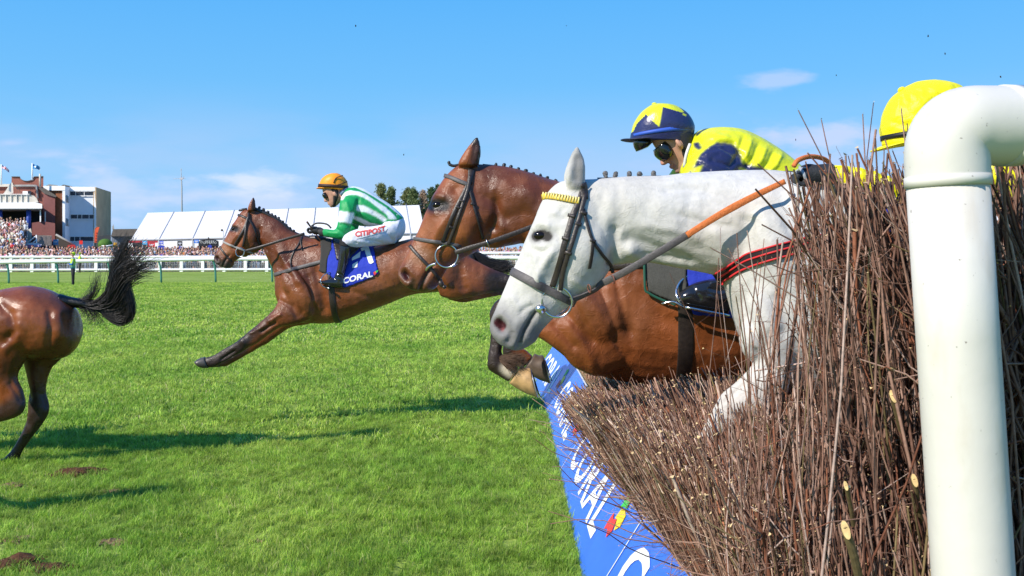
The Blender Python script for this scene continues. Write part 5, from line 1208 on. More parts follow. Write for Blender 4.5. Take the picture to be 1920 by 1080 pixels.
    rein = add(h, 'rein', [strap(bv, [(1067, 559), (1085, 552), (1108, 541), (1137, 527)], .024, .005, off=.012), strap(bv, [(1132, 530, 3.46), (1180, 505, 3.42), (1240, 470, 3.40), (1293, 438, 3.39)], .025, .005)], GREYLEATHER)
    org = principled('orange_rein_grip', (.62, .17, .045), .7, .3, noise_scale=120, noise_amt=.2, bump=.4, bump_scale=300)
    add(h, 'rein_grip', [strap(bv, [(1288, 441, 3.385), (1349, 403, 3.375), (1410, 370, 3.37), (1472, 340, 3.37)], [.021, .025, .018], .005)], org, rein)
    add(h, 'rein_grip', [tube([W(1488, 312, 3.40), W(1496, 301, 3.41), W(1515, 294, 3.45), W(1535, 295, 3.5), W(1552, 303, 3.55), W(1565, 325, 3.6)], .0085, 10, 5)], org, rein)
    add(h, 'rein_keeper', [strap(bv, [(1137, 515), (1135, 530), (1140, 548)], .013, .004, off=.014), ring(W(1105, 541, 3.44), .014, .0022, (1, .3, .2)), ring(W(1149, 524, 3.44), .014, .0022, (1, .3, .2))], principled('tan_keeper', (.18, .07, .05), .6, .3), rein)
    far = [strap(bv, [(1137, 527, Y0+.14), (1293, 445, Y0+.16), (1520, 345, Y0+.14)], .02, .005)]
    add(h, 'rein', far, GREYLEATHER)
    # striped breastplate
    red = principled('red_web', (.62, .03, .035), .6, .3); blk = principled('black_web', (.02, .012, .014), .6, .3)
    pts = [(1345, 522), (1375, 504), (1410, 487), (1450, 474), (1490, 464), (1530, 455), (1600, 446), (1700, 440)]
    bp = add(h, 'breastplate', strap(bv, pts, .050, .005, smooth=6), blk, mirror=True)
    for dy in (-12, -1.5, 11):
        add(h, 'stripe', strap(bv, [(x+dy*.25, y+dy) for x, y in pts], .0062, .005, off=.006, smooth=6), red, bp, mirror=True)
    # saddle cloth, saddle and girth, mostly behind the wing
    m = in_poly(h.px, h.py, [(1590, 300), (1930, 300), (1950, 620), (1640, 640)])
    add(h, 'saddle_cloth', shell(h.V, h.Q, m, .012), BLUECLOTH)
    m = in_poly(h.px, h.py, [(1640, 300), (1850, 300), (1800, 470), (1690, 470)])
    add(h, 'saddle', shell(h.V, h.Q, m, .035), LEATHER)
    add(h, 'girth', loop(h, (1690, 600), (1700, 700), .09, n=90), LEATHER)
    tl = strands([[(2290, 440), (2330, 470), (2370, 540), (2400, 640)], [(2290, 445), (2350, 460), (2420, 520), (2450, 600)]], 260, Y0, .02, rng, (.0015, .0006))
    add(h, 'tail', tl, mm)
    return h
# ============================================================ second bay, just beyond the grey
def bay_colour(spec):
    def colour(px, py, V, Nn):
        C = np.tile(np.array(spec['base']), (len(px), 1)); n = fbm(V, 4.0, 4); C *= (1+.16*n)[:, None]
        for pts, r0, r1, col, w in spec['marks']: C = mixc(C, col, near(px, py, pts, r0, r1)*w)
        return np.clip(C, .004, .8)
    return colour
BLK = (.016, .012, .011)
def head_marks(eye, nos, dark=.75):
    hm, s = head_map(eye, nos); f = lambda L: [hm(p) for p in L]
    return [(f([(928, 618), (950, 648), (985, 640)]), 12*s, 50*s, (.05, .035, .028), dark), (f([(1000, 440), (1032, 440)]), 10*s, 30*s, (.03, .014, .010), .8), (f([(1004, 443), (1016, 440), (1028, 443)]), 10*s, 16*s, (.008, .005, .005), .95),
            (f([(1008, 579), (995, 598), (984, 618), (976, 640)]), 1.5*s, 5*s, (.012, .008, .008), .8), (f([(958, 622), (956, 642)]), 3*s, 11*s, (.02, .014, .013), .7),
            (f([(936, 607), (941, 612)]), 6*s, 10*s, (.045, .010, .012), .95), (f([(985, 500), (965, 560)]), 8*s, 40*s, (.26, .11, .05), .35), (f([(975, 560), (995, 570)]), 8*s, 34*s, (.28, .14, .07), .45)]
def build_bay():
    Y0 = 4.75
    trunk = [((874, 306), (893, 452), .075), ((893, 307), (903, 462), .085), ((925, 309), (928, 466), .09), ((955, 313), (958, 461), .10), ((988, 321), (990, 460), .115), ((1035, 336), (1022, 505), .135), ((1085, 350), (1040, 570), .165),
             ((1140, 358), (1062, 650), .195), ((1200, 352), (1120, 703), .235), ((1262, 348), (1220, 722), .265), ((1330, 362), (1310, 724), .285), ((1420, 375), (1420, 716), .285), ((1500, 370), (1510, 690), .27), ((1580, 372), (1590, 662), .25), ((1650, 398), (1640, 640), .2), ((1690, 445), (1670, 590), .1)]
    head = [((880, 303), (906, 430), .078), ((856, 311), (908, 454), .098), ((838, 327), (894, 472), .106), ((822, 350), (874, 482), .106, 0, .08), ((808, 375), (854, 494), .096, 0, .1), ((795, 405), (842, 502), .075, 0, .1),
            ((784, 432), (833, 514), .061), ((773, 452), (827, 526), .056), ((763, 476), (822, 535), .056), ((752, 497), (813, 543), .058), ((745.5, 514), (795, 547.5), .053), ((751, 529), (772, 545), .034)]
    ear = [((856, 312), (897, 312), .026, -.055), ((861, 299), (899, 298), .028, -.06), ((870, 284), (901, 282), .024, -.062), ((880, 270), (900, 268), .018, -.06), ((889, 259), (898, 258), .011, -.058), ((895, 254.5), (897, 254.5), .005, -.057)]
    fore = [((1075, 540), (1180, 690), .10, -.11), ((1040, 566), (1112, 706), .088, -.13), ((1010, 580), (1058, 668), .072, -.135), ((985, 582), (1024, 642), .060, -.135), ((960, 572), (985, 620), .052, -.135), ((936, 560), (962, 612), .050, -.135), ((918, 583), (953, 606), .046, -.135), ((919, 606), (947, 618), .037, -.135),
            ((919, 640), (944, 643), .033, -.135), ((914, 672), (941, 660), .035, -.135), ((914.5, 692), (950, 672), .037, -.135), ((932, 704), (960, 678), .034, -.135), ((953, 717), (974, 690), .035, -.135)]
    hoof = [((955, 718), (977, 687), .038, -.135), ((970, 728), (985, 690), .046, -.135), ((987, 737.5), (992, 690), .054, -.135), ((1000, 742), (995, 692), .056, -.135), ((1008, 745), (995, 697), .05, -.135)]
    sole = [((1006, 744.5), (994, 694), .054, -.135), ((1010, 745.5), (996, 693), .056, -.135)]
    hind = [((1560, 480), (1680, 520), .12, -.12), ((1580, 580), (1690, 590), .10, -.13), ((1640, 640), (1710, 630), .07, -.13), ((1700, 680), (1755, 665), .05, -.13), ((1750, 710), (1795, 700), .042, -.13), ((1790, 760), (1818, 752), .032, -.13), ((1820, 810), (1846, 805), .03, -.13), ((1840, 850), (1880, 838), .042, -.13)]
    lumps = [(1105, 585, 48, 80, .11, -.14, 30), (1085, 655, 30, 45, .06, -.15, 30), (1160, 560, 40, 80, .10, -.15, 10)]
    strokes = [([(905, 440), (940, 410), (985, 400)], 12, -.006), ([(920, 345), (960, 355), (1010, 370)], 22, .008), ([(1150, 510), (1165, 570), (1185, 640)], 12, -.014), ([(1060, 600), (1090, 640), (1115, 690)], 8, .008), ([(1040, 610), (1075, 650)], 6, -.006), ([(1100, 560), (1140, 600)], 24, .010),
               ([(1075, 560), (1110, 640)], 8, -.006), ([(1240, 600), (1330, 640)], 20, -.004), ([(890, 275), (887, 300)], 7, -.006), ([(925, 610), (927, 660)], 4, -.004), ([(905, 365), (930, 385), (955, 420)], 8, -.006)]
    strokes = [(p_, r_, d_*1.5) for p_, r_, d_ in strokes]
    eye, nos = (822, 384), (759, 517)
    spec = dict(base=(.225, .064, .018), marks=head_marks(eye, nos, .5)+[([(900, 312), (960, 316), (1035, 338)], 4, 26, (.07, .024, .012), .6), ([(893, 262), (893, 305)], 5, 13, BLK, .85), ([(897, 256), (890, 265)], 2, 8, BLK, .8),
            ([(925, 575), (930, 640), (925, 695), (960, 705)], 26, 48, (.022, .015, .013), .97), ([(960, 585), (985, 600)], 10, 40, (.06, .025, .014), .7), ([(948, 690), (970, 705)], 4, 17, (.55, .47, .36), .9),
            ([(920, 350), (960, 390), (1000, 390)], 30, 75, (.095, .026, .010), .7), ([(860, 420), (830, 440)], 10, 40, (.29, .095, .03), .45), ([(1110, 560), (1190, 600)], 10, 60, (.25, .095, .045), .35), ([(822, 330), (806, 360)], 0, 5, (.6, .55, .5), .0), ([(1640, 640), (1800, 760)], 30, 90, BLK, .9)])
    cm = coat_mat('bay_coat', .38, .26, .42, nscale=7, namt=.34, veins=.3)
    h = build_horse('bright bay horse jumping beyond the grey, its forelegs tucked over the board', Y0, (1330, 0), trunk, head, [ear], [(fore, (28, -12)), (hind, (15, 8))], lumps, strokes, eye, nos, .0072, bay_colour(spec), cm, smooth=5,
                    hoofs=[([(hoof, (0, 0), False)], principled('pale_hoof', (.42, .26, .11), .5, .35, noise_scale=30, noise_amt=.3)), ([(hoof, (28, -12), True)], principled('dark_hoof', (.09, .062, .045), .5, .35, noise_scale=30, noise_amt=.3))])
    bv = h.bvh; rng = np.random.default_rng(31)
    for fl, sh in ((False, (0, 0)), (True, (28, -12))):
        V, Fs = loft(sole, Y0, n=1, ring=22, flip=fl, shift=sh); mk('horseshoe', V, Fs, principled('shoe_steel', (.45, .45, .47), .4, .5, metal=.8), h.root)
        inner = [((1009.5, 740), (997, 699), .040, -.135), ((1012, 741), (998.5, 698), .040, -.135)]
        V, Fs = loft(inner, Y0, n=1, ring=22, flip=fl, shift=sh); mk('hoof_sole', V, Fs, principled('hoof_sole', (.04, .028, .022), .85, .1, noise_scale=40, noise_amt=.5), h.root)
    fe = strands([[(935, 668, -.15), (955, 668, -.16), (985, 665, -.16)], [(940, 672, -.17), (962, 680, -.18), (978, 692, -.17)], [(946, 668, -.14), (972, 674, -.13), (995, 670, -.13)], [(938, 676, -.18), (955, 690, -.19), (968, 698, -.18)]], 320, Y0, .006, rng, (.0011, .0004), wob=.006)
    add(h, 'fetlock_feather', fe, principled('brown_feather', (.11, .065, .04), .6, .3))
    add(h, 'plaited_mane', knobs([(930, 312), (944, 314), (958, 317), (972, 320), (986, 324), (1000, 329), (1013, 333), (1026, 337), (1042, 342), (1058, 347)], Y0, .0125, rng)+[tube([W(x, y+2, Y0) for x, y in [(905, 309), (940, 313), (975, 320), (1010, 331), (1050, 344), (1100, 353)]], .010, 8, 4)]+knobs([(842, 307)], Y0, .010, rng)+[tube([W(842, 308, Y0), W(850, 311, Y0), W(862, 309, Y0), W(880, 306, Y0)], .007, 6, 3)], HAIR)
    b = add(h, 'bridle', strap(bv, [(881, 318), (878, 345), (855, 391), (841, 424), (830, 453)], .019, .005), LEATHER, mirror=True)
    add(h, 'cheek_strap', strap(bv, [(882, 330), (876, 360), (862, 400), (848, 440), (841, 458)], .015, .005, off=.006), LEATHER, b, mirror=True)
    add(h, 'headpiece', strap(bv, [(885, 318), (883, 328), (880, 345)], .024, .006), LEATHER, b, mirror=True)
    add(h, 'browband', strap(bv, [(833, 329), (850, 335), (866, 342), (881, 348)], .019, .006), GREYLEATHER, b, mirror=True)
    add(h, 'noseband', loop(h, (781, 448), (828, 455), .017, thick=.005, reach=.22), GREYLEATHER, b)
    add(h, 'flash_strap', [strap(bv, [(768, 460), (785, 480), (806, 502), (820, 520), (828, 533)], .016, .005, off=.005)], LEATHER, b, mirror=True)
    add(h, 'flash_buckle', [ellipsoid(827, 532, Y0, 5, 7, .012, -.06, 30), ellipsoid(833, 538, Y0, 4, 4, .012, -.06, 10)], LEATHER, b)
    add(h, 'throatlash', strap(bv, [(878, 350), (884, 370), (890, 394), (899, 425), (906, 448)], .013, .005), LEATHER, b, mirror=True)
    for (x, y, w_) in [(859, 389, 9), (866, 377, 9), (886, 383, 8), (846, 425, 8)]: add(h, 'buckle', strap(bv, [(x-w_*.5, y-1), (x+w_*.5, y+2)], .012, .006, off=.006, step=2), LEATHER, b)
    loc, no = hit(bv, 838, 480)
    q = ring(np.array(loc)+np.array([0, -.02, 0]), .0535, .0042, (.1, 1, 0)); add(h, 'bit_ring', q, STEEL, b); add(h, 'bit_ring', flipY(q, Y0), STEEL, b)
    add(h, 'bit_ring', [tube([np.array(loc)+np.array([-.05, -.02, -.035]), np.array(loc)+np.array([-.085, -.005, -.05]), np.array(loc)+np.array([-.11, .02, -.085]), np.array(loc)+np.array([-.12, .04, -.13])], .007, 8, 4)], STEEL, b)
    r = add(h, 'rein', [strap(bv, [(853, 474, 4.58), (880, 465, 4.56), (915, 455, 4.55), (955, 441, 4.55), (1000, 424, 4.55), (1090, 385, 4.56), (1180, 352, 4.6)], .022, .005)], LEATHER)
    add(h, 'rein_keeper', [ring(W(914, 455, 4.548), .016, .0028, (1, 0, .4))], STEEL, r)
    add(h, 'rein', [strap(bv, [(853, 474, 4.92), (915, 455, 4.95), (1000, 424, 4.95), (1180, 352, 4.9)], .022, .005)], LEATHER)
    # number cloth, blue cloth, saddle, girth
    blc = in_poly(h.px, h.py, [(1276, 330), (1470, 340), (1478, 560), (1400, 600), (1296, 592), (1284, 520)])
    add(h, 'saddle_cloth', shell(h.V, h.Q, blc, .012), BLUECLOTH)
    gp = in_poly(h.px, h.py, [(1200, 330), (1290, 330), (1290, 560), (1268, 572), (1212, 548), (1205, 500)])
    nc = add(h, 'saddle_pad', shell(h.V, h.Q, gp, .02), principled('grey_pad', (.075, .075, .068), .8, .2, noise_scale=200, noise_amt=.2))
    add(h, 'pad_binding', [strap(bv, [(1208, 470), (1209, 535), (1216, 548), (1240, 560), (1268, 571)], .011, .008, off=.022)], principled('green_binding', (.02, .09, .06), .7, .2), nc, mirror=True)
    sd = in_poly(h.px, h.py, [(1270, 330), (1430, 340), (1400, 470), (1300, 460)])
    add(h, 'saddle', shell(h.V, h.Q, sd, .034), LEATHER)
    add(h, 'girth', loop(h, (1286, 600), (1283, 690), .070, n=90, thick=.007), LEATHER)
    add(h, 'breast_strap', strap(bv, [(1040, 520), (1100, 505), (1160, 498), (1210, 496)], .03, .005), LEATHER, mirror=True)
    tl = strands([[(1680, 440), (1720, 470), (1760, 540), (1790, 640)], [(1680, 445), (1740, 460), (1800, 520)]], 200, Y0, .02, rng, (.0018, .0006)); add(h, 'tail', tl, HAIR)
    return h
# ============================================================ lead horse, stretched out over the turf
def build_lead():
    Y0 = 9.83
    trunk = [((461, 394), (488, 462), .07), ((470, 393), (494, 466), .07), ((486, 396), (500, 482), .075), ((503, 403), (506, 494), .085), ((523, 413), (513, 510), .10), ((543, 430), (516, 532), .13), ((560, 438), (519, 562), .16),
             ((580, 445), (542, 600), .20), ((610, 449), (596, 607), .24), ((645, 456), (635, 604), .27), ((690, 463), (682, 587), .285), ((730, 457), (728, 570), .28), ((775, 447), (772, 553), .26), ((820, 445), (818, 548), .255), ((855, 452), (850, 545), .235), ((880, 466), (868, 530), .18), ((892, 485), (882, 515), .09)]
    head = [((463, 392), (492, 452), .08), ((452, 397), (491, 466), .098), ((443, 411), (481, 473), .105), ((434.5, 424), (467, 479), .10), ((427, 438), (453, 483), .082), ((420, 451), (445, 487), .064), ((413, 463), (440, 491), .055), ((407, 471), (438.5, 497), .052), ((402, 479), (434, 501.5), .053), ((401, 488), (427, 503.5), .047), ((407, 496), (417, 502), .03)]
    ear = [((463, 397), (480, 394), .028, -.055), ((465, 388), (480, 386), .026, -.06), ((468, 380), (479.5, 379), .02, -.06), ((472, 373), (478, 373), .013, -.058), ((474.5, 369), (476, 369), .006, -.057)]
    fore = [((532, 535), (604, 590), .105, -.10), ((517, 574), (562, 607), .078, -.125), ((503, 590), (529, 613), .062, -.13), ((482.6, 608), (503, 629), .052, -.13), ((462, 625), (481, 645), .045, -.13), ((449, 636), (468, 651), .047, -.13), ((436, 645), (453, 661), .037, -.13), ((421.5, 653), (440, 668), .032, -.13), ((410, 660), (426, 676), .032, -.13), ((401, 665), (413, 683), .036, -.13), ((391, 668.5), (402, 689), .034, -.13), ((383, 670), (389, 689), .038, -.13)]
    hoof = [((384, 669.5), (391, 689.5), .040, -.13), ((376, 671.5), (381, 690), .048, -.13), ((370, 674.5), (373, 687.5), .05, -.13), ((366, 677.5), (368, 683), .036, -.13)]
    hind = [((800, 468), (826, 556), .12, -.10), ((850, 472), (852, 562), .115, -.12), ((885, 484), (878, 558), .09, -.13), ((915, 500), (910, 551), .066, -.13), ((945, 512), (940, 546), .05, -.13), ((970, 518), (968, 540), .048, -.13), ((1000, 515), (1002, 533), .033, -.13), ((1040, 508), (1042, 523), .028, -.13), ((1070, 504), (1070, 522), .032, -.13), ((1090, 504), (1085, 524), .032, -.13), ((1106, 511), (1096, 530), .04, -.13), ((1119, 524), (1108, 540), .045, -.13)]
    lumps = [(560, 545, 26, 55, .12, -.15, 25), (838, 505, 36, 42, .09, -.17, 0), (545, 585, 20, 18, .06, -.15, 0)]
    strokes = [([(500, 425), (520, 450), (535, 485)], 10, .01), ([(525, 500), (545, 520), (560, 545)], 6, -.014), ([(590, 500), (600, 545), (612, 590)], 8, -.02), ([(535, 545), (552, 575), (570, 590)], 6, -.014), ([(560, 530), (580, 560)], 12, .016), ([(505, 602), (525, 590)], 4, .012), ([(490, 622), (515, 606)], 3, -.012), ([(520, 560), (545, 575), (560, 600)], 4, -.012), ([(550, 520), (575, 540), (592, 575)], 7, .012), ([(575, 510), (585, 550), (590, 585)], 5, -.012), ([(470, 625), (495, 612)], 3, .008), ([(520, 470), (540, 500), (560, 520)], 5, .01), ([(610, 560), (640, 580), (680, 570)], 10, .006), ([(640, 540), (700, 560), (745, 545)], 6, -.006), ([(815, 490), (840, 530)], 7, .012), ([(440, 658), (415, 674)], 2.5, -.010),
               ([(455, 640)], 6, .010), ([(660, 500), (720, 530)], 14, -.008), ([(795, 480), (815, 520), (835, 548)], 8, -.016), ([(860, 500), (870, 540)], 8, -.012), ([(476, 378), (475, 390)], 3.2, -.004), ([(487, 455), (500, 470)], 5, -.012)]
    strokes = [(p_, r_, d_*1.45) for p_, r_, d_ in strokes]
    eye, nos = (438.5, 429), (406.5, 485)
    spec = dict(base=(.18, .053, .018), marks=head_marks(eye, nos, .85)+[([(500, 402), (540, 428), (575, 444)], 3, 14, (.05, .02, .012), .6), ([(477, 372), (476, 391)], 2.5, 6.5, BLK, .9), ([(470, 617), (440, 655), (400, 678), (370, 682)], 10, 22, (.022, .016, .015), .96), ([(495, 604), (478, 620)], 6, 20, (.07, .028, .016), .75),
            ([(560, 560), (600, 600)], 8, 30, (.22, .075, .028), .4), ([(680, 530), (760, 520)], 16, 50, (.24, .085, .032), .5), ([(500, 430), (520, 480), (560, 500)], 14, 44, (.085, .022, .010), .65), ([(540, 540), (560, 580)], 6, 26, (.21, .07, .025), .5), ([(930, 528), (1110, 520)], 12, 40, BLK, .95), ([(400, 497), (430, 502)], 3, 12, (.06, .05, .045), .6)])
    cm = coat_mat('dark_bay_coat', .38, .3, .42, nscale=5, namt=.36, veins=.4)
    dark = principled('black_hoof', (.06, .055, .052), .38, .5, noise_scale=20, noise_amt=.3)
    h = build_horse('dark bay lead horse in blue saddle cloth stretched over the turf', Y0, (690, 0), trunk, head, [ear], [(fore, (8, 4)), (hind, (12, 8))], lumps, strokes, eye, nos, .010, bay_colour(spec), cm, smooth=4, hoofs=[([(hoof, (0, 0), False), (hoof, (8, 4), True)], dark)], ear_shift=(-6, 1))
    bv = h.bvh; rng = np.random.default_rng(41)
    crest = [(486, 393), (494, 396), (502, 400), (509, 405), (516, 409), (523, 413), (530, 419), (537, 426), (544, 431), (551, 436)]
    add(h, 'plaited_mane', knobs(crest, Y0, .021, rng)+[tube([W(x, y+1.5, Y0) for x, y in [(478, 391), (500, 400), (523, 413), (545, 432), (560, 440), (580, 446), (600, 450)]], .022, 8, 4), tube([W(580, 447, Y0), W(595, 447, Y0-.02), W(610, 451, Y0-.06)], .03, 8, 3), tube([W(463, 392, Y0), W(455, 393, Y0), W(450, 395, Y0)], .012, 6, 3)]+knobs([(449, 395.5)], Y0, .013, rng), HAIR)
    tl = strands([[(878, 468), (890, 480), (905, 497), (930, 505), (962, 500)], [(880, 470), (894, 488), (912, 508), (940, 510), (975, 497)], [(880, 466), (900, 478), (925, 490), (965, 492)]], 500, Y0, .022, rng, (.0032, .001), wob=.015, tipspread=.7); add(h, 'tail', tl, HAIR)
    b = add(h, 'bridle', strap(bv, [(466, 398), (465, 411), (456, 433), (447, 448), (440, 460)], .024, .008, off=.006, step=2), LEATHER, mirror=True)
    add(h, 'cheek_strap', strap(bv, [(466, 405), (462, 420), (460, 440), (456, 462)], .021, .008, off=.006, step=2), LEATHER, b, mirror=True)
    add(h, 'browband', strap(bv, [(446, 403), (455, 406), (466, 411)], .022, .008, step=2), LEATHER, b, mirror=True)
    add(h, 'noseband', loop(h, (422, 455), (440, 462.5), .020, thick=.008, reach=.25), principled('pale_noseband', (.30, .28, .26), .6, .3), b)
    add(h, 'flash_strap', strap(bv, [(412, 462), (420, 474), (428, 484), (435, 491)], .018, .007, step=2), LEATHER, b, mirror=True)
    add(h, 'throatlash', strap(bv, [(467, 412), (474, 424), (480, 440), (487, 460)], .018, .008, step=2), LEATHER, b, mirror=True)
    loc, no = hit(bv, 451, 473); q = ring(np.array(loc)+np.array([0, -.02, 0]), .043, .0052, (.1, 1, 0)); add(h, 'bit_ring', q, STEEL, b); add(h, 'bit_ring', flipY(q, Y0), STEEL, b)
    add(h, 'rein', [strap(bv, [(459, 471, 9.66), (490, 462.5, 9.6), (530, 450, 9.6), (571, 438, 9.62)], .026, .008)], LEATHER)
    add(h, 'rein', [strap(bv, [(459, 471, 10.0), (490, 462.5, 10.06), (530, 450, 10.06), (571, 438, 10.04)], .026, .008)], LEATHER)
    bg = add(h, 'breast_girth', strap(bv, [(514.8, 515), (530, 510.5), (548, 505), (575, 498), (605, 490), (636, 484)], .034, .008, step=2), GREYLEATHER, mirror=True)
    add(h, 'neck_strap', [strap(bv, [(566, 443), (560, 458), (551, 472), (545, 490), (546, 505)], .014, .006, step=2), strap(bv, [(566, 443), (564, 455), (567, 470)], .012, .006, step=2)], LEATHER, bg, mirror=True)
    m = in_poly(h.px, h.py, [(610, 446), (700, 450), (705, 480), (712, 514), (692, 525), (645, 542), (612, 514), (612, 490), (617, 464)])
    sc = add(h, 'saddle_cloth', shell(h.V, h.Q, m, .016), BLUECLOTH)
    m = in_poly(h.px, h.py, [(598, 440), (624, 440), (624, 470), (616, 490), (614, 516), (598, 510), (600, 480)])
    add(h, 'saddle_pad', shell(h.V, h.Q, m, .02), principled('dark_grey_pad', (.045, .043, .04), .85, .2))
    m = in_poly(h.px, h.py, [(618, 440), (706, 446), (700, 462), (680, 464), (655, 490), (630, 490)])
    add(h, 'saddle', shell(h.V, h.Q, m, .04), LEATHER)
    add(h, 'girth', loop(h, (622, 548), (633, 603), .058, thick=.010), LEATHER)
    h.cloth = sc
    # print on the saddle cloth
    Vs = np.array([tuple(v.co) for v in sc.data.vertices])+rootloc(sc); cb = bvh_of(Vs, [list(p.vertices) for p in sc.data.polygons])
    def ink(poly):
        V2, F2 = poly2d(poly, 3); return decal(cb, V2, F2, .006)
    parts = [ink([(681, 462), (690, 460), (701, 492), (696, 495), (692, 494)]), ink([(676, 466), (685, 463), (685, 469), (678, 472)]), ink([(660, 484), (676, 472), (675, 483), (660, 489)]), ink([(661, 496), (671, 490), (670, 501), (661, 503)])]
    add(h, 'number', parts, WHITEINK, sc, smooth=False)
    T, Fs = text2d('CORAL', .035, sub=1); wT = T[:, 0].max()
    V2 = np.array([(643+56*x/wT, 532-14.0*x/wT-(10.5)*y) for x, y in T]); add(h, 'lettering', decal(cb, V2, Fs, .006), WHITEINK, sc, smooth=False)
    for pl, c in (([(700, 511), (704, 508), (706, 512), (702, 516)], (.7, .05, .05)), ([(703, 509), (708, 506), (708, 510), (705, 512)], (.05, .5, .08))):
        add(h, 'emblem', ink(pl), principled('cloth_emblem', c, .7, .2), sc, smooth=False)
    return h
# ============================================================ horse leaving the picture at the left
def build_leaving():
    Y0 = 8.0
    trunk = [((140, 578), (143, 606), .06), ((120, 561), (146, 640), .17), ((95, 545), (126, 668), .235), ((60, 536), (85, 676), .27), ((15, 540), (30, 668), .275), ((-40, 553), (-30, 655), .265), ((-110, 563), (-110, 668), .27), ((-190, 558), (-190, 690), .27), ((-262, 545), (-268, 688), .24), ((-312, 520), (-325, 660), .19), ((-350, 485), (-350, 620), .14), ((-395, 440), (-380, 560), .105), ((-430, 415), (-412, 520), .09)]
    head = [((-425, 412), (-410, 510), .09), ((-460, 418), (-440, 530), .10), ((-490, 445), (-465, 545), .09), ((-515, 480), (-495, 560), .065), ((-540, 515), (-515, 575), .055), ((-552, 540), (-530, 582), .045)]
    ear = [((-438, 418), (-418, 416), .03, -.055), ((-436, 395), (-420, 394), .024, -.058), ((-428, 376), (-425, 376), .006, -.057)]
    far = [((25, 620), (141, 640), .125, .11), ((38, 660), (112, 676), .10, .115), ((48, 690), (95, 694), .08, .12), ((56, 730), (86, 730), .058, .12), ((53, 756), (93, 764), .052, .12), ((50, 788), (84, 790), .046, .12), ((37, 818), (62, 818), .037, .12), ((23, 842), (43, 845), .034, .12), ((9, 857), (35, 862), .038, .12), ((-2, 862), (20, 876), .034, .12)]
    farhoof = [((0, 860), (20, 878), .04, .12), ((-10, 864), (10, 884), .048, .12), ((-22, 872), (0, 888), .05, .12)]
    nearl = [((-50, 600), (75, 630), .13, -.12), ((-45, 650), (50, 672), .11, -.13), ((-35, 695), (33, 706), .082, -.13), ((-12, 728), (44, 735), .064, -.13), ((-2, 752), (48, 764), .056, -.13), ((-12, 764), (28, 784), .044, -.13), ((-50, 772), (-35, 800), .036, -.13), ((-95, 790), (-85, 815), .034, -.13), ((-120, 805), (-112, 832), .04, -.13), ((-140, 815), (-132, 845), .05, -.13)]
    front = [((-300, 620), (-210, 640), .10, -.12), ((-330, 690), (-280, 700), .065, -.12), ((-380, 740), (-345, 755), .05, -.12), ((-410, 770), (-380, 790), .045, -.12), ((-440, 800), (-420, 815), .032, -.12), ((-470, 830), (-450, 842), .035, -.12), ((-490, 845), (-470, 862), .045, -.12)]
    lumps = []
    strokes = [([(-10, 560), (20, 590), (28, 620), (10, 640)], 9, -.03), ([(35, 600), (28, 640), (0, 660)], 10, .018), ([(92, 580), (97, 615), (90, 650)], 7, -.02), ([(110, 590), (118, 630)], 10, .016), ([(100, 660), (70, 690)], 8, -.012), ([(75, 740), (82, 765)], 4, .012), ([(62, 745), (68, 770)], 4, -.016), ([(55, 800), (35, 840)], 3, -.010), ([(30, 575), (60, 565)], 16, .012), ([(20, 720), (38, 750)], 5, -.012)]
    strokes = [(p_, r_, d_*.8) for p_, r_, d_ in strokes]
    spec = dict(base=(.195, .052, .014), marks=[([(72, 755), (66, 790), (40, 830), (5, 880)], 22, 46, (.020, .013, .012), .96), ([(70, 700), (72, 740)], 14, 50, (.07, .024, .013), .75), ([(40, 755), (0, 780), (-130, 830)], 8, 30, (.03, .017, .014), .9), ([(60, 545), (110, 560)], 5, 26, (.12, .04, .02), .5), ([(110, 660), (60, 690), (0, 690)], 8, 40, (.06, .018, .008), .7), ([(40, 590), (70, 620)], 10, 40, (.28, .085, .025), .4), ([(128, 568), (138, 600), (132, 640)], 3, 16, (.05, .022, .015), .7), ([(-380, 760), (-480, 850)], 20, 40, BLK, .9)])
    cm = coat_mat('glossy_bay_coat', .30, .2, .5, nscale=3.5, namt=.3, veins=.1)
    dark = principled('leaving_hoof', (.05, .035, .03), .45, .4, noise_scale=20, noise_amt=.3)
    h = build_horse('bay horse leaving at the left, only hindquarters and flying black tail showing', Y0, (-60, 0), trunk, head, [ear], [(far, None), (nearl, None), (front, (40, 20))], lumps, strokes, None, None, .0105, bay_colour(spec), cm, smooth=4, head_strokes=False, hoofs=[([(farhoof, (0, 0), False)], dark)])
    rng = np.random.default_rng(51)
    dock = [(118, 563), (140, 563), (160, 567), (178, 573)]
    add(h, 'dock', tube([W(110, 562, Y0), W(128, 566, Y0), W(150, 569, Y0), (W(172, 574, Y0))], [.05, .045, .038, .026], 10, 4), cm)
    h.root.children[-1].data.color_attributes.new('Col', 'FLOAT_COLOR', 'POINT').data.foreach_set('color', np.tile(np.array([.03, .018, .015, 1], np.float32), len(h.root.children[-1].data.vertices)))
    g1 = [[(125, 566), (152, 566), (180, 574), (208, 598), (232, 606), (246, 592), (244, 565), (234, 535), (226, 508), (228, 478), (242, 446)],
          [(125, 566), (152, 566), (182, 570), (212, 590), (238, 600), (249, 582), (242, 555), (232, 525), (228, 492), (236, 464), (252, 438)],
          [(125, 566), (155, 568), (180, 572), (200, 580), (220, 580), (230, 560), (226, 530), (220, 500), (222, 470), (236, 444)],
          [(125, 566), (152, 568), (176, 572), (198, 566), (210, 544), (214, 514), (220, 484), (240, 454)]]
    g2 = [[(150, 568), (180, 574), (206, 570), (222, 548), (236, 526), (258, 512), (285, 505)], [(150, 568), (182, 574), (210, 560), (222, 530), (240, 505), (266, 486), (285, 478)], [(150, 568), (180, 570), (208, 550), (218, 515), (236, 482), (262, 455)]]
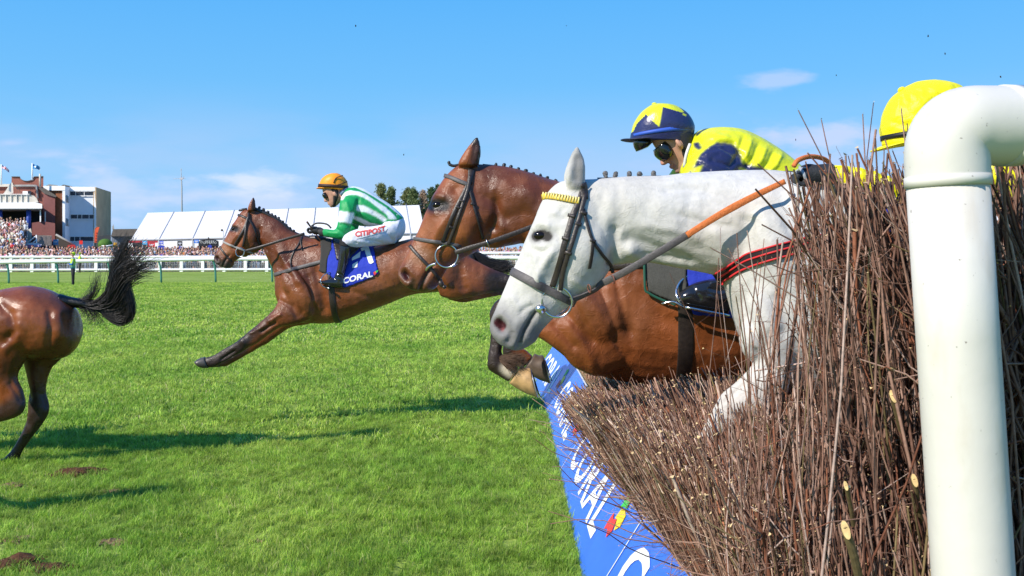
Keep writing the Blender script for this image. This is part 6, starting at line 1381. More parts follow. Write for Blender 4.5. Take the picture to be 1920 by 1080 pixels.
    g3 = [[(130, 566), (158, 570), (176, 590), (170, 604), (152, 609)], [(130, 566), (155, 562), (172, 548), (186, 532)], [(140, 566), (172, 580), (200, 604), (196, 612)], [(130, 566), (150, 574), (162, 590), (150, 602)], [(140, 566), (165, 562), (178, 545), (184, 520), (190, 500)]]
    parts = [strands(g1, 760, Y0, .017, rng, (.0030, .0010), k=26, wob=.022, tipspread=1.2, mixg=.9), strands(g2, 460, Y0, .026, rng, (.0036, .0013), k=20, wob=.03, tipspread=1.8, mixg=.8), strands(g3, 230, Y0, .016, rng, (.0022, .0007), k=16, wob=.02, tipspread=1.2, mixg=.2)]
    V, Q = [], []; n = 0
    for v, q in parts: V.append(v); Q.append(q+n); n += len(v)
    mk('tail', np.concatenate(V), np.concatenate(Q), HAIR, h.root)
    return h
def copy_tree(root, shift, label):
    r = root.copy(); COL.objects.link(r); r.location = root.location+Vector(shift); r['label'] = label
    for ch in list(root.children):
        c = ch.copy(); COL.objects.link(c); c.parent = r
    return r
GREY = build_grey(); BAY = build_bay(); LEAD = build_lead(); LEAVING = build_leaving()
copy_tree(LEAVING.root, (-1.25, -2.36, 0), 'bay horse ahead of the leaving one, known only by its shadow at left')
# ------------------------------------------------------------------ riders
SKIN = principled('skin', (.50, .27, .19), .5, .35, noise_scale=40, noise_amt=.1)
BLACKPAD = principled('black_padding', (.018, .018, .02), .6, .35)
LENS = principled('dark_goggle_lens', (.008, .010, .010), .12, .7)
GLOVE = principled('black_glove', (.022, .023, .025), .6, .35, bump=.3, bump_scale=150)
BOOT = principled('polished_boot', (.012, .012, .013), .16, .6, coat=.5, bump=.12, bump_scale=30)
def head_parts(o, Y0, s, phi, lat=0.0):
    """profile head facing left: o = picture px of the ear hole, s = px per metre, phi = downward tilt in degrees"""
    p = math.radians(phi); f = np.array([-math.cos(p), math.sin(p)]); u = np.array([-math.sin(p), -math.cos(p)]); o = np.array(o, float)
    def X(a, b): q = o+s*(a*f+b*u); return (q[0], q[1])
    rows = [(.128, .03, -.03, .03), (.112, .070, -.066, .058), (.08, .094, -.088, .073), (.04, .099, -.095, .077), (.01, .096, -.094, .076), (-.02, .093, -.085, .072), (-.05, .093, -.06, .064), (-.08, .091, -.032, .055), (-.105, .083, -.008, .042), (-.118, .066, .015, .024)]
    P = [loft([(X(a, b), X(c, b), hw) for b, a, c, hw in rows], Y0, ring=24)]
    P.append(loft([(X(.102, .022), X(.085, .02), .009), (X(.113, .0), X(.088, .0), .011), (X(.124, -.022), X(.088, -.022), .014), (X(.128, -.036), X(.088, -.036), .017), (X(.112, -.046), X(.09, -.046), .014)], Y0, ring=14))
    for a, b, rx, rz, ry in [(.094, -.066, .012, .006, .022), (.092, -.077, .011, .007, .020), (.078, -.103, .018, .016, .022), (.097, .028, .012, .010, .06)]:
        q = X(a, b); P.append(ellipsoid(q[0], q[1], Y0, rx*s, rz*s, ry, 0, phi))
    for yo in (-.074, .074):
        q = X(-.004, -.005); P.append(ellipsoid(q[0], q[1], Y0, .018*s, .032*s, .012, yo, phi))
    return P, X
def vcol_mat(name, rough=.45, spec=.35, bump=.25, bscale=22, bdist=.02, coat=0):
    return principled(name, (1, 1, 1), rough, spec, vc=True, noise_scale=8, noise_amt=.05, bump=bump, bump_scale=bscale, bump_dist=bdist, coat=coat)
def wrinkle(V, Q, Y0, strokes): return carve(V, Q, Y0, strokes)
def garment(root, name, parts, voxel, Y0, m, colour=None, strokes=(), smooth=4, label=None):
    V, Q = remesh(parts, voxel, smooth)
    if strokes: V = carve(V, Q, Y0, strokes)
    px, py = project(V, Y0)
    C = colour(px, py, V) if colour else None
    if C is not None: C = laplace(np.asarray(C, float), Q, 2, .6)
    o = mk(name, V, Q, m, root, C)
    if label: o['label'] = label
    return o, V, Q
def hand(Y0, yo, wrist, knuck, grip, s, curl=1.0, m=None):
    """closed riding hand in px: wrist -> knuckles, four curled fingers round grip and a thumb on top"""
    P = []; y = Y0+yo
    w = np.array(W(*wrist, y)); k = np.array(W(*knuck, y)); d = k-w; L_ = np.linalg.norm(d); d /= L_
    dn = np.array([0, 0, -1.]); dn -= d*(dn*d).sum(); dn /= np.linalg.norm(dn); lat = np.cross(d, dn)
    Vp, Fp = tube([w-d*.03, w, w+d*L_*.5, k], [.030, .028, .036, .030], 14, 4); Vp = Vp+0
    c = Vp.mean(0); P.append((Vp, Fp))
    for i, (ln, off) in enumerate(zip((.030, .034, .032, .026), (-.030, -.010, .010, .029))):
        b = k-d*.012+lat*off
        P.append(tube([b, b+d*.030-dn*.002, b+d*(.038)+dn*ln*.8, b+d*.014+dn*(ln*1.25), b-d*.010+dn*ln*.85], [.0105, .0105, .0098, .009, .007], 10, 4))
    b = w+d*L_*.35-dn*.022; P.append(tube([b, b+d*.028-dn*.008, b+d*.055-dn*.004], [.0125, .0115, .009], 10, 4))
    return P
GREEN = (.010, .30, .085); WHT = (.74, .78, .82)
# ============================================================ rider of the lead horse
def build_green_rider():
    Y0 = 9.83; s = F/Y0
    root = empty('person', LEAD.root.location+Vector((0, 0, 0)), 'jockey in green and white striped silks and orange cap on the lead horse', 'person')
    root.location = W(690, 440, Y0)
    torso = [((653, 351), (640, 371), .07), ((666, 349.5), (642, 390), .145), ((686, 355), (655, 414), .19), ((709, 369), (672, 423), .195), ((732, 383.5), (692, 425), .18), ((750, 399), (713, 423), .165), ((758, 409), (724, 430), .155)]
    arm = [((641, 366), (676, 372), .060, -.14), ((637, 380), (672, 388), .066, -.19), ((636, 396), (667, 402), .062, -.215), ((634, 412), (661, 417), .057, -.225), ((631, 426), (656, 432), .055, -.225), ((625, 431), (645, 449), .052, -.22), ((612, 429), (617, 445.5), .042, -.18), ((601, 429.5), (603, 442), .034, -.13)]
    pelvis = [((750, 399), (712, 424), .155), ((759, 414), (718, 438), .165), ((760, 432), (724, 452), .165), ((752, 448), (728, 457), .12)]
    thigh = [((752, 412), (742, 457), .10, -.09), ((722, 420), (716, 460), .10, -.17), ((692, 425), (693, 462), .09, -.23), ((664, 431), (671, 464), .078, -.27), ((647, 440), (657, 463), .066, -.28), ((641, 450), (652, 464), .055, -.28)]
    boot = [((637, 452), (659, 458), .056, -.28), ((636, 468), (657.5, 470), .056, -.285), ((634.5, 485), (654, 489), .052, -.285), ((631.5, 505), (648, 509), .044, -.285), ((627, 519), (645, 524), .042, -.285), ((626, 530), (643.5, 538), .04, -.285)]
    foot = [((644, 522), (643, 541), .038, -.285), ((632, 520), (632, 540.5), .042, -.285), ((617, 523), (617, 537), .044, -.287), ((604, 526), (604, 532.5), .038, -.29), ((596, 527), (596, 530), .02, -.29)]
    HP, X = head_parts((627, 362.5), Y0, s, 24)
    neck = [((636, 352), (622, 372), .055), ((648, 354), (634, 374), .06), ((655, 358), (640, 382), .065)]
    hands = hand(Y0, -.12, (603, 435.5), (584, 430), None, s)+[flipY(p, Y0) for p in hand(Y0, -.12, (603, 435.5), (584, 430), None, s)]
    inner = [loft(torso, Y0, grow=-.024), loft(neck, Y0)]+HP+both(arm, Y0, grow=-.022)+both(thigh, Y0, grow=-.014)+[loft(pelvis, Y0, grow=-.014)]+both(boot, Y0, grow=-.014)+both(foot, Y0, grow=-.012)
    V, Q = remesh(inner, .0075, 2)
    V = carve(V, Q, Y0, [([X(.085, .005)], 5, -.006)])
    mk('body', V, Q, SKIN, root)
    def col(px, py, V):
        C = np.tile(np.array(GREEN), (len(px), 1)); w = np.zeros(len(px), bool)
        # white bands along the back, in the flank view
        z3 = lambda L: [(560+x/4.154, 300+y/4.154) for x, y in L]
        for poly in (z3([(375, 190), (430, 185), (530, 218), (650, 290), (750, 365), (820, 415), (815, 450), (780, 425), (700, 362), (600, 295), (515, 248), (440, 214), (385, 215)]),
                     z3([(325, 310), (333, 282), (362, 250), (400, 236), (470, 246), (520, 265), (600, 320), (680, 370), (740, 425), (765, 460), (700, 460), (690, 430), (640, 390), (560, 325), (500, 290), (455, 274), (400, 268), (362, 282), (345, 312)]),
                     z3([(452, 352), (500, 352), (570, 385), (640, 425), (690, 462), (660, 485), (600, 440), (530, 408), (450, 394)]),
                     z3([(425, 435), (480, 450), (560, 490), (625, 500), (590, 530), (530, 515), (470, 480), (425, 460)])):
            w |= in_poly(px, py, poly)
        armm = in_poly(px, py, [(628, 394.5), (664, 399), (659, 419), (628, 415)])
        w = np.where(in_poly(px, py, [(600, 415), (664, 420), (662, 455), (596, 455)]), False, w) | armm
        C[w] = WHT; return C
    silk = vcol_mat('green_white_silk', .5, .3, .3, 14, .03)
    st = [([(672, 372), (668, 392), (660, 415)], 3.5, -.014), ([(690, 375), (715, 395)], 5, .008), ([(700, 400), (720, 412)], 3, -.008), ([(680, 400), (700, 416)], 3, .008), ([(640, 420), (655, 424)], 2.5, -.01), ([(632, 430), (650, 440)], 2.5, -.01), ([(615, 436), (632, 438)], 2.5, .006), ([(650, 380), (655, 395)], 4, .01), ([(730, 392), (745, 402)], 3, -.008), ([(660, 360), (680, 368)], 5, .006)]
    garment(root, 'silks', [loft(torso, Y0)]+both(arm, Y0), .0085, Y0, silk, col, st)
    br = principled('white_breeches', (.62, .63, .72), .6, .3, bump=.3, bump_scale=16, bump_dist=.03)
    st = [([(735, 425), (745, 440)], 6, .008), ([(690, 450), (715, 455)], 3, -.008), ([(660, 450), (690, 456)], 3, .008), ([(720, 430), (735, 450)], 4, -.01), ([(655, 445), (668, 455)], 2.5, -.008)]
    _, BV, BQ = garment(root, 'breeches', [loft(pelvis, Y0)]+both(thigh, Y0), .0085, Y0, br, None, st)
    bb = bvh_of(BV, BQ)
    pb = root.children[-1]
    pt = poly2d([(665, 434), (719, 421.5), (727, 429), (722, 434), (700, 440), (668, 448.5)], 4); mk('logo_panel', decal(bb, *pt, .004)[0], pt[1], principled('logo_patch', (.74, .73, .76), .6, .3), pb)
    T, Fs = text2d('CITIPOST', .03, sub=1); wT = T[:, 0].max(); red = principled('red_print', (.72, .06, .035), .6, .3)
    V2 = np.array([(666+56*x/wT, 444-11.5*x/wT-(9.0)*y+1.5*math.sin(x/wT*3.1)) for x, y in T]); Vd, Fd = decal(bb, V2, Fs, .008); mk('lettering', Vd, Fd, red, pb, smooth=False)
    sock = principled('black_sock', (.016, .016, .018), .7, .25)
    up = [((637, 449), (657, 458), .059, -.28), ((636.5, 460), (659, 464), .060, -.283)]
    mk('gaiter', *loft(up, Y0), sock, root)
    for fl in (False, True):
        V, Q = remesh([loft(boot, Y0, flip=fl), loft(foot, Y0, flip=fl)], .007, 4); V = carve(V, Q, Y0, [([(632, 512), (642, 516)], 2, -.006), ([(634, 519), (645, 522)], 2, -.006)]); mk('boot', V, Q, BOOT, root)
    gl = garment(root, 'glove', hand(Y0, -.12, (603, 435.5), (583, 429.5), None, s)+[loft([((607, 428), (608, 444), .04, -.15), ((598, 429), (599, 443), .036, -.12)], Y0)], .006, Y0, GLOVE, None, (), 3)
    garment(root, 'glove', [flipY(p, Y0) for p in hand(Y0, -.10, (603, 436), (586, 430.5), None, s)], .007, Y0, GLOVE, None, (), 3)
    # cap, band, goggles
    org = principled('orange_cap_silk', (.90, .31, .015), .45, .35, bump=.25, bump_scale=18, bump_dist=.02)
    hel = [((598, 353), (651, 357), .098), ((598.5, 346), (652.5, 350), .108), ((603, 336), (651, 341), .106), ((611, 329), (646, 333), .09), ((620, 325.5), (638, 327), .06), ((626, 324.6), (633, 324.8), .02)]
    hm = mk('helmet', *loft(hel, Y0, ring=40), org, root)
    mk('cap_peak', *loft([((612, 350), (612, 356), .09), ((603, 351), (603, 355), .075), ((597, 351.5), (597, 354.5), .05), ((593.5, 352.5), (593.5, 354), .018)], Y0, ring=24), org, hm)
    brn = principled('brown_band', (.045, .022, .018), .55, .3)
    mk('goggle_strap', *loft([((597, 345), (653.3, 349), .1105), ((596, 351), (653, 354.5), .1095)], Y0, ring=40, n=1), brn, hm)
    mk('cap_seam', *tube([W(643, 329, Y0-.085), W(630, 334, Y0-.105), W(625.5, 343, Y0-.112)], .005, 6, 4), brn, hm); mk('cap_seam', *tube([W(651, 340, Y0-.06), W(640, 345, Y0-.100), W(632, 347, Y0-.113)], .005, 6, 4), brn, hm)
    mk('goggles', *loft([(X(.112, .038), X(.055, .038), .068), (X(.118, .02), X(.055, .02), .076), (X(.112, -.006), X(.06, -.006), .074), (X(.104, -.016), X(.065, -.016), .06)], Y0, ring=28), LENS, root)
    mk('harness', *loft([(X(.035, .05), X(-.06, .05), .083), (X(.03, .0), X(-.07, .0), .084), (X(.045, -.05), X(-.045, -.05), .074), (X(.060, -.10), X(.01, -.10), .056), (X(.066, -.122), X(.035, -.122), .03)], Y0, ring=28), BLACKPAD, root)
    q = X(-.002, -.008)
    for yo in (-.084, .084):
        V, Fs = ellipsoid(q[0], q[1], Y0, 2.6, 4.6, .012, yo, 24); mk('ear', V, Fs, SKIN, root)
    mk('collar', *loft([((634, 366), (651, 350), .068), ((638, 372), (656, 352), .078)], Y0, ring=24, n=2), principled('blue_collar', (.12, .2, .3), .6, .3), root)
    # stirrup and whip are things of their own
    irn = mk('stirrup', *cat_arrays([tube([W(615, 540, Y0-.29), W(604, 536, Y0-.33), W(601, 526, Y0-.335), W(606, 517, Y0-.31), W(616, 511, Y0-.285), W(623, 514, Y0-.25), W(621, 527, Y0-.235), W(615, 540, Y0-.24)], .0042, 8, 4), tube([W(616, 540.5, Y0-.33), W(616, 541, Y0-.24)], .012, 8, 1)]), STEEL, LEAD.root)
    V, Fs = tube([W(575.5, 416, Y0-.2), W(583, 426, Y0-.16), W(600, 449, Y0-.10), W(610, 463, Y0-.06)], [.010, .008, .006, .004], 8, 4)
    o = mk('whip', V, Fs, principled('brown_whip', (.13, .06, .035), .6, .3), None, origin=V.mean(0)); tag(o, 'short brown whip held in the gloved hand of the green striped jockey', 'whip')
    tr = tube([W(584, 424, Y0-.16), W(592, 419, Y0-.16), W(603, 418.5, Y0-.16), W(614, 421, Y0-.17), W(621, 428, Y0-.17)], .008, 8, 4); mk('rein', *tr, LEATHER, LEAD.root)
build_green_rider()
NAVY = (.020, .024, .085); YEL = (.66, .69, .012)
# ============================================================ rider of the second bay
def build_navy_rider():
    Y0 = 4.75; s = F/Y0
    root = empty('person', W(1400, 400, Y0), 'jockey in navy and yellow star cap bent low behind the grey neck', 'person')
    torso = [((1297, 256), (1272, 320), .075), ((1306, 247), (1276, 340), .13), ((1323, 241), (1292, 360), .185), ((1350, 238), (1318, 372), .205), ((1386, 241), (1350, 380), .205), ((1418, 254), (1385, 385), .195), ((1450, 273), (1420, 388), .185), ((1474, 290), (1455, 390), .175), ((1500, 312), (1490, 398), .165)]
    arm = [((1302, 268), (1392, 300), .080, -.15), ((1292, 296), (1378, 325), .078, -.2), ((1275, 325), (1345, 358), .066, -.225), ((1262, 350), (1318, 385), .058, -.23), ((1240, 362), (1285, 396), .052, -.21), ((1215, 352), (1235, 386), .043, -.16), ((1190, 345), (1203, 372), .035, -.12)]
    thigh = [((1500, 320), (1500, 410), .11, -.10), ((1450, 350), (1455, 430), .10, -.2), ((1400, 395), (1430, 455), .085, -.27), ((1372, 440), (1412, 470), .068, -.30)]
    boot = [((1365, 450), (1412, 468), .060, -.31), ((1352, 490), (1398, 505), .058, -.315), ((1345, 525), (1380, 540), .048, -.315), ((1338, 545), (1370, 570), .045, -.315)]
    foot = [((1369, 528), (1366, 592), .040, -.315), ((1350, 522), (1350, 591), .046, -.315), ((1325, 524), (1325, 587), .050, -.315), ((1300, 531), (1299, 580), .048, -.316), ((1281, 543), (1280, 572), .040, -.317), ((1272, 552), (1271, 565), .022, -.317)]
    HP, X = head_parts((1271, 268), Y0, s, 38)
    neck = [((1290, 250), (1255, 300), .055), ((1302, 256), (1268, 318), .062), ((1310, 262), (1282, 335), .07)]
    inner = [loft(torso, Y0, grow=-.026), loft(neck, Y0)]+HP+both(arm, Y0, grow=-.026)+both(thigh, Y0, grow=-.02)+both(boot, Y0, grow=-.016)+both(foot, Y0, grow=-.016)
    V, Q = remesh(inner, .0055, 2); V = carve(V, Q, Y0, [([X(.092, -.0715), X(.082, -.073)], 2.2, -.004), ([X(.108, -.045), X(.098, -.05)], 2.5, -.003), ([X(.06, -.05), X(.05, -.08)], 6, -.004)])
    px, py = project(V, Y0); C = np.tile(np.array([.52, .28, .20]), (len(V), 1))
    C = mixc(C, (.42, .16, .13), near(px, py, [X(.094, -.068), X(.084, -.074)], 2, 5)*.8); C = mixc(C, (.56, .22, .16), near(px, py, [X(.11, -.03), X(.07, -.04)], 4, 18)*.4); C = mixc(C, (.30, .2, .16), near(px, py, [X(.03, -.09), X(.075, -.11)], 4, 16)*.35)
    mk('body', V, Q, principled('jockey_skin', (1, 1, 1), .48, .35, vc=True), root, C)
    def col(px, py, V):
        C = np.tile(np.array(YEL), (len(px), 1))
        sl = in_poly(px, py, [(1300, 315), (1312, 290), (1330, 275), (1345, 266), (1372, 269), (1384, 278), (1391, 300), (1390, 305), (1440, 318), (1440, 420), (1180, 420), (1180, 330), (1290, 325)])
        C[sl] = NAVY
        star = in_poly(px, py, [(1299, 268), (1310, 266), (1316, 278), (1310, 282), (1302, 276)]); C[star] = NAVY
        y2 = in_poly(px, py, [(1296, 318), (1318, 308), (1310, 326), (1296, 326)]) | in_poly(px, py, [(1384, 314), (1396, 316), (1400, 322), (1388, 320)]); C[y2] = YEL
        C[in_poly(px, py, [(1303, 251), (1325, 239), (1336, 237), (1318, 246), (1306, 256)])] = (.03, .035, .03)
        return C
    silk = vcol_mat('yellow_navy_silk', .33, .45, .35, 16, .03)
    st = []
    for i, x in enumerate(range(1395, 1470, 14)): st.append(([(x, 255+i*7), (x-10, 285+i*5), (x-24, 312+i*2)], 4.5, .009 if i % 2 else -.009))
    st += [([(1390, 290), (1400, 310)], 4, -.012), ([(1320, 290), (1350, 285), (1375, 300)], 5, .008), ([(1335, 300), (1370, 312)], 4, -.008), ([(1310, 305), (1330, 318)], 4, -.008), ([(1330, 252), (1360, 258)], 7, .006), ([(1345, 265), (1375, 268), (1392, 290)], 3.5, -.014), ([(1330, 278), (1352, 276)], 3, .008)]
    garment(root, 'silks', [loft(torso, Y0)]+both(arm, Y0), .0065, Y0, silk, col, st)
    garment(root, 'breeches', both(thigh, Y0)+[loft([((1495, 312), (1490, 400), .165), ((1520, 340), (1500, 420), .165), ((1520, 380), (1500, 430), .12)], Y0)], .011, Y0, principled('white_breeches_navy', (.7, .7, .74), .6, .3), None)
    for fl in (False, True):
        V, Q = remesh([loft(boot, Y0, flip=fl), loft(foot, Y0, flip=fl)], .006, 4)
        V = carve(V, Q, Y0, [([(1330, 540), (1350, 545), (1366, 542)], 4, -.008), ([(1325, 555), (1345, 562), (1364, 560)], 4, .006), ([(1300, 540), (1312, 560)], 4, -.005), ([(1335, 530), (1355, 528)], 4, .007)]); mk('boot', V, Q, BOOT, root)
    for fl in (False, True):
        P = hand(Y0, -.12, (1196, 360), (1170, 352), None, s); V, Q = remesh([flipY(p, Y0) for p in P] if fl else P, .006, 3); mk('glove', V, Q, GLOVE, root)
    # cap with star
    hel = [((1181, 262), (1297, 268), .098), ((1183, 250), (1301, 252), .108), ((1189, 230), (1301.5, 234), .110), ((1203, 210), (1290, 214), .096), ((1221, 197), (1271, 201), .066), ((1234, 194.6), (1258, 196), .028)]
    V, Fs = loft(hel, Y0, n=14, ring=120); px, py = project(V, Y0)
    z6 = lambda L: [(1130+x/4.695, 170+y/4.695) for x, y in L]
    star = in_poly(px, py, z6([(252, 372), (235, 300), (400, 90), (620, 95), (720, 190), (688, 190), (530, 143), (500, 325), (383, 207), (300, 290), (272, 355)])) | in_poly(px, py, z6([(706, 195), (740, 212), (728, 224), (704, 214)]))
    C = np.tile(np.array(NAVY)*1.25, (len(V), 1)); C[star] = YEL
    hm = mk('helmet', V, Fs, vcol_mat('star_cap_silk', .3, .5, .3, 20, .02), root, C)
    bl = principled('royal_blue_band', (.035, .10, .48), .5, .3)
    mk('cap_band', *loft([((1182.5, 253), (1302.2, 236), .1105), ((1182, 258.5), (1302, 246), .110)], Y0, ring=60, n=1), bl, hm)
    nv = principled('navy_peak', (.02, .025, .06), .5, .4)
    mk('cap_peak', *loft([((1240, 256), (1240, 264), .098), ((1210, 259), (1210, 265), .09), ((1185, 260.5), (1185, 266), .070), ((1170, 260.3), (1170, 265), .04), ((1164, 261.5), (1164, 263.5), .015)], Y0, ring=30), nv, hm)
    tan = principled('grey_goggle_strap', (.16, .145, .115), .6, .3)
    hb = bvh_of(V, Fs)
    sp = strap(hb, [(1279, 207), (1276, 222), (1268, 240), (1260, 252), (1255, 259)], .015, .004, step=3, off=.004); mk('goggle_strap', *sp, tan, hm)
    T, F2 = text2d('TKO', .03, sub=1); wT = T[:, 0].max(); a = np.array([1268.5, 236.5]); d = np.array([8.0, -18.5])/20.2; n_ = np.array([d[1], -d[0]])
    V2 = np.array([a+d*(18.5*x/wT)+n_*(4.6*(y-.5))*1.0 for x, y in T]); Vd, Fd = decal(hb, V2, F2, .0075); mk('lettering', Vd, Fd, principled('black_print', (.01, .01, .01), .6, .3), hm, smooth=False)
    mk('cap_button', *ellipsoid(1227, 195, Y0, 5, 3, .013), vcol_mat('cap_button', .4) if False else principled('yellow_button', YEL, .4, .4), hm)
    mk('peak_goggles', *loft([((1186, 263), (1215, 262), .060), ((1188, 274), (1222, 268), .070), ((1193, 284), (1215, 276), .055)], Y0, ring=24), LENS, hm)
    mk('goggles', *loft([(X(.114, .045), X(.035, .045), .074), (X(.124, .018), X(.03, .018), .082), (X(.117, -.014), X(.035, -.014), .080), (X(.106, -.030), X(.05, -.030), .064)], Y0, ring=30), LENS, root)
    mk('harness', *loft([(X(.045, .05), X(-.08, .05), .086), (X(.040, .0), X(-.085, .0), .087), (X(.046, -.045), X(-.055, -.045), .080), (X(.050, -.085), X(-.01, -.085), .066), (X(.055, -.122), X(.015, -.126), .040)], Y0, ring=28), BLACKPAD, root)
    q = X(-.002, -.005)
    for yo in (-.090, .090):
        V, Fs = ellipsoid(q[0], q[1], Y0, 4.5, 9, .012, yo, 38); mk('ear', V, Fs, SKIN, root)
    mk('collar', *loft([((1282, 322), (1300, 252), .075), ((1288, 330), (1306, 250), .09)], Y0, ring=28, n=2), principled('yellow_collar', (.6, .62, .02), .4, .4), root)
    mk('collar_clip', *tube([W(1283, 314, Y0-.13), W(1287, 290, Y0-.14), W(1294, 270, Y0-.13)], .008, 8, 4), principled('clear_strap', (.6, .6, .58), .3, .5), root)
    par = [tube([W(1285, 576, 4.40), W(1320, 583, 4.39), W(1368, 592, 4.39)], .007, 8, 3), tube([W(1282, 575, 4.42), W(1271, 560, 4.42), W(1268, 545, 4.44), W(1276, 528, 4.46), W(1295, 514, 4.48), W(1330, 490, 4.5)], .006, 8, 4), tube([W(1240, 570, 4.44), W(1262, 566, 4.42), W(1283, 577, 4.41)], .006, 6, 3)]
    mk('stirrup', *cat_arrays(par), STEEL, BAY.root)
build_navy_rider()
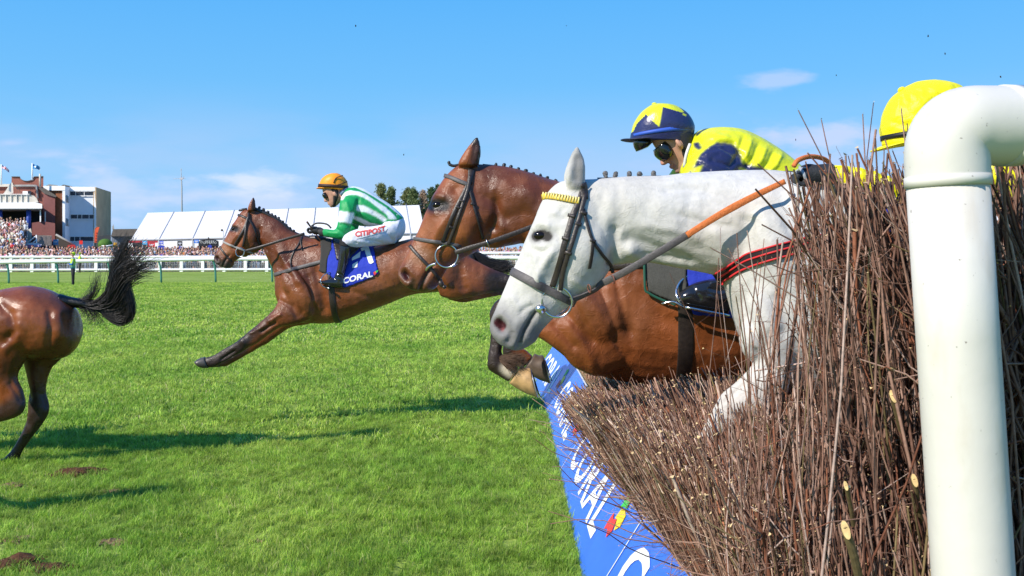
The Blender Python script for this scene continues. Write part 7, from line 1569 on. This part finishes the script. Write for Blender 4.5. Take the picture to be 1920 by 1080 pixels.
# ============================================================ rider of the grey, behind the wing
def build_yellow_rider():
    Y0 = 3.6; s = F/Y0
    root = empty('person', W(1800, 400, Y0), 'jockey in plain yellow cap half hidden by the tall brush and white pipe', 'person')
    YC = (.80, .72, .008)
    torso = [((1800, 285), (1775, 340), .08), ((1815, 275), (1775, 370), .15), ((1845, 270), (1800, 395), .20), ((1885, 272), (1840, 405), .205), ((1930, 290), (1880, 408), .19), ((1975, 320), (1930, 412), .17), ((2010, 355), (1965, 420), .16)]
    arm = [((1790, 300), (1860, 345), .075, -.15), ((1750, 330), (1810, 385), .065, -.2), ((1705, 345), (1740, 400), .058, -.22), ((1650, 325), (1665, 378), .052, -.2), ((1600, 312), (1608, 356), .042, -.17), ((1555, 308), (1560, 345), .036, -.14)]
    thigh = [((2010, 350), (2000, 440), .11, -.12), ((1930, 370), (1930, 450), .10, -.22), ((1840, 400), (1850, 460), .085, -.29), ((1800, 440), (1835, 480), .068, -.31)]
    boot = [((1795, 450), (1840, 470), .06, -.32), ((1800, 520), (1845, 530), .056, -.32), ((1815, 590), (1850, 600), .045, -.32)]
    foot = [((1855, 590), (1855, 650), .04, -.32), ((1830, 590), (1825, 648), .046, -.32), ((1790, 605), (1785, 645), .046, -.32), ((1745, 620), (1745, 640), .03, -.32)]
    HP, X = head_parts((1768, 265), Y0, s, 20); neck = [((1795, 240), (1755, 300), .06), ((1815, 270), (1775, 325), .07)]
    V, Q = remesh([loft(torso, Y0, grow=-.024), loft(neck, Y0)]+HP+both(arm, Y0, grow=-.022)+both(thigh, Y0, grow=-.012)+both(boot, Y0, grow=-.012)+both(foot, Y0, grow=-.012), .007, 2); mk('body', V, Q, SKIN, root)
    st = []
    for i, x in enumerate(range(1575, 1700, 13)): st.append(([(x, 318), (x+4, 365)], 4.5, .008 if i % 2 else -.009))
    garment(root, 'silks', [loft(torso, Y0)]+both(arm, Y0), .0075, Y0, principled('yellow_silk', YC, .35, .4, bump=.4, bump_scale=20, bump_dist=.03), None, st)
    garment(root, 'breeches', both(thigh, Y0)+[loft([((1990, 340), (1950, 420), .165), ((2020, 375), (1985, 440), .165), ((2015, 430), (1990, 455), .1)], Y0)], .012, Y0, principled('white_breeches_yellow', (.7, .7, .74), .6, .3), None)
    for fl in (False, True):
        V, Q = remesh([loft(boot, Y0, flip=fl), loft(foot, Y0, flip=fl)], .008, 4); mk('boot', V, Q, BOOT, root)
        P = hand(Y0, -.14, (1548, 326), (1502, 330), None, s)+[loft([((1560, 306), (1564, 348), .042, -.14), ((1535, 308), (1535, 346), .036, -.14), ((1505, 312), (1500, 345), .034, -.14)], Y0)]
        V, Q = remesh([flipY(p, Y0) for p in P] if fl else P, .005, 3); g = mk('glove', V, Q, GLOVE, root)
        if not fl:
            gb = bvh_of(V, Q); pr = [strap(gb, [(1483, 330), (1497, 318), (1512, 316)], .006, .003, step=3), strap(gb, [(1500, 312), (1506, 325), (1512, 340)], .010, .003, step=3), strap(gb, [(1480, 338), (1490, 345), (1500, 348)], .005, .003, step=3)]
            pr = [p for p in pr if p is not None]
            if pr: mk('trim', *cat_arrays(pr), principled('grey_glove_trim', (.3, .33, .36), .6, .3), g)
    hel = [((1656, 272), (1800, 262), .100), ((1653, 250), (1812, 232), .110), ((1654, 225), (1818, 204), .112), ((1661, 202), (1815, 182), .106), ((1675, 181), (1800, 163), .09), ((1696, 164), (1776, 154), .06), ((1716, 154), (1755, 150), .026)]
    V, Fs = loft(hel, Y0, n=10, ring=96); Vq = np.array([[f[0], f[1], f[2], f[-1]] for f in Fs]); wr = [([(1688, 170), (1680, 215), (1662, 250)], 6, -.006), ([(1690, 172), (1705, 215), (1700, 255)], 5, .006), ([(1700, 172), (1735, 205), (1775, 235)], 6, -.006), ([(1715, 235), (1735, 200), (1765, 175)], 5, .007), ([(1720, 250), (1745, 215), (1780, 190)], 5, -.005), ([(1700, 165), (1750, 175), (1790, 190)], 5, .005), ([(1665, 225), (1690, 235), (1720, 230)], 5, .005), ([(1730, 240), (1760, 228), (1800, 215)], 5, .005)]
    V = carve(V, Vq, Y0, wr); hm = mk('helmet', V, Fs, principled('yellow_cap_silk', YC, .48, .35, bump=.7, bump_scale=14, bump_dist=.03), root)
    blk = principled('black_cap_band', (.012, .014, .014), .5, .3)
    mk('cap_band', *loft([((1652.5, 255), (1812, 236), .1115), ((1653.5, 264), (1808, 247), .1105)], Y0, ring=48, n=1), blk, hm)
    mk('cap_peak', *loft([((1720, 255), (1720, 271), .098), ((1685, 264), (1685, 276), .088), ((1655, 273), (1655, 282), .066), ((1640, 279), (1640, 285), .036), ((1633, 282.5), (1633, 285), .012)], Y0, ring=30), principled('yellow_peak', YC, .4, .4), hm)
    hb = bvh_of(V, Fs); sp = strap(hb, [(1796, 160), (1790, 172), (1780, 186), (1770, 198)], .018, .004, off=.004)
    if sp: mk('goggle_strap', *sp, blk, hm)
    mk('cap_button', *ellipsoid(1690, 168, Y0, 7, 5, .014, 0, 30), principled('yellow_cap_button', YC, .4, .4), hm)
    mk('goggles', *loft([(X(.112, .035), X(.05, .035), .070), (X(.119, .015), X(.05, .015), .078), (X(.112, -.012), X(.055, -.012), .076), (X(.102, -.022), X(.062, -.022), .06)], Y0, ring=30), LENS, root)
build_yellow_rider()

def build_flying_turf():
    rg = np.random.default_rng(9); m = principled('flying_earth', (.03, .02, .014), .9, .1)
    for i, (px, py, Y, r) in enumerate([(667, 48, 6.5, .010), (1740, 68, 4.2, .007), (1772, 100, 4.2, .007), (1876, 144, 3.2, .006), (1568, 141, 4.6, .006), (1492, 262, 4.4, .006), (757, 290, 6.0, .008), (1062, 48, 6.0, .005)]):
        bm = bmesh.new(); bmesh.ops.create_icosphere(bm, subdivisions=1, radius=r*.6); V = np.array([v.co[:] for v in bm.verts]); Fs = [[v.index for v in f.verts] for f in bm.faces]; bm.free()
        V = V*(1+rg.uniform(-.4, .4, (len(V), 1)))*np.array([.6, .6, 1.3]); c = W(px, py, Y)
        tag(mk('flying_clod', V+c, Fs, m, origin=c, smooth=False), 'tiny dark speck of kicked up earth against the blue sky', 'clod', 'specks of earth in the air')
build_flying_turf()
